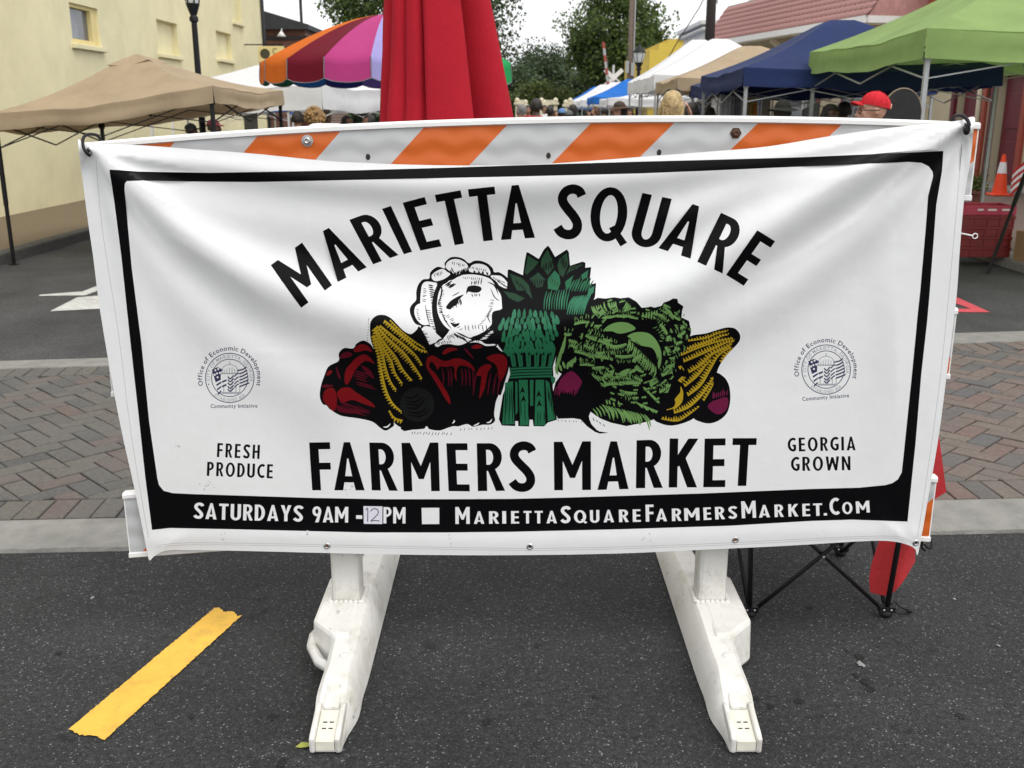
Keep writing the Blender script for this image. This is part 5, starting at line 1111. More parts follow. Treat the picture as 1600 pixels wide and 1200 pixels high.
# ------------------------------------------------------------ pop-up canopies
def tent(label, cx, cy, a, e, p, fm, legm, rz=0, vh=.24, b_=None, group='pop-up canopies along the market street', cap=None, name='popup_canopy', detail=True, sh=0, ps=0):
    t = thing(name, label, 'canopy tent', (cx, cy, 0), rz, group)
    b_ = b_ or a; cs = [(-a, -b_), (a, -b_), (a, b_), (-a, b_)]
    rs = random.Random(hash((round(cx, 2), round(cy, 2))) % 9999); n, m = (12, 16) if detail else (6, 8)
    def shz(mb):
        if sh: mb.v = [(v[0], v[1], v[2] + sh * v[0]) for v in mb.v]
        return mb
    roof = MB()
    flat = .10
    for s in range(4):
        A = Vector((*cs[s], e + vh)); B = Vector((*cs[(s + 1) % 4], e + vh)); P = []
        ph1, ph2 = rs.uniform(0, 6), rs.uniform(0, 6)
        tA, tB = Vector((A.x * flat + ps, A.y * flat, p)), Vector((B.x * flat + ps, B.y * flat, p))
        for i in range(n + 1):
            f = i / n; row = []
            for j in range(m + 1):
                g_ = j / m; q = A.lerp(B, g_).lerp(tA.lerp(tB, g_), f)
                w_ = math.sin(math.pi * g_)
                q.z -= (.05 * math.sin(math.pi * min(f * 1.1, 1)) + .045 * w_ * (1 - f) ** 2)
                q.z += (.011 * math.sin(9 * g_ + 5 * f + ph1) + .007 * math.sin(23 * g_ - 3 * f + ph2)) * w_ * (1 - f * .7)
                row.append(q)
            P.append(row)
        roof.grid(P)
        top_row = P[0]; nrm = Vector(((A.y - B.y) * -1, -(B.x - A.x) * 1, 0)); nrm = Vector((B.y - A.y, -(B.x - A.x), 0)).normalized()
        V_ = MB(); rows = []
        for i in range(5):
            f = i / 4; row = []
            for j, q in enumerate(top_row):
                g_ = j / m; w_ = math.sin(math.pi * g_)
                off = f * (.012 + .016 * math.sin(6.3 * g_ * 2 + ph1) * w_) + .010 * math.sin(17 * g_ + ph2 + 3 * f) * f * w_ + .012 * math.sin(f * 9 + ph1) * w_
                row.append(Vector((q.x + nrm.x * off, q.y + nrm.y * off, q.z - vh * f - .012 * f * math.sin(11 * g_ + ph2) * w_)))
            rows.append(row)
        V_.grid(rows); shz(V_).build('valance', fm, t, smooth=True)
        if detail:
            tr = MB(); q0 = Vector((*cs[s], e + vh * .45)) * 1; q1 = Vector((*cs[(s + 1) % 4], e + vh * .45)); ins = .97
            q0.x *= ins; q0.y *= ins; q1.x *= ins; q1.y *= ins; dn = Vector((0, 0, .26))
            mid = q0.lerp(q1, .5)
            for u, v in ((q0, mid), (mid, q1)): tr.bar(u, v - dn, .018, .010); tr.bar(u - dn, v, .018, .010)
            shz(tr).build('scissor_truss', legm, t)
    ce = MB(); n_ = 4; ce.add([(c[0] * flat + ps, c[1] * flat, p) for c in cs], [(0, 1, 2, 3)]); roof.add(ce.v, ce.f)
    shz(roof).build('roof', fm, t, auto=28)
    if detail:
        cb = MB()
        for c in cs: cb.bar((c[0] * .97, c[1] * .97, e + vh * .5), (0, 0, p - .12), .016)
        cb.bar((0, 0, e), (0, 0, p - .02), .025); shz(cb).build('roof_strut', legm, t)
    for c in cs:
        dz = sh * c[0]; l = MB(); l.bar((c[0] * .97, c[1] * .97, .0), (c[0] * .97, c[1] * .97, e + vh - .03 + dz), .030); l.bar((c[0] * .97, c[1] * .97, e - .9), (c[0] * .97, c[1] * .97, e + vh - .03 + dz), .036)
        l.box((c[0] * .97, c[1] * .97, .006), (.08, .08, .012)); l.box((c[0] * .97, c[1] * .97, e + .02 + dz), (.055, .055, .07)); l.build('leg', legm, t)
    if cap:
        v = MB(); P = []
        for s in range(4):
            A = Vector((*cs[s], 0)) * .2; B = Vector((*cs[(s + 1) % 4], 0)) * .2
            v.grid([[Vector((A.lerp(B, j / 6).x * f, A.lerp(B, j / 6).y * f, p + .07 - .10 * f - (.03 * math.sin(math.pi * j / 6) * f))) for j in range(7)] for f in (.03, .5, 1)])
        v.v = [(q[0] + ps, q[1], q[2]) for q in v.v]; shz(v).build('vent_cap', fm, t, auto=30)
    return t
# tan one on the left, its legs at their lowest notch; four corners from the photograph's geometry
tan = tent('large tan pop-up canopy with black legs beside the yellow building', -4.10, 11.66, 1.19, 1.53, 2.15, M['f_tan'], M['black'], R(-4.3), .17, cap=True, sh=.115, ps=-.10)
pl = MB(); pl.box((0, 0, 0), (.20, .006, .055)); pc = pl.build('label_patch', M['c_white'], tan, bevel=.003); pc.location = (.80, -1.145, 1.53 + .10 + .092); pc.rotation_euler = (0, R(-6.5), 0)
for i in range(9): q = MB(); q.box((-.062 + i * .0155, -.0045, -.002 + .004 * (i % 2)), (.010, .002, .017 if i % 3 else .024)); q.build('label_print', M['c_navy'], pc)
tent('lime green pop-up canopy with grey legs, nearest on the right', 4.95, 10.05, 1.62, 2.0, 2.95, M['f_green'], M['alu'], 0, .23)
tent('navy blue pop-up canopy right behind the lime green one', 4.03, 12.95, 1.43, 1.86, 2.66, M['f_navy'], M['alu'], R(-1), .20)
tent('second navy canopy, farther back between the near navy one and the tan one', 4.45, 15.9, 1.50, 1.82, 2.55, M['f_navy'], M['alu'], R(-2), .19)
tent('tan pop-up canopy between the navy canopies and the white pair on the right', 4.3, 18.85, 1.50, 1.93, 2.72, M['f_tan'], M['alu'], R(-1), .21)
tent('nearer of the two tall white canopies on the right, beside the tan one', 4.48, 22.7, 1.56, 2.02, 3.10, M['f_white'], M['alu'], R(-1), .30)
tent('farther of the two tall white canopies on the right, behind its twin', 4.62, 26.0, 1.56, 2.05, 3.30, M['f_white'], M['alu'], R(-1), .30)
tent('low white canopy with a grey roof edge in front of the bright blue canopy', 4.5, 33.2, 1.55, 1.78, 2.25, M['f_white'], M['alu'], 0, .22)
tent('bright blue pop-up canopy far down the right side', 4.4, 38.4, 1.50, 1.88, 2.75, M['f_blue'], M['alu'], 0, .22)
tent('white canopy just beyond the bright blue one far down the right side', 4.4, 44.0, 1.55, 1.80, 2.80, M['f_white'], M['alu'], 0, .26)
tent('white canopy next to the last blue one, far end of the right row', 4.3, 48.6, 1.5, 1.80, 2.82, M['f_white'], M['alu'], 0, .26)
tent('last small blue canopy at the far end of the right row', 4.4, 53.5, 1.6, 1.75, 2.85, M['f_blue'], M['alu'], 0, .30)
tent('white pop-up canopy on the left behind the rainbow parasol', -3.55, 15.8, 1.40, 1.62, 2.28, M['f_white'], M['whitemetal'], R(-16), .32)
tent('small blue canopy half hidden between the tan and white ones on the left', -5.0, 18.6, 1.0, 1.60, 2.22, M['f_blue'], M['whitemetal'], R(10), .20)
tent('low white canopy farther back on the left, behind the other white one', -4.3, 24.0, 1.5, 1.66, 2.3, M['f_white'], M['whitemetal'], R(4), .26)
# ------------------------------------------------------------ people
def loft(b, rings_, n=16):
    vs = []
    for c, rx, ry, *q in rings_:
        for j in range(n):
            th = 2 * math.pi * j / n; vs.append((c[0] + rx * math.cos(th), c[1] + ry * math.sin(th), c[2]))
    k = len(rings_); fs = [(i * n + j, i * n + (j + 1) % n, (i + 1) * n + (j + 1) % n, (i + 1) * n + j) for i in range(k - 1) for j in range(n)]
    b.add(vs, fs + [tuple(range(n))[::-1], tuple((k - 1) * n + j for j in range(n))])
def body_mesh(name, female=False, arm=None):
    b = MB(); sh = .92 if female else 1.0
    loft(b, [((0, 0, .80), .13, .09), ((0, .01, .88), .168, .118), ((0, .01, .96), .165, .115), ((0, 0, 1.08), .128 if female else .145, .095), ((0, -.01, 1.24), .158 * sh, .115), ((0, 0, 1.385), .172 * sh, .105), ((0, .005, 1.452), .138 * sh, .085), ((0, .012, 1.492), .088, .07), ((0, .012, 1.52), .057, .058), ((0, .0, 1.57), .052, .056)])
    if female: b.ell((-.07, -.085, 1.25), (.07, .06, .07)); b.ell((.07, -.085, 1.25), (.07, .06, .07))
    for s in (-1, 1):
        b.tube([(s * .09, 0, .93), (s * .095, -.005, .70), (s * .095, -.012, .49), (s * .095, .012, .34), (s * .095, .02, .10), (s * .095, .02, .03)], [.092, .075, .054, .056, .040, .042], 14)
        b.tube([(s * .095, .06, .035), (s * .097, -.02, .045), (s * .103, -.11, .03), (s * .107, -.17, .024)], [.036, .042, .040, .024], 10)
        A = [(s * .14 * sh, .005, 1.435), (s * .192 * sh, .005, 1.41), (s * .222, .015, 1.25), (s * .235, .02, 1.10), (s * .242, -.015, .97), (s * .245, -.05, .86)]; hand = Vector((s * .247, -.065, .80)); hd = Vector((0, -.12, -1)).normalized()
        if arm and s == arm:
            A = [(s * .14, .005, 1.435), (s * .19, -.005, 1.41), (s * .25, -.05, 1.28), (s * .30, -.10, 1.20), (s * .25, -.12, 1.34), (s * .18, -.12, 1.50)]; hand = Vector((s * .155, -.115, 1.57)); hd = Vector((-s * .35, .1, 1)).normalized()
        b.tube(A, [.055, .054, .046, .040, .036, .027], 12)
        mt = hd.to_track_quat('Z', 'Y').to_matrix()
        b.ell(hand, (.036, .018, .05), 10, 6, mt)
        base = hand + hd * .035
        for i, (o_, L) in enumerate(((-.027, .062), (-.009, .075), (.009, .070), (.027, .055))):
            u = mt @ Vector((1, 0, 0)); q = base + u * o_; c = mt @ Vector((0, -1, 0))
            b.tube([q, q + hd * L * .5, q + hd * L * .85 + c * .012, q + hd * L + c * .026], [.0092, .0088, .008, .007], 7)
        u = mt @ Vector((1, 0, 0)); q = hand - hd * .02 - u * (s * .03) * (1)
        b.tube([q, q - u * s * .016 + hd * .03, q - u * s * .016 + hd * .055], [.011, .010, .008], 7)
    # head: skull, jaw, brow, nose, ears, lips
    b.ell((0, .012, 1.655), (.076, .096, .100), 18, 12); b.ell((0, -.028, 1.600), (.056, .066, .075), 14, 10); b.ell((0, -.066, 1.560), (.026, .024, .020), 10, 6)
    b.tube([(0, -.084, 1.655), (0, -.100, 1.630), (0, -.113, 1.605), (0, -.098, 1.598)], [.010, .012, .015, .013], 8)
    b.tube([(-.05, -.072, 1.672), (-.02, -.088, 1.670), (.02, -.088, 1.670), (.05, -.072, 1.672)], [.008, .011, .011, .008], 8)
    b.ell((0, -.088, 1.578), (.022, .010, .006), 8, 5); b.ell((0, -.086, 1.569), (.019, .010, .006), 8, 5)
    for s in (-1, 1): b.ell((s * .079, .012, 1.632), (.009, .020, .031), 8, 6); b.ell((s * .03, -.072, 1.618), (.022, .015, .018), 8, 6)
    o = b.build(name, M['skin']); rm = o.modifiers.new('r', 'REMESH'); rm.mode = 'VOXEL'; rm.voxel_size = .0085; sm = o.modifiers.new('s', 'SMOOTH'); sm.factor = .5; sm.iterations = 3
    dg = bpy.context.evaluated_depsgraph_get(); me = bpy.data.meshes.new_from_object(o.evaluated_get(dg)); me.name = name
    me.polygons.foreach_set('use_smooth', [True] * len(me.polygons)); bpy.data.objects.remove(o)
    return me
BODY = {'m': body_mesh('body'), 'f': body_mesh('body', True), 'a': body_mesh('body', True, -1)}
_cache = {}
def shell(kind, which, off, cond, amp=0):
    key = (kind, which)
    if key in _cache: return _cache[key]
    me = BODY[kind]; n = len(me.vertices); co = np.empty(n * 3); me.vertices.foreach_get('co', co); co = co.reshape(-1, 3); nr = np.empty(n * 3); me.vertex_normals.foreach_get('vector', nr); nr = nr.reshape(-1, 3)
    ok = cond(co); F = [tuple(p.vertices) for p in me.polygons]; F = [f for f in F if all(ok[i] for i in f)]
    used = sorted({i for f in F for i in f}); mp = {u: k for k, u in enumerate(used)}
    u = np.array(used); rr = np.random.default_rng(3)
    d = off(co[u]) if callable(off) else off
    fold = amp * (np.sin(co[u, 2] * 60 + co[u, 0] * 25) + np.sin(co[u, 0] * 70 - co[u, 2] * 30))
    P = co[u] + nr[u] * (np.asarray(d) + fold)[..., None] if np.ndim(d) else co[u] + nr[u] * (d + fold)[:, None]
    m2 = bpy.data.meshes.new(which); m2.from_pydata(P.tolist(), [], [tuple(mp[i] for i in f) for f in F]); m2.polygons.foreach_set('use_smooth', [True] * len(F)); m2.materials.append(M['c_black'])
    _cache[key] = m2; return m2
def put_mesh(name, me, m, t):
    o = bpy.data.objects.new(name, me); C.objects.link(o); o.parent = t
    o.material_slots[0].link = 'OBJECT'; o.material_slots[0].material = m; return o
def person(label, px, ytop, Y, face, kind='m', skin='skin', shirt='c_grey', pants='c_denim', hair_='h_dark', style='short', hat=None, group='people at the market', extra=.0):
    x = XY(px, Y, 1.6); ztop = V(px, ytop, Y).z; full = 1.765 + (.035 if hat else 0); k = min(max(ztop / full, .80), 1.10)
    t = thing('person', label, 'person', (x, Y, 0), face, group); t.scale = (k, k, k)
    put_mesh('body', BODY[kind], M[skin], t)
    arm = lambda c: (np.abs(c[:, 0]) > .185) & (c[:, 2] < 1.13)
    put_mesh('shirt', shell(kind, 'shirt', .013, lambda c: (c[:, 2] > .84) & (c[:, 2] < 1.505) & ~((np.abs(c[:, 0]) > .195) & (c[:, 2] < 1.14)) & ~((np.abs(c[:, 0]) > .2) & (c[:, 1] < -.075)), .0018), M[shirt], t)
    put_mesh('trousers', shell(kind, 'trousers', .011, lambda c: (c[:, 2] > .07) & (c[:, 2] < .97) & (np.abs(c[:, 0]) < .192), .0016), M[pants], t)
    put_mesh('shoes', shell(kind, 'shoes', .008, lambda c: (c[:, 2] < .085)), M['c_black'], t)
    if style in ('short', 'bald', 'long', 'curly'):
        if style == 'bald': cond = lambda c: (c[:, 2] > 1.585) & (c[:, 2] < 1.70) & (c[:, 1] > .005) & (np.abs(c[:, 0]) < .1)
        else: cond = lambda c: (((c[:, 2] > 1.60) & (c[:, 1] > .0)) | ((c[:, 2] > 1.70) & (c[:, 1] > -.078))) & (np.abs(c[:, 0]) < .11)
        off = {'short': .012, 'bald': .006, 'long': .022, 'curly': .03}[style]
        put_mesh('hair', shell(kind, 'hair_' + style, off, cond, .002), M[hair_], t)
        if style == 'long':
            b = MB(); loft(b, [((0, .05, 1.41), .04, .025), ((0, .055, 1.45), .078, .042), ((0, .05, 1.54), .094, .062), ((0, .035, 1.64), .098, .086), ((0, .025, 1.71), .085, .085), ((0, .02, 1.76), .04, .04)]); b.build('long_hair', M[hair_], t, smooth=True)
            if Y < 20:
                b = MB(); rr = random.Random(int(px))
                for i in range(110):
                    th = rr.uniform(R(-15), R(195)); e_ = rr.uniform(.90, 1.03); zz_ = 1.74 - rr.random() ** 2 * .06; zb = rr.uniform(1.30, 1.46)
                    p0 = Vector((.055 * math.cos(th), .03 + .05 * math.sin(th), zz_)); p1 = Vector((.104 * e_ * math.cos(th), .035 + .085 * e_ * math.sin(th), 1.64)); p2_ = Vector((.105 * e_ * math.cos(th + rr.gauss(0, .08)), .05 + .062 * e_ * math.sin(th), 1.52)); p3_ = Vector(((.085 + rr.uniform(-.01, .03)) * math.cos(th), .055 + .05 * math.sin(th), zb))
                    b.tube(cr([p0, p1, p2_, p3_], 3), [.007, .008, .008, .008, .008, .008, .007, .006, .005, .003], 5)
                b.build('hair_strands', M[hair_], t, smooth=True)
        if style == 'curly':
            b = MB(); rr = random.Random(4)
            for i in range(90):
                th, ph = rr.uniform(0, 6.28), rr.uniform(-.7, 1.5); q = Vector((.125 * math.cos(th) * math.cos(ph), .03 + .115 * math.sin(th) * math.cos(ph), 1.655 + .125 * math.sin(ph)))
                if q.y < -.045 and q.z < 1.72: continue
                b.ell(q, (.030, .030, .030), 7, 5)
            b.build('curls', M[hair_], t, smooth=True)
    if hat:
        hm, brim = hat
        h = thing('hat', None, None); h.parent = t
        if Y < 9 and brim == 'bill':
            pv = Vector((0, .018, 1.67)); rt = Matrix.Rotation(R(-11), 3, 'X'); h.rotation_euler = (R(-11), 0, 0); h.location = pv - rt @ pv + Vector((0, .004, -.006))
        b = MB(); P = []
        for i in range(9):
            f = i / 8 * math.pi / 2; P.append([Vector((.092 * math.cos(f) * math.cos(th), .018 + .110 * math.cos(f) * math.sin(th), 1.672 + .104 * math.sin(f) ** .92 * (1 - .10 * (math.sin(th) > .3) * math.cos(f)))) for th in [2 * math.pi * j / 24 for j in range(25)]])
        b.grid(P); b.build('crown', hm, h, smooth=True)
        b = MB()
        if brim == 'bill':
            P = [[Vector((r_ * math.sin(a) * .085, -.085 - .085 * r_ * math.cos(a) * 1.0 + .01, 1.690 - .016 * r_ - .014 * abs(math.sin(a)) + dz)) for a in [R(-80 + 160 * j / 12) for j in range(13)]] for r_, dz in ((.15, 0), (.6, 0), (1, 0), (1, -.006), (.6, -.006), (.15, -.006))]
            b.grid(P); b.build('bill', hm, h, smooth=True)
            if Y < 9:
                g_ = MB(); g_.bar((-.083, -.085, 1.640), (-.086, .03, 1.640), .006); g_.bar((.083, -.085, 1.640), (.086, .03, 1.640), .006)
                for s_ in (-1, 1): g_.tube([Vector((s_ * .04 + .026 * math.cos(a), -.098, 1.634 + .020 * math.sin(a))) for a in [k_ * .524 for k_ in range(13)]], .003, 5)
                g_.build('glasses', M['black'], t)
                for k_ in range(6):
                    th = R(60 * k_ + 30); sm_ = MB(); sm_.tube([Vector((.0935 * math.cos(f) * math.cos(th), .018 + .1115 * math.cos(f) * math.sin(th), 1.672 + .1055 * math.sin(f) ** .92)) for f in [R(9 * q_) for q_ in range(11)]], .0018, 5); sm_.build('seam', hm, h)
                ad = MB(); ad.tube([Vector((.045 * math.cos(a), .128 - .012 * abs(math.cos(a)), 1.674 + .035 * math.sin(a))) for a in [R(18 * q_) for q_ in range(11)]], .005, 6); ad.build('back_opening', M['skin'], h)
            b = MB(); b.ell((0, .018, 1.778), (.009, .009, .005)); b.build('button', hm, h)
        else:
            P = [[Vector(((.088 + r_) * math.cos(th), .018 + (.106 + r_) * math.sin(th), 1.690 - .35 * r_ + .010 * math.sin(2 * th + 1) * (r_ / .08))) for th in [2 * math.pi * j / 28 for j in range(29)]] for r_ in (0, .03, .06, .085)]
            b.grid(P); b.build('brim', hm, h, smooth=True)
    return t
FRONT, LEFT, RIGHT, BACK = 0, R(-90), R(90), R(180)
MH = lambda n, c: mat(n, c, .92, .16, 14, .3, 60, spec=.2)
# left side of the street
person('person in a black cap seen in profile under the tan canopy on the left', 297, 190, 15.0, RIGHT, skin='skin3', shirt='c_black', hat=(M['c_black'], 'bill'))
person('person in a dark maroon cap standing behind the front leg of the tan canopy', 333, 183, 13.9, RIGHT, skin='skin3', shirt='c_black', hat=(M['c_maroon'], 'bill'))
person('balding dark-haired person under the far side of the tan canopy', 390, 190, 17.5, BACK, skin='skin2', shirt='c_black', style='bald')
person('dark-haired person in navy under the white canopy on the left', 464, 173, 14.2, BACK, skin='skin2', shirt='c_navy')
person('person with big golden curls and a lime top under the white canopy', 492, 170, 13.2, BACK, 'f', shirt='c_lime', hair_='h_curl', style='curly')
person('brown-haired person just right of the golden curls', 509, 170, 14.6, R(150), 'f', shirt='c_white', hair_='h_brown', style='long')
person('dark-haired person in maroon left of the folded red umbrella', 542, 180, 16.5, RIGHT, skin='skin2', shirt='c_maroon')
person('person in black bending beside the folded red umbrella', 575, 178, 15.5, LEFT, skin='skin2', shirt='c_black')
# middle of the street
person('grey-haired person in a white shirt right of the folded red umbrella', 814, 162, 17.0, R(215), shirt='c_white', hair_='h_grey')
person('person facing the camera in a red top, between the grey and the dark heads', 825, 164, 26.0, FRONT, skin='skin2', shirt='c_red')
person('dark-haired person in a red shirt walking away down the street', 838, 153, 15.5, BACK, skin='skin3', shirt='c_red', hair_='h_dark')
person('person facing the camera just behind the red shirted walker', 851, 164, 30.0, FRONT, skin='skin2', shirt='c_white')
person('person dressed in black right of the red shirted walker', 859, 165, 22.0, BACK, skin='skin3', shirt='c_black')
person('person in a teal top far down the street', 868, 172, 30.0, RIGHT, shirt='c_teal', hair_='h_brown')
person('person wearing a light blue cap in the middle of the street', 878, 167, 22.0, BACK, shirt='c_sky', hat=(MH('cap_sky', (.12, .22, .42)), 'bill'))
person('person wearing a grey cap beside the light blue cap', 889, 170, 21.0, BACK, shirt='c_grey', hat=(MH('cap_grey', (.12, .125, .12)), 'bill'))
person('dark-haired person in black behind the grey cap', 895, 163, 24.0, BACK, 'f', skin='skin2', shirt='c_black', style='long')
person('small figure in khaki beneath the far white canopies', 918, 172, 34.0, RIGHT, shirt='c_khaki')
person('pale figure in black beneath the bright blue canopy', 930, 166, 27.0, LEFT, 'f', shirt='c_black', hair_='h_brown', style='long')
person('figure in grey beneath the edge of the bright blue canopy', 944, 168, 30.0, BACK, skin='skin2', shirt='c_grey')
person('woman in a brown brimmed sun hat in the middle distance', 967, 155, 15.5, R(-50), 'f', shirt='c_grey', hair_='h_dark', style='long', hat=(MH('sun_hat_brown', (.075, .045, .03)), 'brim'))
person('long dark-haired person facing the camera between hat and blonde', 982, 168, 18.0, R(10), 'f', skin='skin2', shirt='c_black', style='long')
person('blonde woman in grey raising a hand to her face', 1050, 142, 9.6, R(165), 'a', shirt='c_grey', hair_='h_blonde', style='long')
_bl = bpy.data.objects[sorted(o.name for o in bpy.data.objects if o.get('label') == 'blonde woman in grey raising a hand to her face')[0]]
b = MB()
for s_ in (-1, 1): b.ell((s_ * .035, -.05, 1.765), (.030, .012, .018), 10, 6); b.bar((s_ * .07, -.045, 1.76), (s_ * .098, .04, 1.72), .008)
b.bar((-.03, -.05, 1.768), (.03, -.05, 1.768), .006); b.build('sunglasses', M['black'], _bl)
person('dark figure just right of the blonde woman', 1080, 160, 14.0, BACK, 'f', skin='skin2', shirt='c_black', style='long')
person('figure in black deep under the navy canopy beside the hanging cloths', 1110, 167, 17.5, BACK, skin='skin2', shirt='c_black')
person('man in a dark brimmed hat under the near navy canopy', 1222, 152, 11.0, BACK, skin='skin2', shirt='c_black', hat=(MH('hat_dark', (.02, .02, .016)), 'brim'))
person('dark-haired person under the green canopy, left of the red cap', 1299, 163, 11.4, R(30), 'f', skin='skin3', shirt='c_black', style='long')
person('dark figure in grey right behind the red cap brim', 1318, 158, 12.6, BACK, skin='skin3', shirt='c_grey')
person('man in a bright red baseball cap facing left near the barricade', 1362, 136, 7.2, LEFT, shirt='c_grey', style=None, hat=(MH('cap_red', (.50, .02, .03)), 'bill'))
# ------------------------------------------------------------ things under the right canopies
def board_panel(px, Y):
    x = XY(px, Y, 1.6); t = thing('display_board', 'tall black round-topped board with a thin tan rim right of the red cap', 'board', (x, Y, 0))
    w, h = .155, 1.76
    outl = [(-w, 0.25), (w, .25)] + [(w * math.cos(a), h - .20 + .20 * math.sin(a)) for a in [R(180 * k / 16) for k in range(17)]]
    b = MB(); b.prism(outl, -.012, .012, lambda a, c, d: Vector((a, d, c))); b.build('panel', M['blackfab'], t)
    b = MB(); b.tube([Vector((w * math.cos(a), 0, h - .20 + .20 * math.sin(a))) for a in [R(180 * k / 16) for k in range(17)]], .008, 6); b.build('rim', mat('tan_rim', (.20, .15, .08), .6), t)
    for s in (-1, 1): b = MB(); b.bar((s * w * .8, .02, .26), (s * w * 1.5, .25 * s, 0), .02); b.build('leg', M['black'], t)
board_panel(1409, 8.2)
def cloth_panel(label, px, y0, y1, Y, w, col, stripes=None):
    x = XY(px, Y, 1.6); z1 = V(px, y0, Y).z
    t = thing('hanging_cloth', label, 'cloth', (x, Y, 0), 0, 'cloths hanging under the navy canopy'); n = 10; z0 = .6
    b = MB(); b.grid([[Vector((-w / 2 + w * i / n, .02 * math.sin(i * 1.9), z0 + (z1 - z0) * j / 8)) for j in range(9)] for i in range(n + 1)]); b.build('sheet', cloth('cloth_' + str(px), col), t, smooth=True)
    b = MB(); b.bar((-w / 2 - .04, 0, z1), (w / 2 + .04, 0, z1), .02); b.build('rail', M['alu'], t)
    for s in (-1, 1): b = MB(); b.bar((s * (w / 2 + .03), 0, 0), (s * (w / 2 + .03), 0, z1 + .01), .02); b.build('stand_pole', M['alu'], t)
    if stripes:
        for i, (a, c) in enumerate(stripes): b = MB(); b.grid([[Vector((a + .03 * k, -.028, z0 + .1 + (z1 - z0 - .2) * j / 4)) for j in range(5)] for k in (0, 1, 2)]); b.build('printed_panel', cloth('print_%d_%d' % (px, i), c), t)
cloth_panel('white cloth hanging under the second navy canopy', 1133, 150, 0, 17.0, .20, (.62, .62, .63))
cloth_panel('grey patterned cloth hanging beside the white one', 1149, 152, 0, 17.1, .17, (.30, .30, .31), [(-.05, (.2, .2, .22))])
cloth_panel('yellow and orange cloth hanging beside the grey patterned one', 1172, 152, 0, 17.2, .24, (.50, .36, .10), [(.05, (.55, .2, .02)), (-.10, (.35, .30, .28))])
cloth_panel('white striped cloth at the far left of the hanging cloths', 1091, 160, 0, 17.6, .22, (.50, .52, .56), [(.0, (.25, .3, .45))])
cloth_panel('pale cloth hanging behind the dark brimmed hat', 1197, 154, 0, 17.4, .14, (.48, .46, .35))
bg_ = MB(); q0 = V(1268, 172, 11.8); bg_.grid([[Vector((q0.x - .11 + .2 * i / 6, q0.y + .05 * math.sin(i), q0.z - .5 + (.5 + .10 * i / 6) * j / 6)) for j in range(7)] for i in range(7)])
tag(bg_.build('hanging_bag', M['c_grey'], None, smooth=True), 'grey fabric bag hanging under the near navy canopy left of the red cap', 'bag')
# stacked crates at the right kerb
def crate(label, x, y, z_, rz, m, top=False):
    t = thing('crate', label, 'crate', (x, y, z_), rz, 'stacked red crates by the kerb'); w, d, h = .56, .40, .108
    b = MB(); b.box((0, 0, .006), (w - .03, d - .03, .012)); b.build('bottom', m, t)
    for s in (-1, 1):
        for (nm, c, dd) in (('rim', (0, s * (d / 2 - .008), h - .014), (w, .024, .028)), ('rim', (s * (w / 2 - .008), 0, h - .014), (.024, d - .03, .028))): b = MB(); b.box(c, dd); b.build(nm, m, t, bevel=.004)
        b = MB(); b.box((0, s * (d / 2 - .010), .048), (w - .03, .010, .084)); b.build('side_panel', m, t); b = MB(); b.box((s * (w / 2 - .010), 0, .048), (.010, d - .04, .084)); b.build('side_panel', m, t)
        for k in range(5): b = MB(); b.box((-w / 2 + .02 + (w - .04) * k / 4, s * (d / 2 - .003), .045), (.018, .010, .085)); b.build('upright', m, t)
    if top:
        b = MB(); b.box((0, -d / 2 - .006, .054), (w, .008, .085)); f = b.build('front_panel', m, t, bevel=.004)
        for xx, ww in ((-.09, .06), (.03, .09), (.17, .08)): b = MB(); b.box((xx, -d / 2 - .0115, .066), (ww, .002, .018)); b.build('paper_sticker', M['c_white'], t)
    return t
cx_, cy_ = G(1538, 402, .10).x, G(1538, 402, .10).y
names = ['dark red slatted crate at the bottom of the stack by the kerb', 'dark red slatted crate second from the bottom of the stack', 'dark red slatted crate in the middle of the stack', 'dark red slatted crate directly under the faded top one', 'faded red crate with white stickers on top of the stack']
for i, nm in enumerate(names): crate(nm, cx_ + .01 * math.sin(i * 3), cy_ + .2, .097 + i * .1085, R(-4 + 2 * math.sin(i * 5)), M['crate_pink'] if i == 4 else M['crate'], i == 4)
# traffic cone
q = G(1561, 305, .10); t = thing('traffic_cone', 'orange traffic cone with a white band on the right pavement', 'cone', (q.x, q.y, .097))
b = MB(); b.box((0, 0, .018), (.38, .38, .036)); b.build('base', M['cone'], t, bevel=.02)
def cone_r(z_): return .135 - .105 * (z_ - .036) / .70
for nm, z0, z1, m, e in (('body', .036, .736, M['cone'], 0), ('reflective_band', .40, .60, M['cone_white'], .003)):
    b = MB(); b.lathe([(cone_r(z0) + e, z0), (cone_r(z1) + e, z1), (cone_r(z1) * .6, z1 + .002)], 28); b.build(nm, m, t, auto=40)
# planter
q = G(1512, 334, .10); t = thing('planter', 'dark terracotta pot with a leafy plant by the maroon door', 'planter', (q.x, q.y, .097))
b = MB(); b.lathe([(.20, 0), (.27, .42), (.30, .43), (.30, .50), (.26, .50), (.25, .44)], 28); b.build('pot', M['pot'], t, auto=40)
b = MB(); rr = random.Random(3)
def leaf(b, c, n_, L, wd):
    n_ = n_.normalized(); u = n_.cross(Vector((.3, .2, 1))).normalized()
    b.add([c, c + n_ * L * .5 + u * wd, c + n_ * L, c + n_ * L * .5 - u * wd], [(0, 1, 2, 3)])
for i in range(420):
    th, ph, r_ = rr.uniform(0, 6.28), rr.uniform(-.2, 1.5), rr.uniform(.1, .34); c = Vector((r_ * math.cos(th) * math.cos(ph), r_ * math.sin(th) * math.cos(ph), .52 + r_ * .75 * math.sin(ph))); leaf(b, c, Vector((rr.gauss(0, 1), rr.gauss(0, 1), rr.gauss(.4, .7))), .09, .03)
b.build('bushy_leaves', M['leaf4'], t)
b = MB()
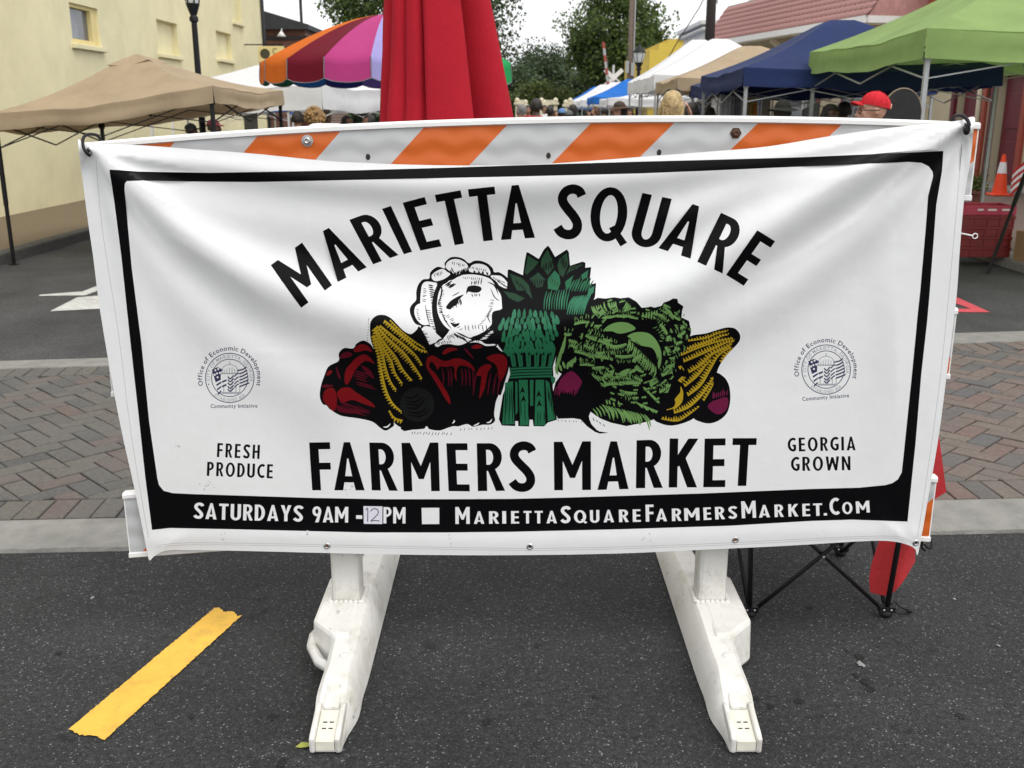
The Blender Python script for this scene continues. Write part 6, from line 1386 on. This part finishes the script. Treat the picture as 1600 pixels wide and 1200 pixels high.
for i in range(9):
    th = rr.uniform(0, 6.28); tp = Vector((.25 * math.cos(th), .25 * math.sin(th), rr.uniform(.75, 1.05))); b.tube([(0, 0, .5), tp], .006, 5)
    for k in range(5): leaf(b, tp * (1 - k * .08), Vector((rr.gauss(0, 1), rr.gauss(0, 1), .3)), .14, .04)
b.build('tall_stems', M['leaf1'], t); t.scale = (.72, .72, .72)
# black display tripod at the right edge
q = G(1543, 428, 0); t = thing('tripod', 'black tripod stand at the right edge of the photo', 'tripod', (q.x, q.y, 0)); ap = Vector((.62, .55, 1.32))
for p in ((0, 0, 0), (1.15, .1, 0), (.65, 1.2, .097)):
    b = MB(); b.bar(p, tuple(ap.lerp(Vector(p), .45)), .026); b.bar(tuple(ap.lerp(Vector(p), .5)), tuple(ap), .036); b.ell(p, (.025, .025, .016)); b.build('leg', M['black'], t)
b = MB(); b.tube([ap - Vector((0, 0, .1)), ap + Vector((0, 0, .25))], .02, 8); b.ell(ap, (.05, .05, .05)); b.build('head', M['black'], t, smooth=True)
q = G(1606, 408, .1); b = MB()
for s in (-1, 1): b.box((s * .17, 0, .15), (.006, .30, .30)); b.box((0, s * .15, .15), (.34, .006, .30))
b.box((0, 0, .003), (.34, .30, .006)); b.box((.02, -.23, .30), (.30, .15, .004), Matrix.Rotation(R(-20), 3, 'X'))
tag(b.build('cardboard_box', M['card'], None, loc=(q.x + .1, q.y, .1), rz=R(12)), 'open brown cardboard box at the right edge beside the tripod', 'box')
# ------------------------------------------------------------ buildings
def wall_x(name, X, y0, y1, z0, z1, holes, m, parent, face=1, depth=.16):
    """wall in a plane of constant x, with recessed openings; face=+1 looks toward +x"""
    ys = sorted({y0, y1, *[h[0] for h in holes], *[h[1] for h in holes]}); zs = sorted({z0, z1, *[h[2] for h in holes], *[h[3] for h in holes]})
    b = MB()
    for a, c in zip(ys, ys[1:]):
        for e, f in zip(zs, zs[1:]):
            if any(h[0] <= a and c <= h[1] and h[2] <= e and f <= h[3] for h in holes): continue
            b.add([(X, a, e), (X, c, e), (X, c, f), (X, a, f)], [(0, 1, 2, 3)])
    for h in holes:
        a, c, e, f = h[:4]; x2 = X - face * depth
        b.add([(X, a, e), (X, c, e), (X, c, f), (X, a, f), (x2, a, e), (x2, c, e), (x2, c, f), (x2, a, f)], [(0, 1, 5, 4), (1, 2, 6, 5), (2, 3, 7, 6), (3, 0, 4, 7)])
    return b.build(name, m, parent)
yb = thing('stucco_building', 'pale yellow stucco building wall with small windows along the left side', 'building', (-7.42, 6, 0))
holes = [(17.7 - 6, 18.9 - 6, 2.71, 3.36), (21.95 - 6, 23.3 - 6, 2.78, 3.46), (26.3 - 6, 27.7 - 6, 2.90, 3.56), (28.0 - 6, 28.9 - 6, 3.92, 5.5)]
wall_x('wall', 0, 0, 25.2, -.05, 9, holes, M['wall_yellow'], yb)
b = MB(); b.add([(0, 25.2, -.05), (-9, 25.2, -.05), (-9, 25.2, 9), (0, 25.2, 9)], [(0, 1, 2, 3)]); b.add([(0, 0, -.05), (-9, 0, -.05), (-9, 0, 9), (0, 0, 9)], [(0, 1, 2, 3)]); b.build('end_wall', M['wall_yellow'], yb)
b = MB(); b.box((-4.5, 12.6, 9.1), (9.2, 25.4, .2)); b.build('roof', M['roofdark'], yb)
for i, h in enumerate(holes):
    if i == 0:
        fr = MB(); yc, zc_ = (h[0] + h[1]) / 2, (h[2] + h[3]) / 2; w_, h__ = h[1] - h[0], h[3] - h[2]
        for a, c, e, f in ((h[0], h[0] + .07, h[2], h[3]), (h[1] - .22, h[1], h[2], h[3]), (h[0] + .07, h[1] - .22, h[3] - .06, h[3]), (h[0] + .07, h[1] - .22, h[2], h[2] + .08)): fr.box((-.10, (a + c) / 2, (e + f) / 2), (.10, c - a, f - e))
        wn = fr.build('window', M['trim_yellow'], yb)
        p = MB(); p.box((-.13, yc, zc_), (.01, w_ - .1, h__ - .1)); p.build('pane', M['glass'], wn)
        p = MB(); p.box((-.115, h[0] + .36, zc_), (.012, .30, h__ - .2)); p.build('blind', mat('grey_blind', (.28, .30, .33), .7), wn)
    else:
        p = MB(); p.box((-.15, (h[0] + h[1]) / 2, (h[2] + h[3]) / 2), (.04, h[1] - h[0], h[3] - h[2])); p.build('blocked_window', M['wall_yellow'], yb)
    s = MB(); s.box((.03, (h[0] + h[1]) / 2, h[2] - .05), (.10, h[1] - h[0] + .16, .08)); s.build('sill', M['wall_yellow'], yb, bevel=.01)
b = MB(); b.tube([(.06, 25.12, 0), (.06, 25.12, 9)], .05, 10); b.build('downpipe', M['roofdark'], yb, smooth=True)
# brick building behind it
bb = thing('brick_building', 'red brick building with a dark sloping roof beyond the yellow building', 'building', (-9.3, 34, 0))
def wallbrick():
    m, t, b = new_mat('red_brick_wall'); tc = N(t, 'ShaderNodeTexCoord'); br = N(t, 'ShaderNodeTexBrick', Scale=5.0); t.links.new(tc.outputs['Generated'], br.inputs['Vector'])
    mp = N(t, 'ShaderNodeMapping'); mp.inputs['Rotation'].default_value = (R(90), 0, 0); t.links.new(tc.outputs['Object'], mp.inputs[0]); t.links.new(mp.outputs[0], br.inputs['Vector'])
    br.inputs['Color1'].default_value = (.17, .055, .035, 1); br.inputs['Color2'].default_value = (.12, .045, .03, 1); br.inputs['Mortar'].default_value = (.22, .18, .15, 1)
    t.links.new(br.outputs['Color'], b.inputs['Base Color']); b.inputs['Roughness'].default_value = .9; return m
wb = wallbrick()
b = MB(); b.box((-.6, 4, 2.05), (6.4, 8, 4.2)); b.build('wall', wb, bb)
b = MB(); b.prism([(-4.0, 4.15), (2.75, 4.15), (2.75, 4.30), (1.2, 4.75), (-4.0, 5.35)], -.25, 8.2, lambda a, c, d: Vector((a, d, c))); b.build('roof', M['roofdark'], bb)
b = MB(); b.box((-.6, -.02, 3.9), (6.5, .06, .10)); b.build('gutter', M['roofdark'], bb)
b = MB(); b.tube([(1.9, -.02, 4.05), (1.9, -.25, 4.15), (1.9, -.34, 4.05)], .02, 6); b.lathe([(.02, .16), (.06, .12), (.15, 0), (.13, -.01)], 16, (1.9, -.34, 3.92)); b.build('wall_lamp', M['whitemetal'], bb, smooth=True)
b = MB(); b.tube([(2.3, 1, 4.3), (2.3, 1, 5.2)], .05, 8); b.lathe([(.08, 5.2), (.08, 5.28), (.02, 5.3)], 8, (2.3, 1, 0)); b.build('vent_pipe', M['roofdark'], bb)
b = MB(); b.box((2.61, 0, 1.2), (.06, 1.0, 2.2)); b.build('door', M['maroon'], bb)
for xx in (-2.5, -.4):
    b = MB(); b.box((xx, -.03, 1.5), (1.1, .08, 1.3)); w_ = b.build('window', M['cream'], bb); b = MB(); b.box((xx, -.075, 1.5), (.95, .02, 1.15)); b.build('pane', M['glass'], w_)
# projecting yellow sign with a dark round emblem
q = V(424, 84, 29.0); sg = thing('shop_sign', 'yellow hanging sign with a dark round emblem above the white canopy on the left', 'sign', (q.x, q.y, q.z))
b = MB(); b.box((0, 0, 0), (.72, .05, .40)); b.build('board', M['trim_yellow'], sg, bevel=.01)
b = MB(); mm = Matrix.Rotation(R(90), 4, 'X'); n = 24
b.add([(-.17 + .135 * math.cos(2 * math.pi * j / n), -.032, .0 + .135 * math.sin(2 * math.pi * j / n)) for j in range(n)], [tuple(range(n))[::-1]]); b.build('emblem', mat('emblem_dark', (.05, .045, .02), .6), sg)
b = MB(); b.tube([Vector((.12 + .07 * math.cos(a), -.031, .07 + .07 * math.sin(a))) for a in [R(50 + 260 * k / 10) for k in range(11)]], .010, 5); b.build('lettering', mat('letter_brown', (.12, .09, .03), .6), sg)
b = MB(); b.bar((-.9, 0, .24), (.34, 0, .24), .03); b.build('bracket', M['black'], sg)
# small grey notice hung under the tan canopy
q = V(392, 190, 16.6); b = MB(); b.box((0, 0, 0), (.22, .012, .42)); ns = b.build('notice_board', mat('notice_grey', (.17, .175, .16), .8), None, loc=tuple(q)); tag(ns, 'small grey notice board hung at the far side of the tan canopy', 'notice')
b = MB()
for i, (x0, x1, x2) in enumerate(((-.08, -.05, -.02), (.01, .04, .07))): b.tube([(x0, -.008, .08), (x1, -.008, .15), (x2, -.008, .08)], .006, 5); b.bar((x0 + .012, -.008, .105), (x2 - .012, -.008, .105), .008)
b.build('lettering', M['c_black'], ns)
# right side: cream shopfront with maroon doors
FX = 10.0
cb = thing('shop_building', 'cream shopfront with maroon doors and orange-red fascia on the right', 'building', (FX, 12, 0))
def door_at(pxa, pxb, z): 
    return XY2(pxa), XY2(pxb)
def yfor(px): return (FX * FPX / (px - 800) - (CAMZ - 1.2) * sP) / cP - 12
d1a, d1b = yfor(1534), yfor(1490); d2a, d2b = yfor(1596), yfor(1551)
hol = [(d1a, d1b, .1, 2.35), (d2a, d2b, .1, 2.35)]
wall_x('wall', 0, -.5, 13.2, 0, 3.9, hol, M['wall_cream'], cb, -1, .22)
for (a, c) in ((d1a, d1b), (d2a, d2b)):
    b = MB(); b.box((.17, (a + c) / 2, 1.2), (.06, c - a - .16, 2.2)); d = b.build('door', M['maroon'], cb, bevel=.006)
    for zz in (.65, 1.6): p = MB(); p.box((.135, (a + c) / 2, zz), (.02, (c - a) * .55, .7)); p.build('door_panel', M['maroon'], d, bevel=.012)
    p = MB(); p.ell((.115, a + .2, 1.05), (.03, .03, .03)); p.build('knob', M['steel'], d, smooth=True)
    for yy in (a - .07, c + .07): b = MB(); b.box((-.03, yy, 1.2), (.08, .16, 2.4)); b.build('door_post', M['maroon'] if yy > a else M['redtrim'], cb)
    b = MB(); b.box((-.03, (a + c) / 2, 2.44), (.10, c - a + .36, .14)); b.build('door_head', M['maroon'], cb)
b = MB(); b.box((-.05, 6.35, 4.35), (.14, 13.7, .9)); b.build('fascia', M['fascia'], cb)
b = MB(); b.box((2.5, 6.35, 4.85), (5.3, 13.9, .12)); b.build('parapet_cap', M['concrete'], cb)
b = MB(); b.box((4.0, 6.35, 2.4), (7.5, 13.4, 4.7)); b.build('rear_block', M['wall_cream'], cb)
b = MB(); b.tube([(-.12, 9.0, 4.0), (-.3, 9.0, 4.05)], .03, 8); b.lathe([(.03, .12), (.07, .08), (.16, -.02), (.15, -.04)], 16, (-.32, 9.0, 3.98)); b.build('wall_lamp', M['whitemetal'], cb, smooth=True)
def digit(pts, y0, z0, k=.16):
    b = MB(); b.tube(cr([Vector((-.02, y0 - a * k, z0 + c * k)) for a, c in pts], 5), .018, 6); b.build('house_number', M['black'], cb)
yn = yfor(1546)
digit([(.9, 1.9), (.45, 1.95), (.1, 1.2), (.08, .45), (.45, .05), (.85, .35), (.8, .85), (.45, 1.0), (.12, .7)], yn + .16, 1.86, .13)
digit([(.9, 1.95), (.2, 1.95), (.15, 1.15), (.55, 1.25), (.9, .8), (.8, .25), (.4, .03), (.08, .25)], yn - .02, 1.86, .13)
b = MB(); b.tube([(-.08, 9.9, 0), (-.08, 9.9, 3.9)], .055, 10); b.build('downpipe', M['cream'], cb, smooth=True)
b = MB(); b.box((-.35, 6.3, .13), (.7, 13.4, .06)); b.build('doorstep', M['concrete'], cb)
# mansard-roofed building: individual tile courses
mb_ = thing('tiled_building', 'building with a pink tiled mansard roof above the right-hand canopies', 'building', (8.40, 24.9, 0), R(11.6))
b = MB(); b.box((5, 4.9, 1.8), (8, 9.8, 3.6)); b.build('wall', M['wall_cream'], mb_)
for k in range(3):
    yy = 1.6 + k * 3.2
    b = MB(); b.box((.97, yy, 1.6), (.06, 2.0, 2.0)); w_ = b.build('window', M['redtrim'], mb_); b = MB(); b.box((.93, yy, 1.6), (.03, 1.8, 1.8)); b.build('pane', M['glass'], w_)
b = MB(); b.box((.55, 4.9, 3.60), (1.3, 10.0, .06)); b.build('soffit', M['cream'], mb_)
b = MB(); b.box((-.12, 4.9, 3.69), (.10, 10.1, .16)); b.build('eave_board', M['whitemetal'], mb_)
b = MB(); b.box((.4, -.10, 3.69), (1.0, .10, .16)); b.build('eave_board', M['whitemetal'], mb_)
for yy in (.2, 2.6, 5.0, 7.4, 9.6): b = MB(); b.bar((.9, yy, 2.9), (-.0, yy, 3.55), .14); b.build('eave_bracket', M['cream'], mb_)
zl, zh, xh = 3.78, 4.86, .75
nc = 7
def slope(f): return Vector((-.10 + xh * f, 0, zl + (zh - zl) * f))
tiles = {}
for k in range(nc):
    a, c = slope(k / nc), slope((k + 1.12) / nc); nn = Vector((-(c.z - a.z), 0, c.x - a.x)).normalized()
    wdt = .24; L = 10.1
    if not tiles.get('m'):
        tb_ = MB(); st = []
        for u, lift in ((0, .05), (1, .008)):
            q = (a.lerp(c, u) - a) + nn * lift * .55
            st.append([Vector((q.x, wdt * (j / 8), q.z)) + nn * (0.024 * math.sin(math.pi * j / 8)) for j in range(9)])
        lo = [Vector((p.x, p.y, p.z)) - nn * .05 for p in st[0]]
        tb_.grid([lo] + st); tiles['m'] = tb_.mesh('roof_tile', M['rooftile'], True)
    nt_ = int(L / wdt)
    for j in range(nt_):
        if k * nt_ + j >= 0 and (k * nt_ + j) % 1 == 0:
            tiles.setdefault('pos', []).append((a.x, -.2 + j * wdt, a.z))
pos = sorted(tiles['pos'], key=lambda p: p[1])
for p in pos[:300]:
    o = bpy.data.objects.new('roof_tile', tiles['m']); C.objects.link(o); o.parent = mb_; o.location = p
rest_ = MB(); me = tiles['m']; V0 = [v.co.copy() for v in me.vertices]; F0 = [tuple(f.vertices) for f in me.polygons]
for p in pos[300:]: rest_.add([v + Vector(p) for v in V0], F0)
o = rest_.build('roof_tile_field', M['rooftile'], mb_, smooth=True); o['kind'] = 'stuff'
b = MB(); b.prism([(slope(0).x, zl - .04), (slope(1).x, zh), (6, zh), (6, zl - .04)], -.14, 9.9, lambda a, c, d: Vector((a, d, c - .02))); b.build('roof_body', M['rooftile'], mb_)
b = MB(); b.box((3.2, 4.9, zh + .02), (5, 10.0, .1)); b.build('roof_deck', M['concrete'], mb_)
for (yy, sx, sz) in ((5.6, .8, .5), (8.6, .6, .35)):
    b = MB(); b.box((1.3, yy, zh + sz / 2 + .07), (sx, .8, sz)); b.build('roof_vent_unit', M['whitemetal'], mb_, bevel=.03)
b = MB(); b.tube([(1.3, 7.2, zh), (1.3, 7.2, zh + 1.3)], .03, 6); b.build('vent_pipe', M['alu'], mb_)
# white and bright yellow fronts farther down
wbd = thing('white_building', 'white block building with a stepped cornice behind the dark utility pole', 'building', (6.75, 36.2, 0))
b = MB(); b.box((4, 2.5, 2.25), (8, 5, 4.5)); b.build('wall', M['wall_white'], wbd)
b = MB(); b.box((3.9, 2.5, 4.56), (8.36, 5.2, .16)); b.box((3.9, 2.5, 4.36), (8.22, 5.1, .10)); b.build('cornice', M['wall_white'], wbd, bevel=.03)
b = MB(); b.box((3.9, 2.5, 3.35), (8.5, 5.3, .16)); b.build('awning_band', M['whitemetal'], wbd)
for yy in (1.3, 3.7): b = MB(); b.box((-.03, yy, 1.9), (.1, 1.7, 2.0)); w_ = b.build('window', M['cream'], wbd); b = MB(); b.box((-.09, yy, 1.9), (.02, 1.5, 1.8)); b.build('pane', M['glass'], w_)
ybd = thing('yellow_building', 'bright yellow building with a stepped parapet beyond the white canopies', 'building', (XY(1015, 46, 4), 46, 0))
b = MB(); b.prism([(0, 0), (7, 0), (7, 4.95), (1.75, 4.95), (1.75, 4.66), (.78, 4.66), (.78, 4.50), (.40, 4.50), (.40, 4.22), (0, 4.22)], 0, 10, lambda a, c, d: Vector((a, d, c))); b.build('wall', M['wall_bright_yellow'], ybd)
b = MB(); b.box((1.45, .1, 4.72), (.34, .4, .16)); b.build('chimney_block', M['c_navy'], ybd)
for xx in (1.5, 4): b = MB(); b.box((xx, -.04, 2), (1.2, .1, 1.6)); w_ = b.build('window', M['cream'], ybd); b = MB(); b.box((xx, -.10, 2), (1.0, .02, 1.4)); b.build('pane', M['glass'], w_)
# ------------------------------------------------------------ lamps, poles, railway crossing
def street_lamp(label, px, Y, h, r):
    x = XY(px, Y, 2.5); t = thing('street_lamp', label, 'street lamp', (x, Y, .1), 0, 'black street lamps')
    b = MB(); b.lathe([(r * 2.6, 0), (r * 2.6, .08), (r * 2.0, .12), (r * 1.9, .5), (r * 1.2, .62), (r, .75), (r * .82, h - .32), (r * 1.25, h - .30), (r * 1.3, h - .24), (r * .9, h - .20), (r * 1.6, h - .08), (r * 2.0, h)], 16); b.build('post', M['black'], t, auto=40)
    b = MB(); b.lathe([(r * 1.7, h), (r * 2.9, h + .36), (r * 2.9, h + .38)], 16); b.build('lantern_glass', M['lampglass'], t, auto=40)
    b = MB()
    for k in range(6):
        a = k * math.pi / 3; b.bar((r * 1.75 * math.cos(a), r * 1.75 * math.sin(a), h), (r * 2.95 * math.cos(a), r * 2.95 * math.sin(a), h + .37), .022)
    b.lathe([(r * 3.2, h + .38), (r * 3.0, h + .44), (r * 1.3, h + .60), (r * .5, h + .70), (r * .3, h + .80)], 16); b.build('lantern_frame', M['black'], t, auto=40)
    return t
street_lamp('black street lamp post rising behind the tan canopy on the left', 308, 19.0, 3.36, .062)
street_lamp('small distant street lamp left of the yellow building', 997, 44.0, 3.5, .09)
def pole(label, px, Y, z_, r, m):
    x = XY(px, Y, 3); t = thing('utility_pole', label, 'utility pole', (x, Y, 0), 0, 'utility poles')
    b = MB(); b.tube([(0, 0, -.1), (0, 0, z_)], [r * 1.15, r * .95], 14); b.build('shaft', m, t, smooth=True)
    return t
p1 = pole('dark utility pole in front of the pink tiled roof', 1107, 31.0, 8.5, .135, M['pole_dark'])
b = MB(); b.tube([(-.16, -.05, 4.95), (-.35, -.08, 4.55), (-.95, -.1, 3.6), (-1.55, -.1, 2.55)], .016, 6); b.build('guy_wire', M['black'], p1)
b = MB(); b.tube([(-.14, -.06, 5.2), (-.30, -.08, 4.85)], .05, 8); b.box((-.12, -.06, 4.9), (.10, .1, .18)); b.build('insulator', M['black'], p1)
b = MB(); b.box((.16, 0, 5.0), (.05, .08, .7)); b.build('conduit', M['alu'], p1)
p2 = pole('weathered wooden utility pole in front of the large tree', 985, 46.0, 6.9, .145, M['wood_pole'])
b = MB(); b.box((-.17, -.14, 3.5), (.14, .08, .5)); b.build('meter_box', M['alu'], p2); b = MB(); b.box((.06, -.2, 3.4), (.14, .10, .55)); b.build('meter_box', M['alu'], p2); b = MB(); b.tube([(.1, -.17, 3.6), (.1, -.17, 6.5)], .03, 6); b.build('conduit', M['alu'], p2)
x0, Yc = XY(958, 50, 3), 50.0
t = thing('railroad_signal', 'railroad crossing signal with white crossbuck and raised red and white gate arm', 'crossing signal', (x0, Yc, 0))
zc0 = V(958, 122, Yc).z
b = MB(); b.tube([(0, 0, 0), (0, 0, zc0 + .6)], .06, 10); b.build('mast', M['alu'], t, smooth=True)
for s in (-1, 1):
    b = MB(); b.box((0, -.09 - .02 * (s > 0), zc0), (1.15, .02, .2), Matrix.Rotation(R(s * 42), 3, 'Y')); b.build('crossbuck_blade', M['whitemetal'], t)
b = MB(); b.box((.18, -.15, zc0 - .22), (.3, .02, .14), Matrix.Rotation(R(42), 3, 'Y')); b.build('warning_plate', M['c_navy'], t)
A0, A1 = Vector((-.02, -.2, 1.2)), Vector((XY(942, 50, 4.6) - x0, -.2, V(942, 66, Yc).z)); n = 12
for k in range(n):
    b = MB(); b.bar(A0.lerp(A1, k / n), A0.lerp(A1, (k + 1) / n), .125, .05); b.build('red_arm_stripe' if k % 2 else 'white_arm_stripe', M['redtrim'] if k % 2 else M['alu'], t)
b = MB(); b.box((-.05, -.12, 1.05), (.35, .3, .5)); b.build('gate_motor', M['alu'], t, bevel=.03)
# cream balustrade across the end of the street
t = thing('balustrade', 'low cream balustrade with knobbed posts across the far end of the street', 'fence', (0, 34, 0))
for k, px in enumerate((808, 821, 846, 851, 868, 884, 891)):
    x = XY(px, 34, 1.8); zt_ = V(px, 152 + (k % 2) * 3, 34).z; b = MB(); b.box((x, 0, zt_ / 2 - .1), (.12, .12, zt_ - .2)); b.box((x, 0, zt_ - .20), (.22, .22, .08)); b.ell((x, 0, zt_ - .10), (.08, .08, .09)); b.build('post', M['cream'], t, bevel=.01)
for k, (a, c) in enumerate(((808, 821), (846, 868))):
    xa, xb = XY(a, 34, 1.8), XY(c, 34, 1.8); b = MB(); b.box(((xa + xb) / 2, 0, V(a, 160, 34).z), (xb - xa, .10, .16)); b.build('rail', M['cream'], t)
# small flag by the door
q = V(1618, 262, 17.6); t = thing('small_flag', 'small striped American flag on a stick by the right-hand maroon door', 'flag', (q.x, q.y, q.z - .35))
b = MB(); b.bar((0, 0, -.35), (-.04, 0, .85), .015); b.build('stick', M['cream'], t)
for k in range(7):
    b = MB(); P = [[Vector((-.02 - .03 * i - .002 * i * i, .03 * math.sin(i * 1.2), .72 - .062 * k - .055 * i - dz)) for i in range(9)] for dz in (0, .062)]; b.grid(P); b.build('red_stripe' if k % 2 == 0 else 'white_stripe', M['c_red'] if k % 2 == 0 else M['c_white'], t, smooth=True)
b = MB(); b.grid([[Vector((-.02 - .03 * i - .002 * i * i, .03 * math.sin(i * 1.2) - .006, .722 - .055 * i - dz)) for i in range(4)] for dz in (0, .2)]); b.build('canton', M['c_navy'], t, smooth=True)
# ------------------------------------------------------------ trees
def tree(label, X, Y, zc_, rx, rz, n, lm, seed, size=.26, trunk_r=.22, sparse=.0, group='trees beyond the market', kind='tree', gaps=7):
    rg = np.random.default_rng(seed); t = thing(kind, label, 'tree', (X, Y, 0), 0, group)
    # clump centres in an uneven ellipsoid
    k = max(14, n // 130); th = rg.uniform(0, 2 * np.pi, k); u = rg.uniform(-1, 1, k); rr = rg.uniform(.35, 1, k) ** .5
    cc = np.stack([rx * rr * np.sqrt(1 - u * u) * np.cos(th), rx * rr * np.sqrt(1 - u * u) * np.sin(th), rz * rr * u], 1); cc *= rg.uniform(.82, 1.15, (k, 1))
    cs = rg.uniform(.16, .34, k) * rx * (1 - .4 * sparse)
    per = n // k; c = np.repeat(cc, per, 0) + np.clip(rg.normal(0, 1, (k * per, 3)), -1.45, 1.45) * np.repeat(cs, per)[:, None] * np.array([1, 1, .7])
    m_ = len(c); d = rg.normal(0, 1, (m_, 3)); d /= np.linalg.norm(d, axis=1)[:, None]; e = np.cross(d, rg.normal(0, 1, (m_, 3))); e /= np.linalg.norm(e, axis=1)[:, None]
    s = size * rg.uniform(.55, 1.25, (m_, 1))
    vs = np.stack([c, c + d * s * .5 + e * s * .3, c + d * s, c + d * s * .5 - e * s * .3], 1).reshape(-1, 3) + np.array([0, 0, zc_])
    me = bpy.data.meshes.new('crown'); me.vertices.add(m_ * 4); me.vertices.foreach_set('co', vs.ravel()); me.loops.add(m_ * 4); me.polygons.add(m_)
    me.loops.foreach_set('vertex_index', np.arange(m_ * 4)); me.polygons.foreach_set('loop_start', np.arange(m_) * 4); me.polygons.foreach_set('loop_total', np.full(m_, 4)); me.update(); me.validate()
    me.materials.append(lm); o = bpy.data.objects.new('crown', me); C.objects.link(o); o.parent = t
    b = MB(); b.tube([(0, 0, -.1), (.1, 0, zc_ * .45), (0, .1, zc_ - rz * .3), (.05, 0, zc_ + rz * .55)], [trunk_r * 1.3, trunk_r, trunk_r * .75, trunk_r * .2], 10); b.build('trunk', M['bark'], t, smooth=True)
    for i in rg.choice(k, min(k, 12), False):
        q = Vector(cc[i]) + Vector((0, 0, zc_)); st = Vector((0, 0, max(zc_ - rz * .75, q.z - .45 * rx - .5)))
        b = MB(); b.tube([st, st.lerp(q, .5) + Vector((0, 0, .15 * rx)), q], [trunk_r * .45, trunk_r * .28, trunk_r * .08], 6); b.build('branch', M['bark'], t, smooth=True)
    return t
def tr(px, Y, ytop, ybot, rpx):
    pm = FPX / (Y * cP); zt_, zb = V(px, ytop, Y).z, V(px, ybot, Y).z
    return (XY(px, Y, 4), Y, (zt_ + zb) / 2, rpx / pm, (zt_ - zb) / 2)
tree('tall dark tree rising behind the folded red umbrella', *tr(720, 58, -90, 150, 76), 22000, M['leaf1'], 1, .23)
tree('pale green tree top above the rainbow parasol', *tr(575, 62, -50, 60, 52), 7000, M['leaf2'], 2, .24)
tree('broad round dark green tree in the middle of the background', *tr(848, 82, 74, 190, 52), 22000, M['leaf3'], 3, .24)
tree('dark bushy tree between the folded umbrella and the round tree', *tr(800, 78, 108, 190, 42), 12000, M['leaf3'], 4, .24)
tree('tall airy green tree behind the wooden utility pole', *tr(958, 64, -40, 148, 70), 19000, M['leaf2'], 5, .25, .25, .65)
tree('small yellow-green tree at the right flank of the airy tall tree', *tr(1010, 66, 50, 150, 34), 5000, M['leaf2'], 6, .30, .18, .3)
tree('low olive bush at the foot of the round dark tree', *tr(848, 70, 132, 185, 40), 6000, M['leaf4'], 7, .22, .12)
tree('low dense tree to the left of the railroad crossbuck', *tr(925, 72, 95, 180, 36), 7000, M['leaf1'], 8, .26, .14)
# far wood closing the street
rg = np.random.default_rng(11); m_ = 26000; xs_ = rg.uniform(-60, 60, m_); hh = 5.2 + 1.6 * np.sin(xs_ * .21) + 1.2 * np.sin(xs_ * .53 + 1)
c = np.stack([xs_, 130 + rg.uniform(0, 10, m_), rg.uniform(0, 1, m_) ** .7 * hh], 1); d = rg.normal(0, 1, (m_, 3)); d /= np.linalg.norm(d, axis=1)[:, None]; e = np.cross(d, rg.normal(0, 1, (m_, 3))); e /= np.linalg.norm(e, axis=1)[:, None]; s = rg.uniform(.5, 1.1, (m_, 1))
vs = np.stack([c, c + d * s * .5 + e * s * .35, c + d * s, c + d * s * .5 - e * s * .35], 1).reshape(-1, 3)
me = bpy.data.meshes.new('far_wood'); me.from_pydata(vs.tolist(), [], np.arange(m_ * 4).reshape(-1, 4).tolist()); me.materials.append(M['leaf3']); o = bpy.data.objects.new('far_wood', me); C.objects.link(o); o['kind'] = 'stuff'
tag(o, 'dark far-off wood closing the end of the street', 'wood')
b = MB(); b.prism([(-90, -.5), (90, -.5), (60, 3.5), (20, 6.0), (-30, 5.5), (-70, 3)], 142, 190, lambda a, c, d: Vector((a, d, c))); struct(b.build('hill', mat('wooded_hill', (.03, .045, .03), .95, .3, .5)))
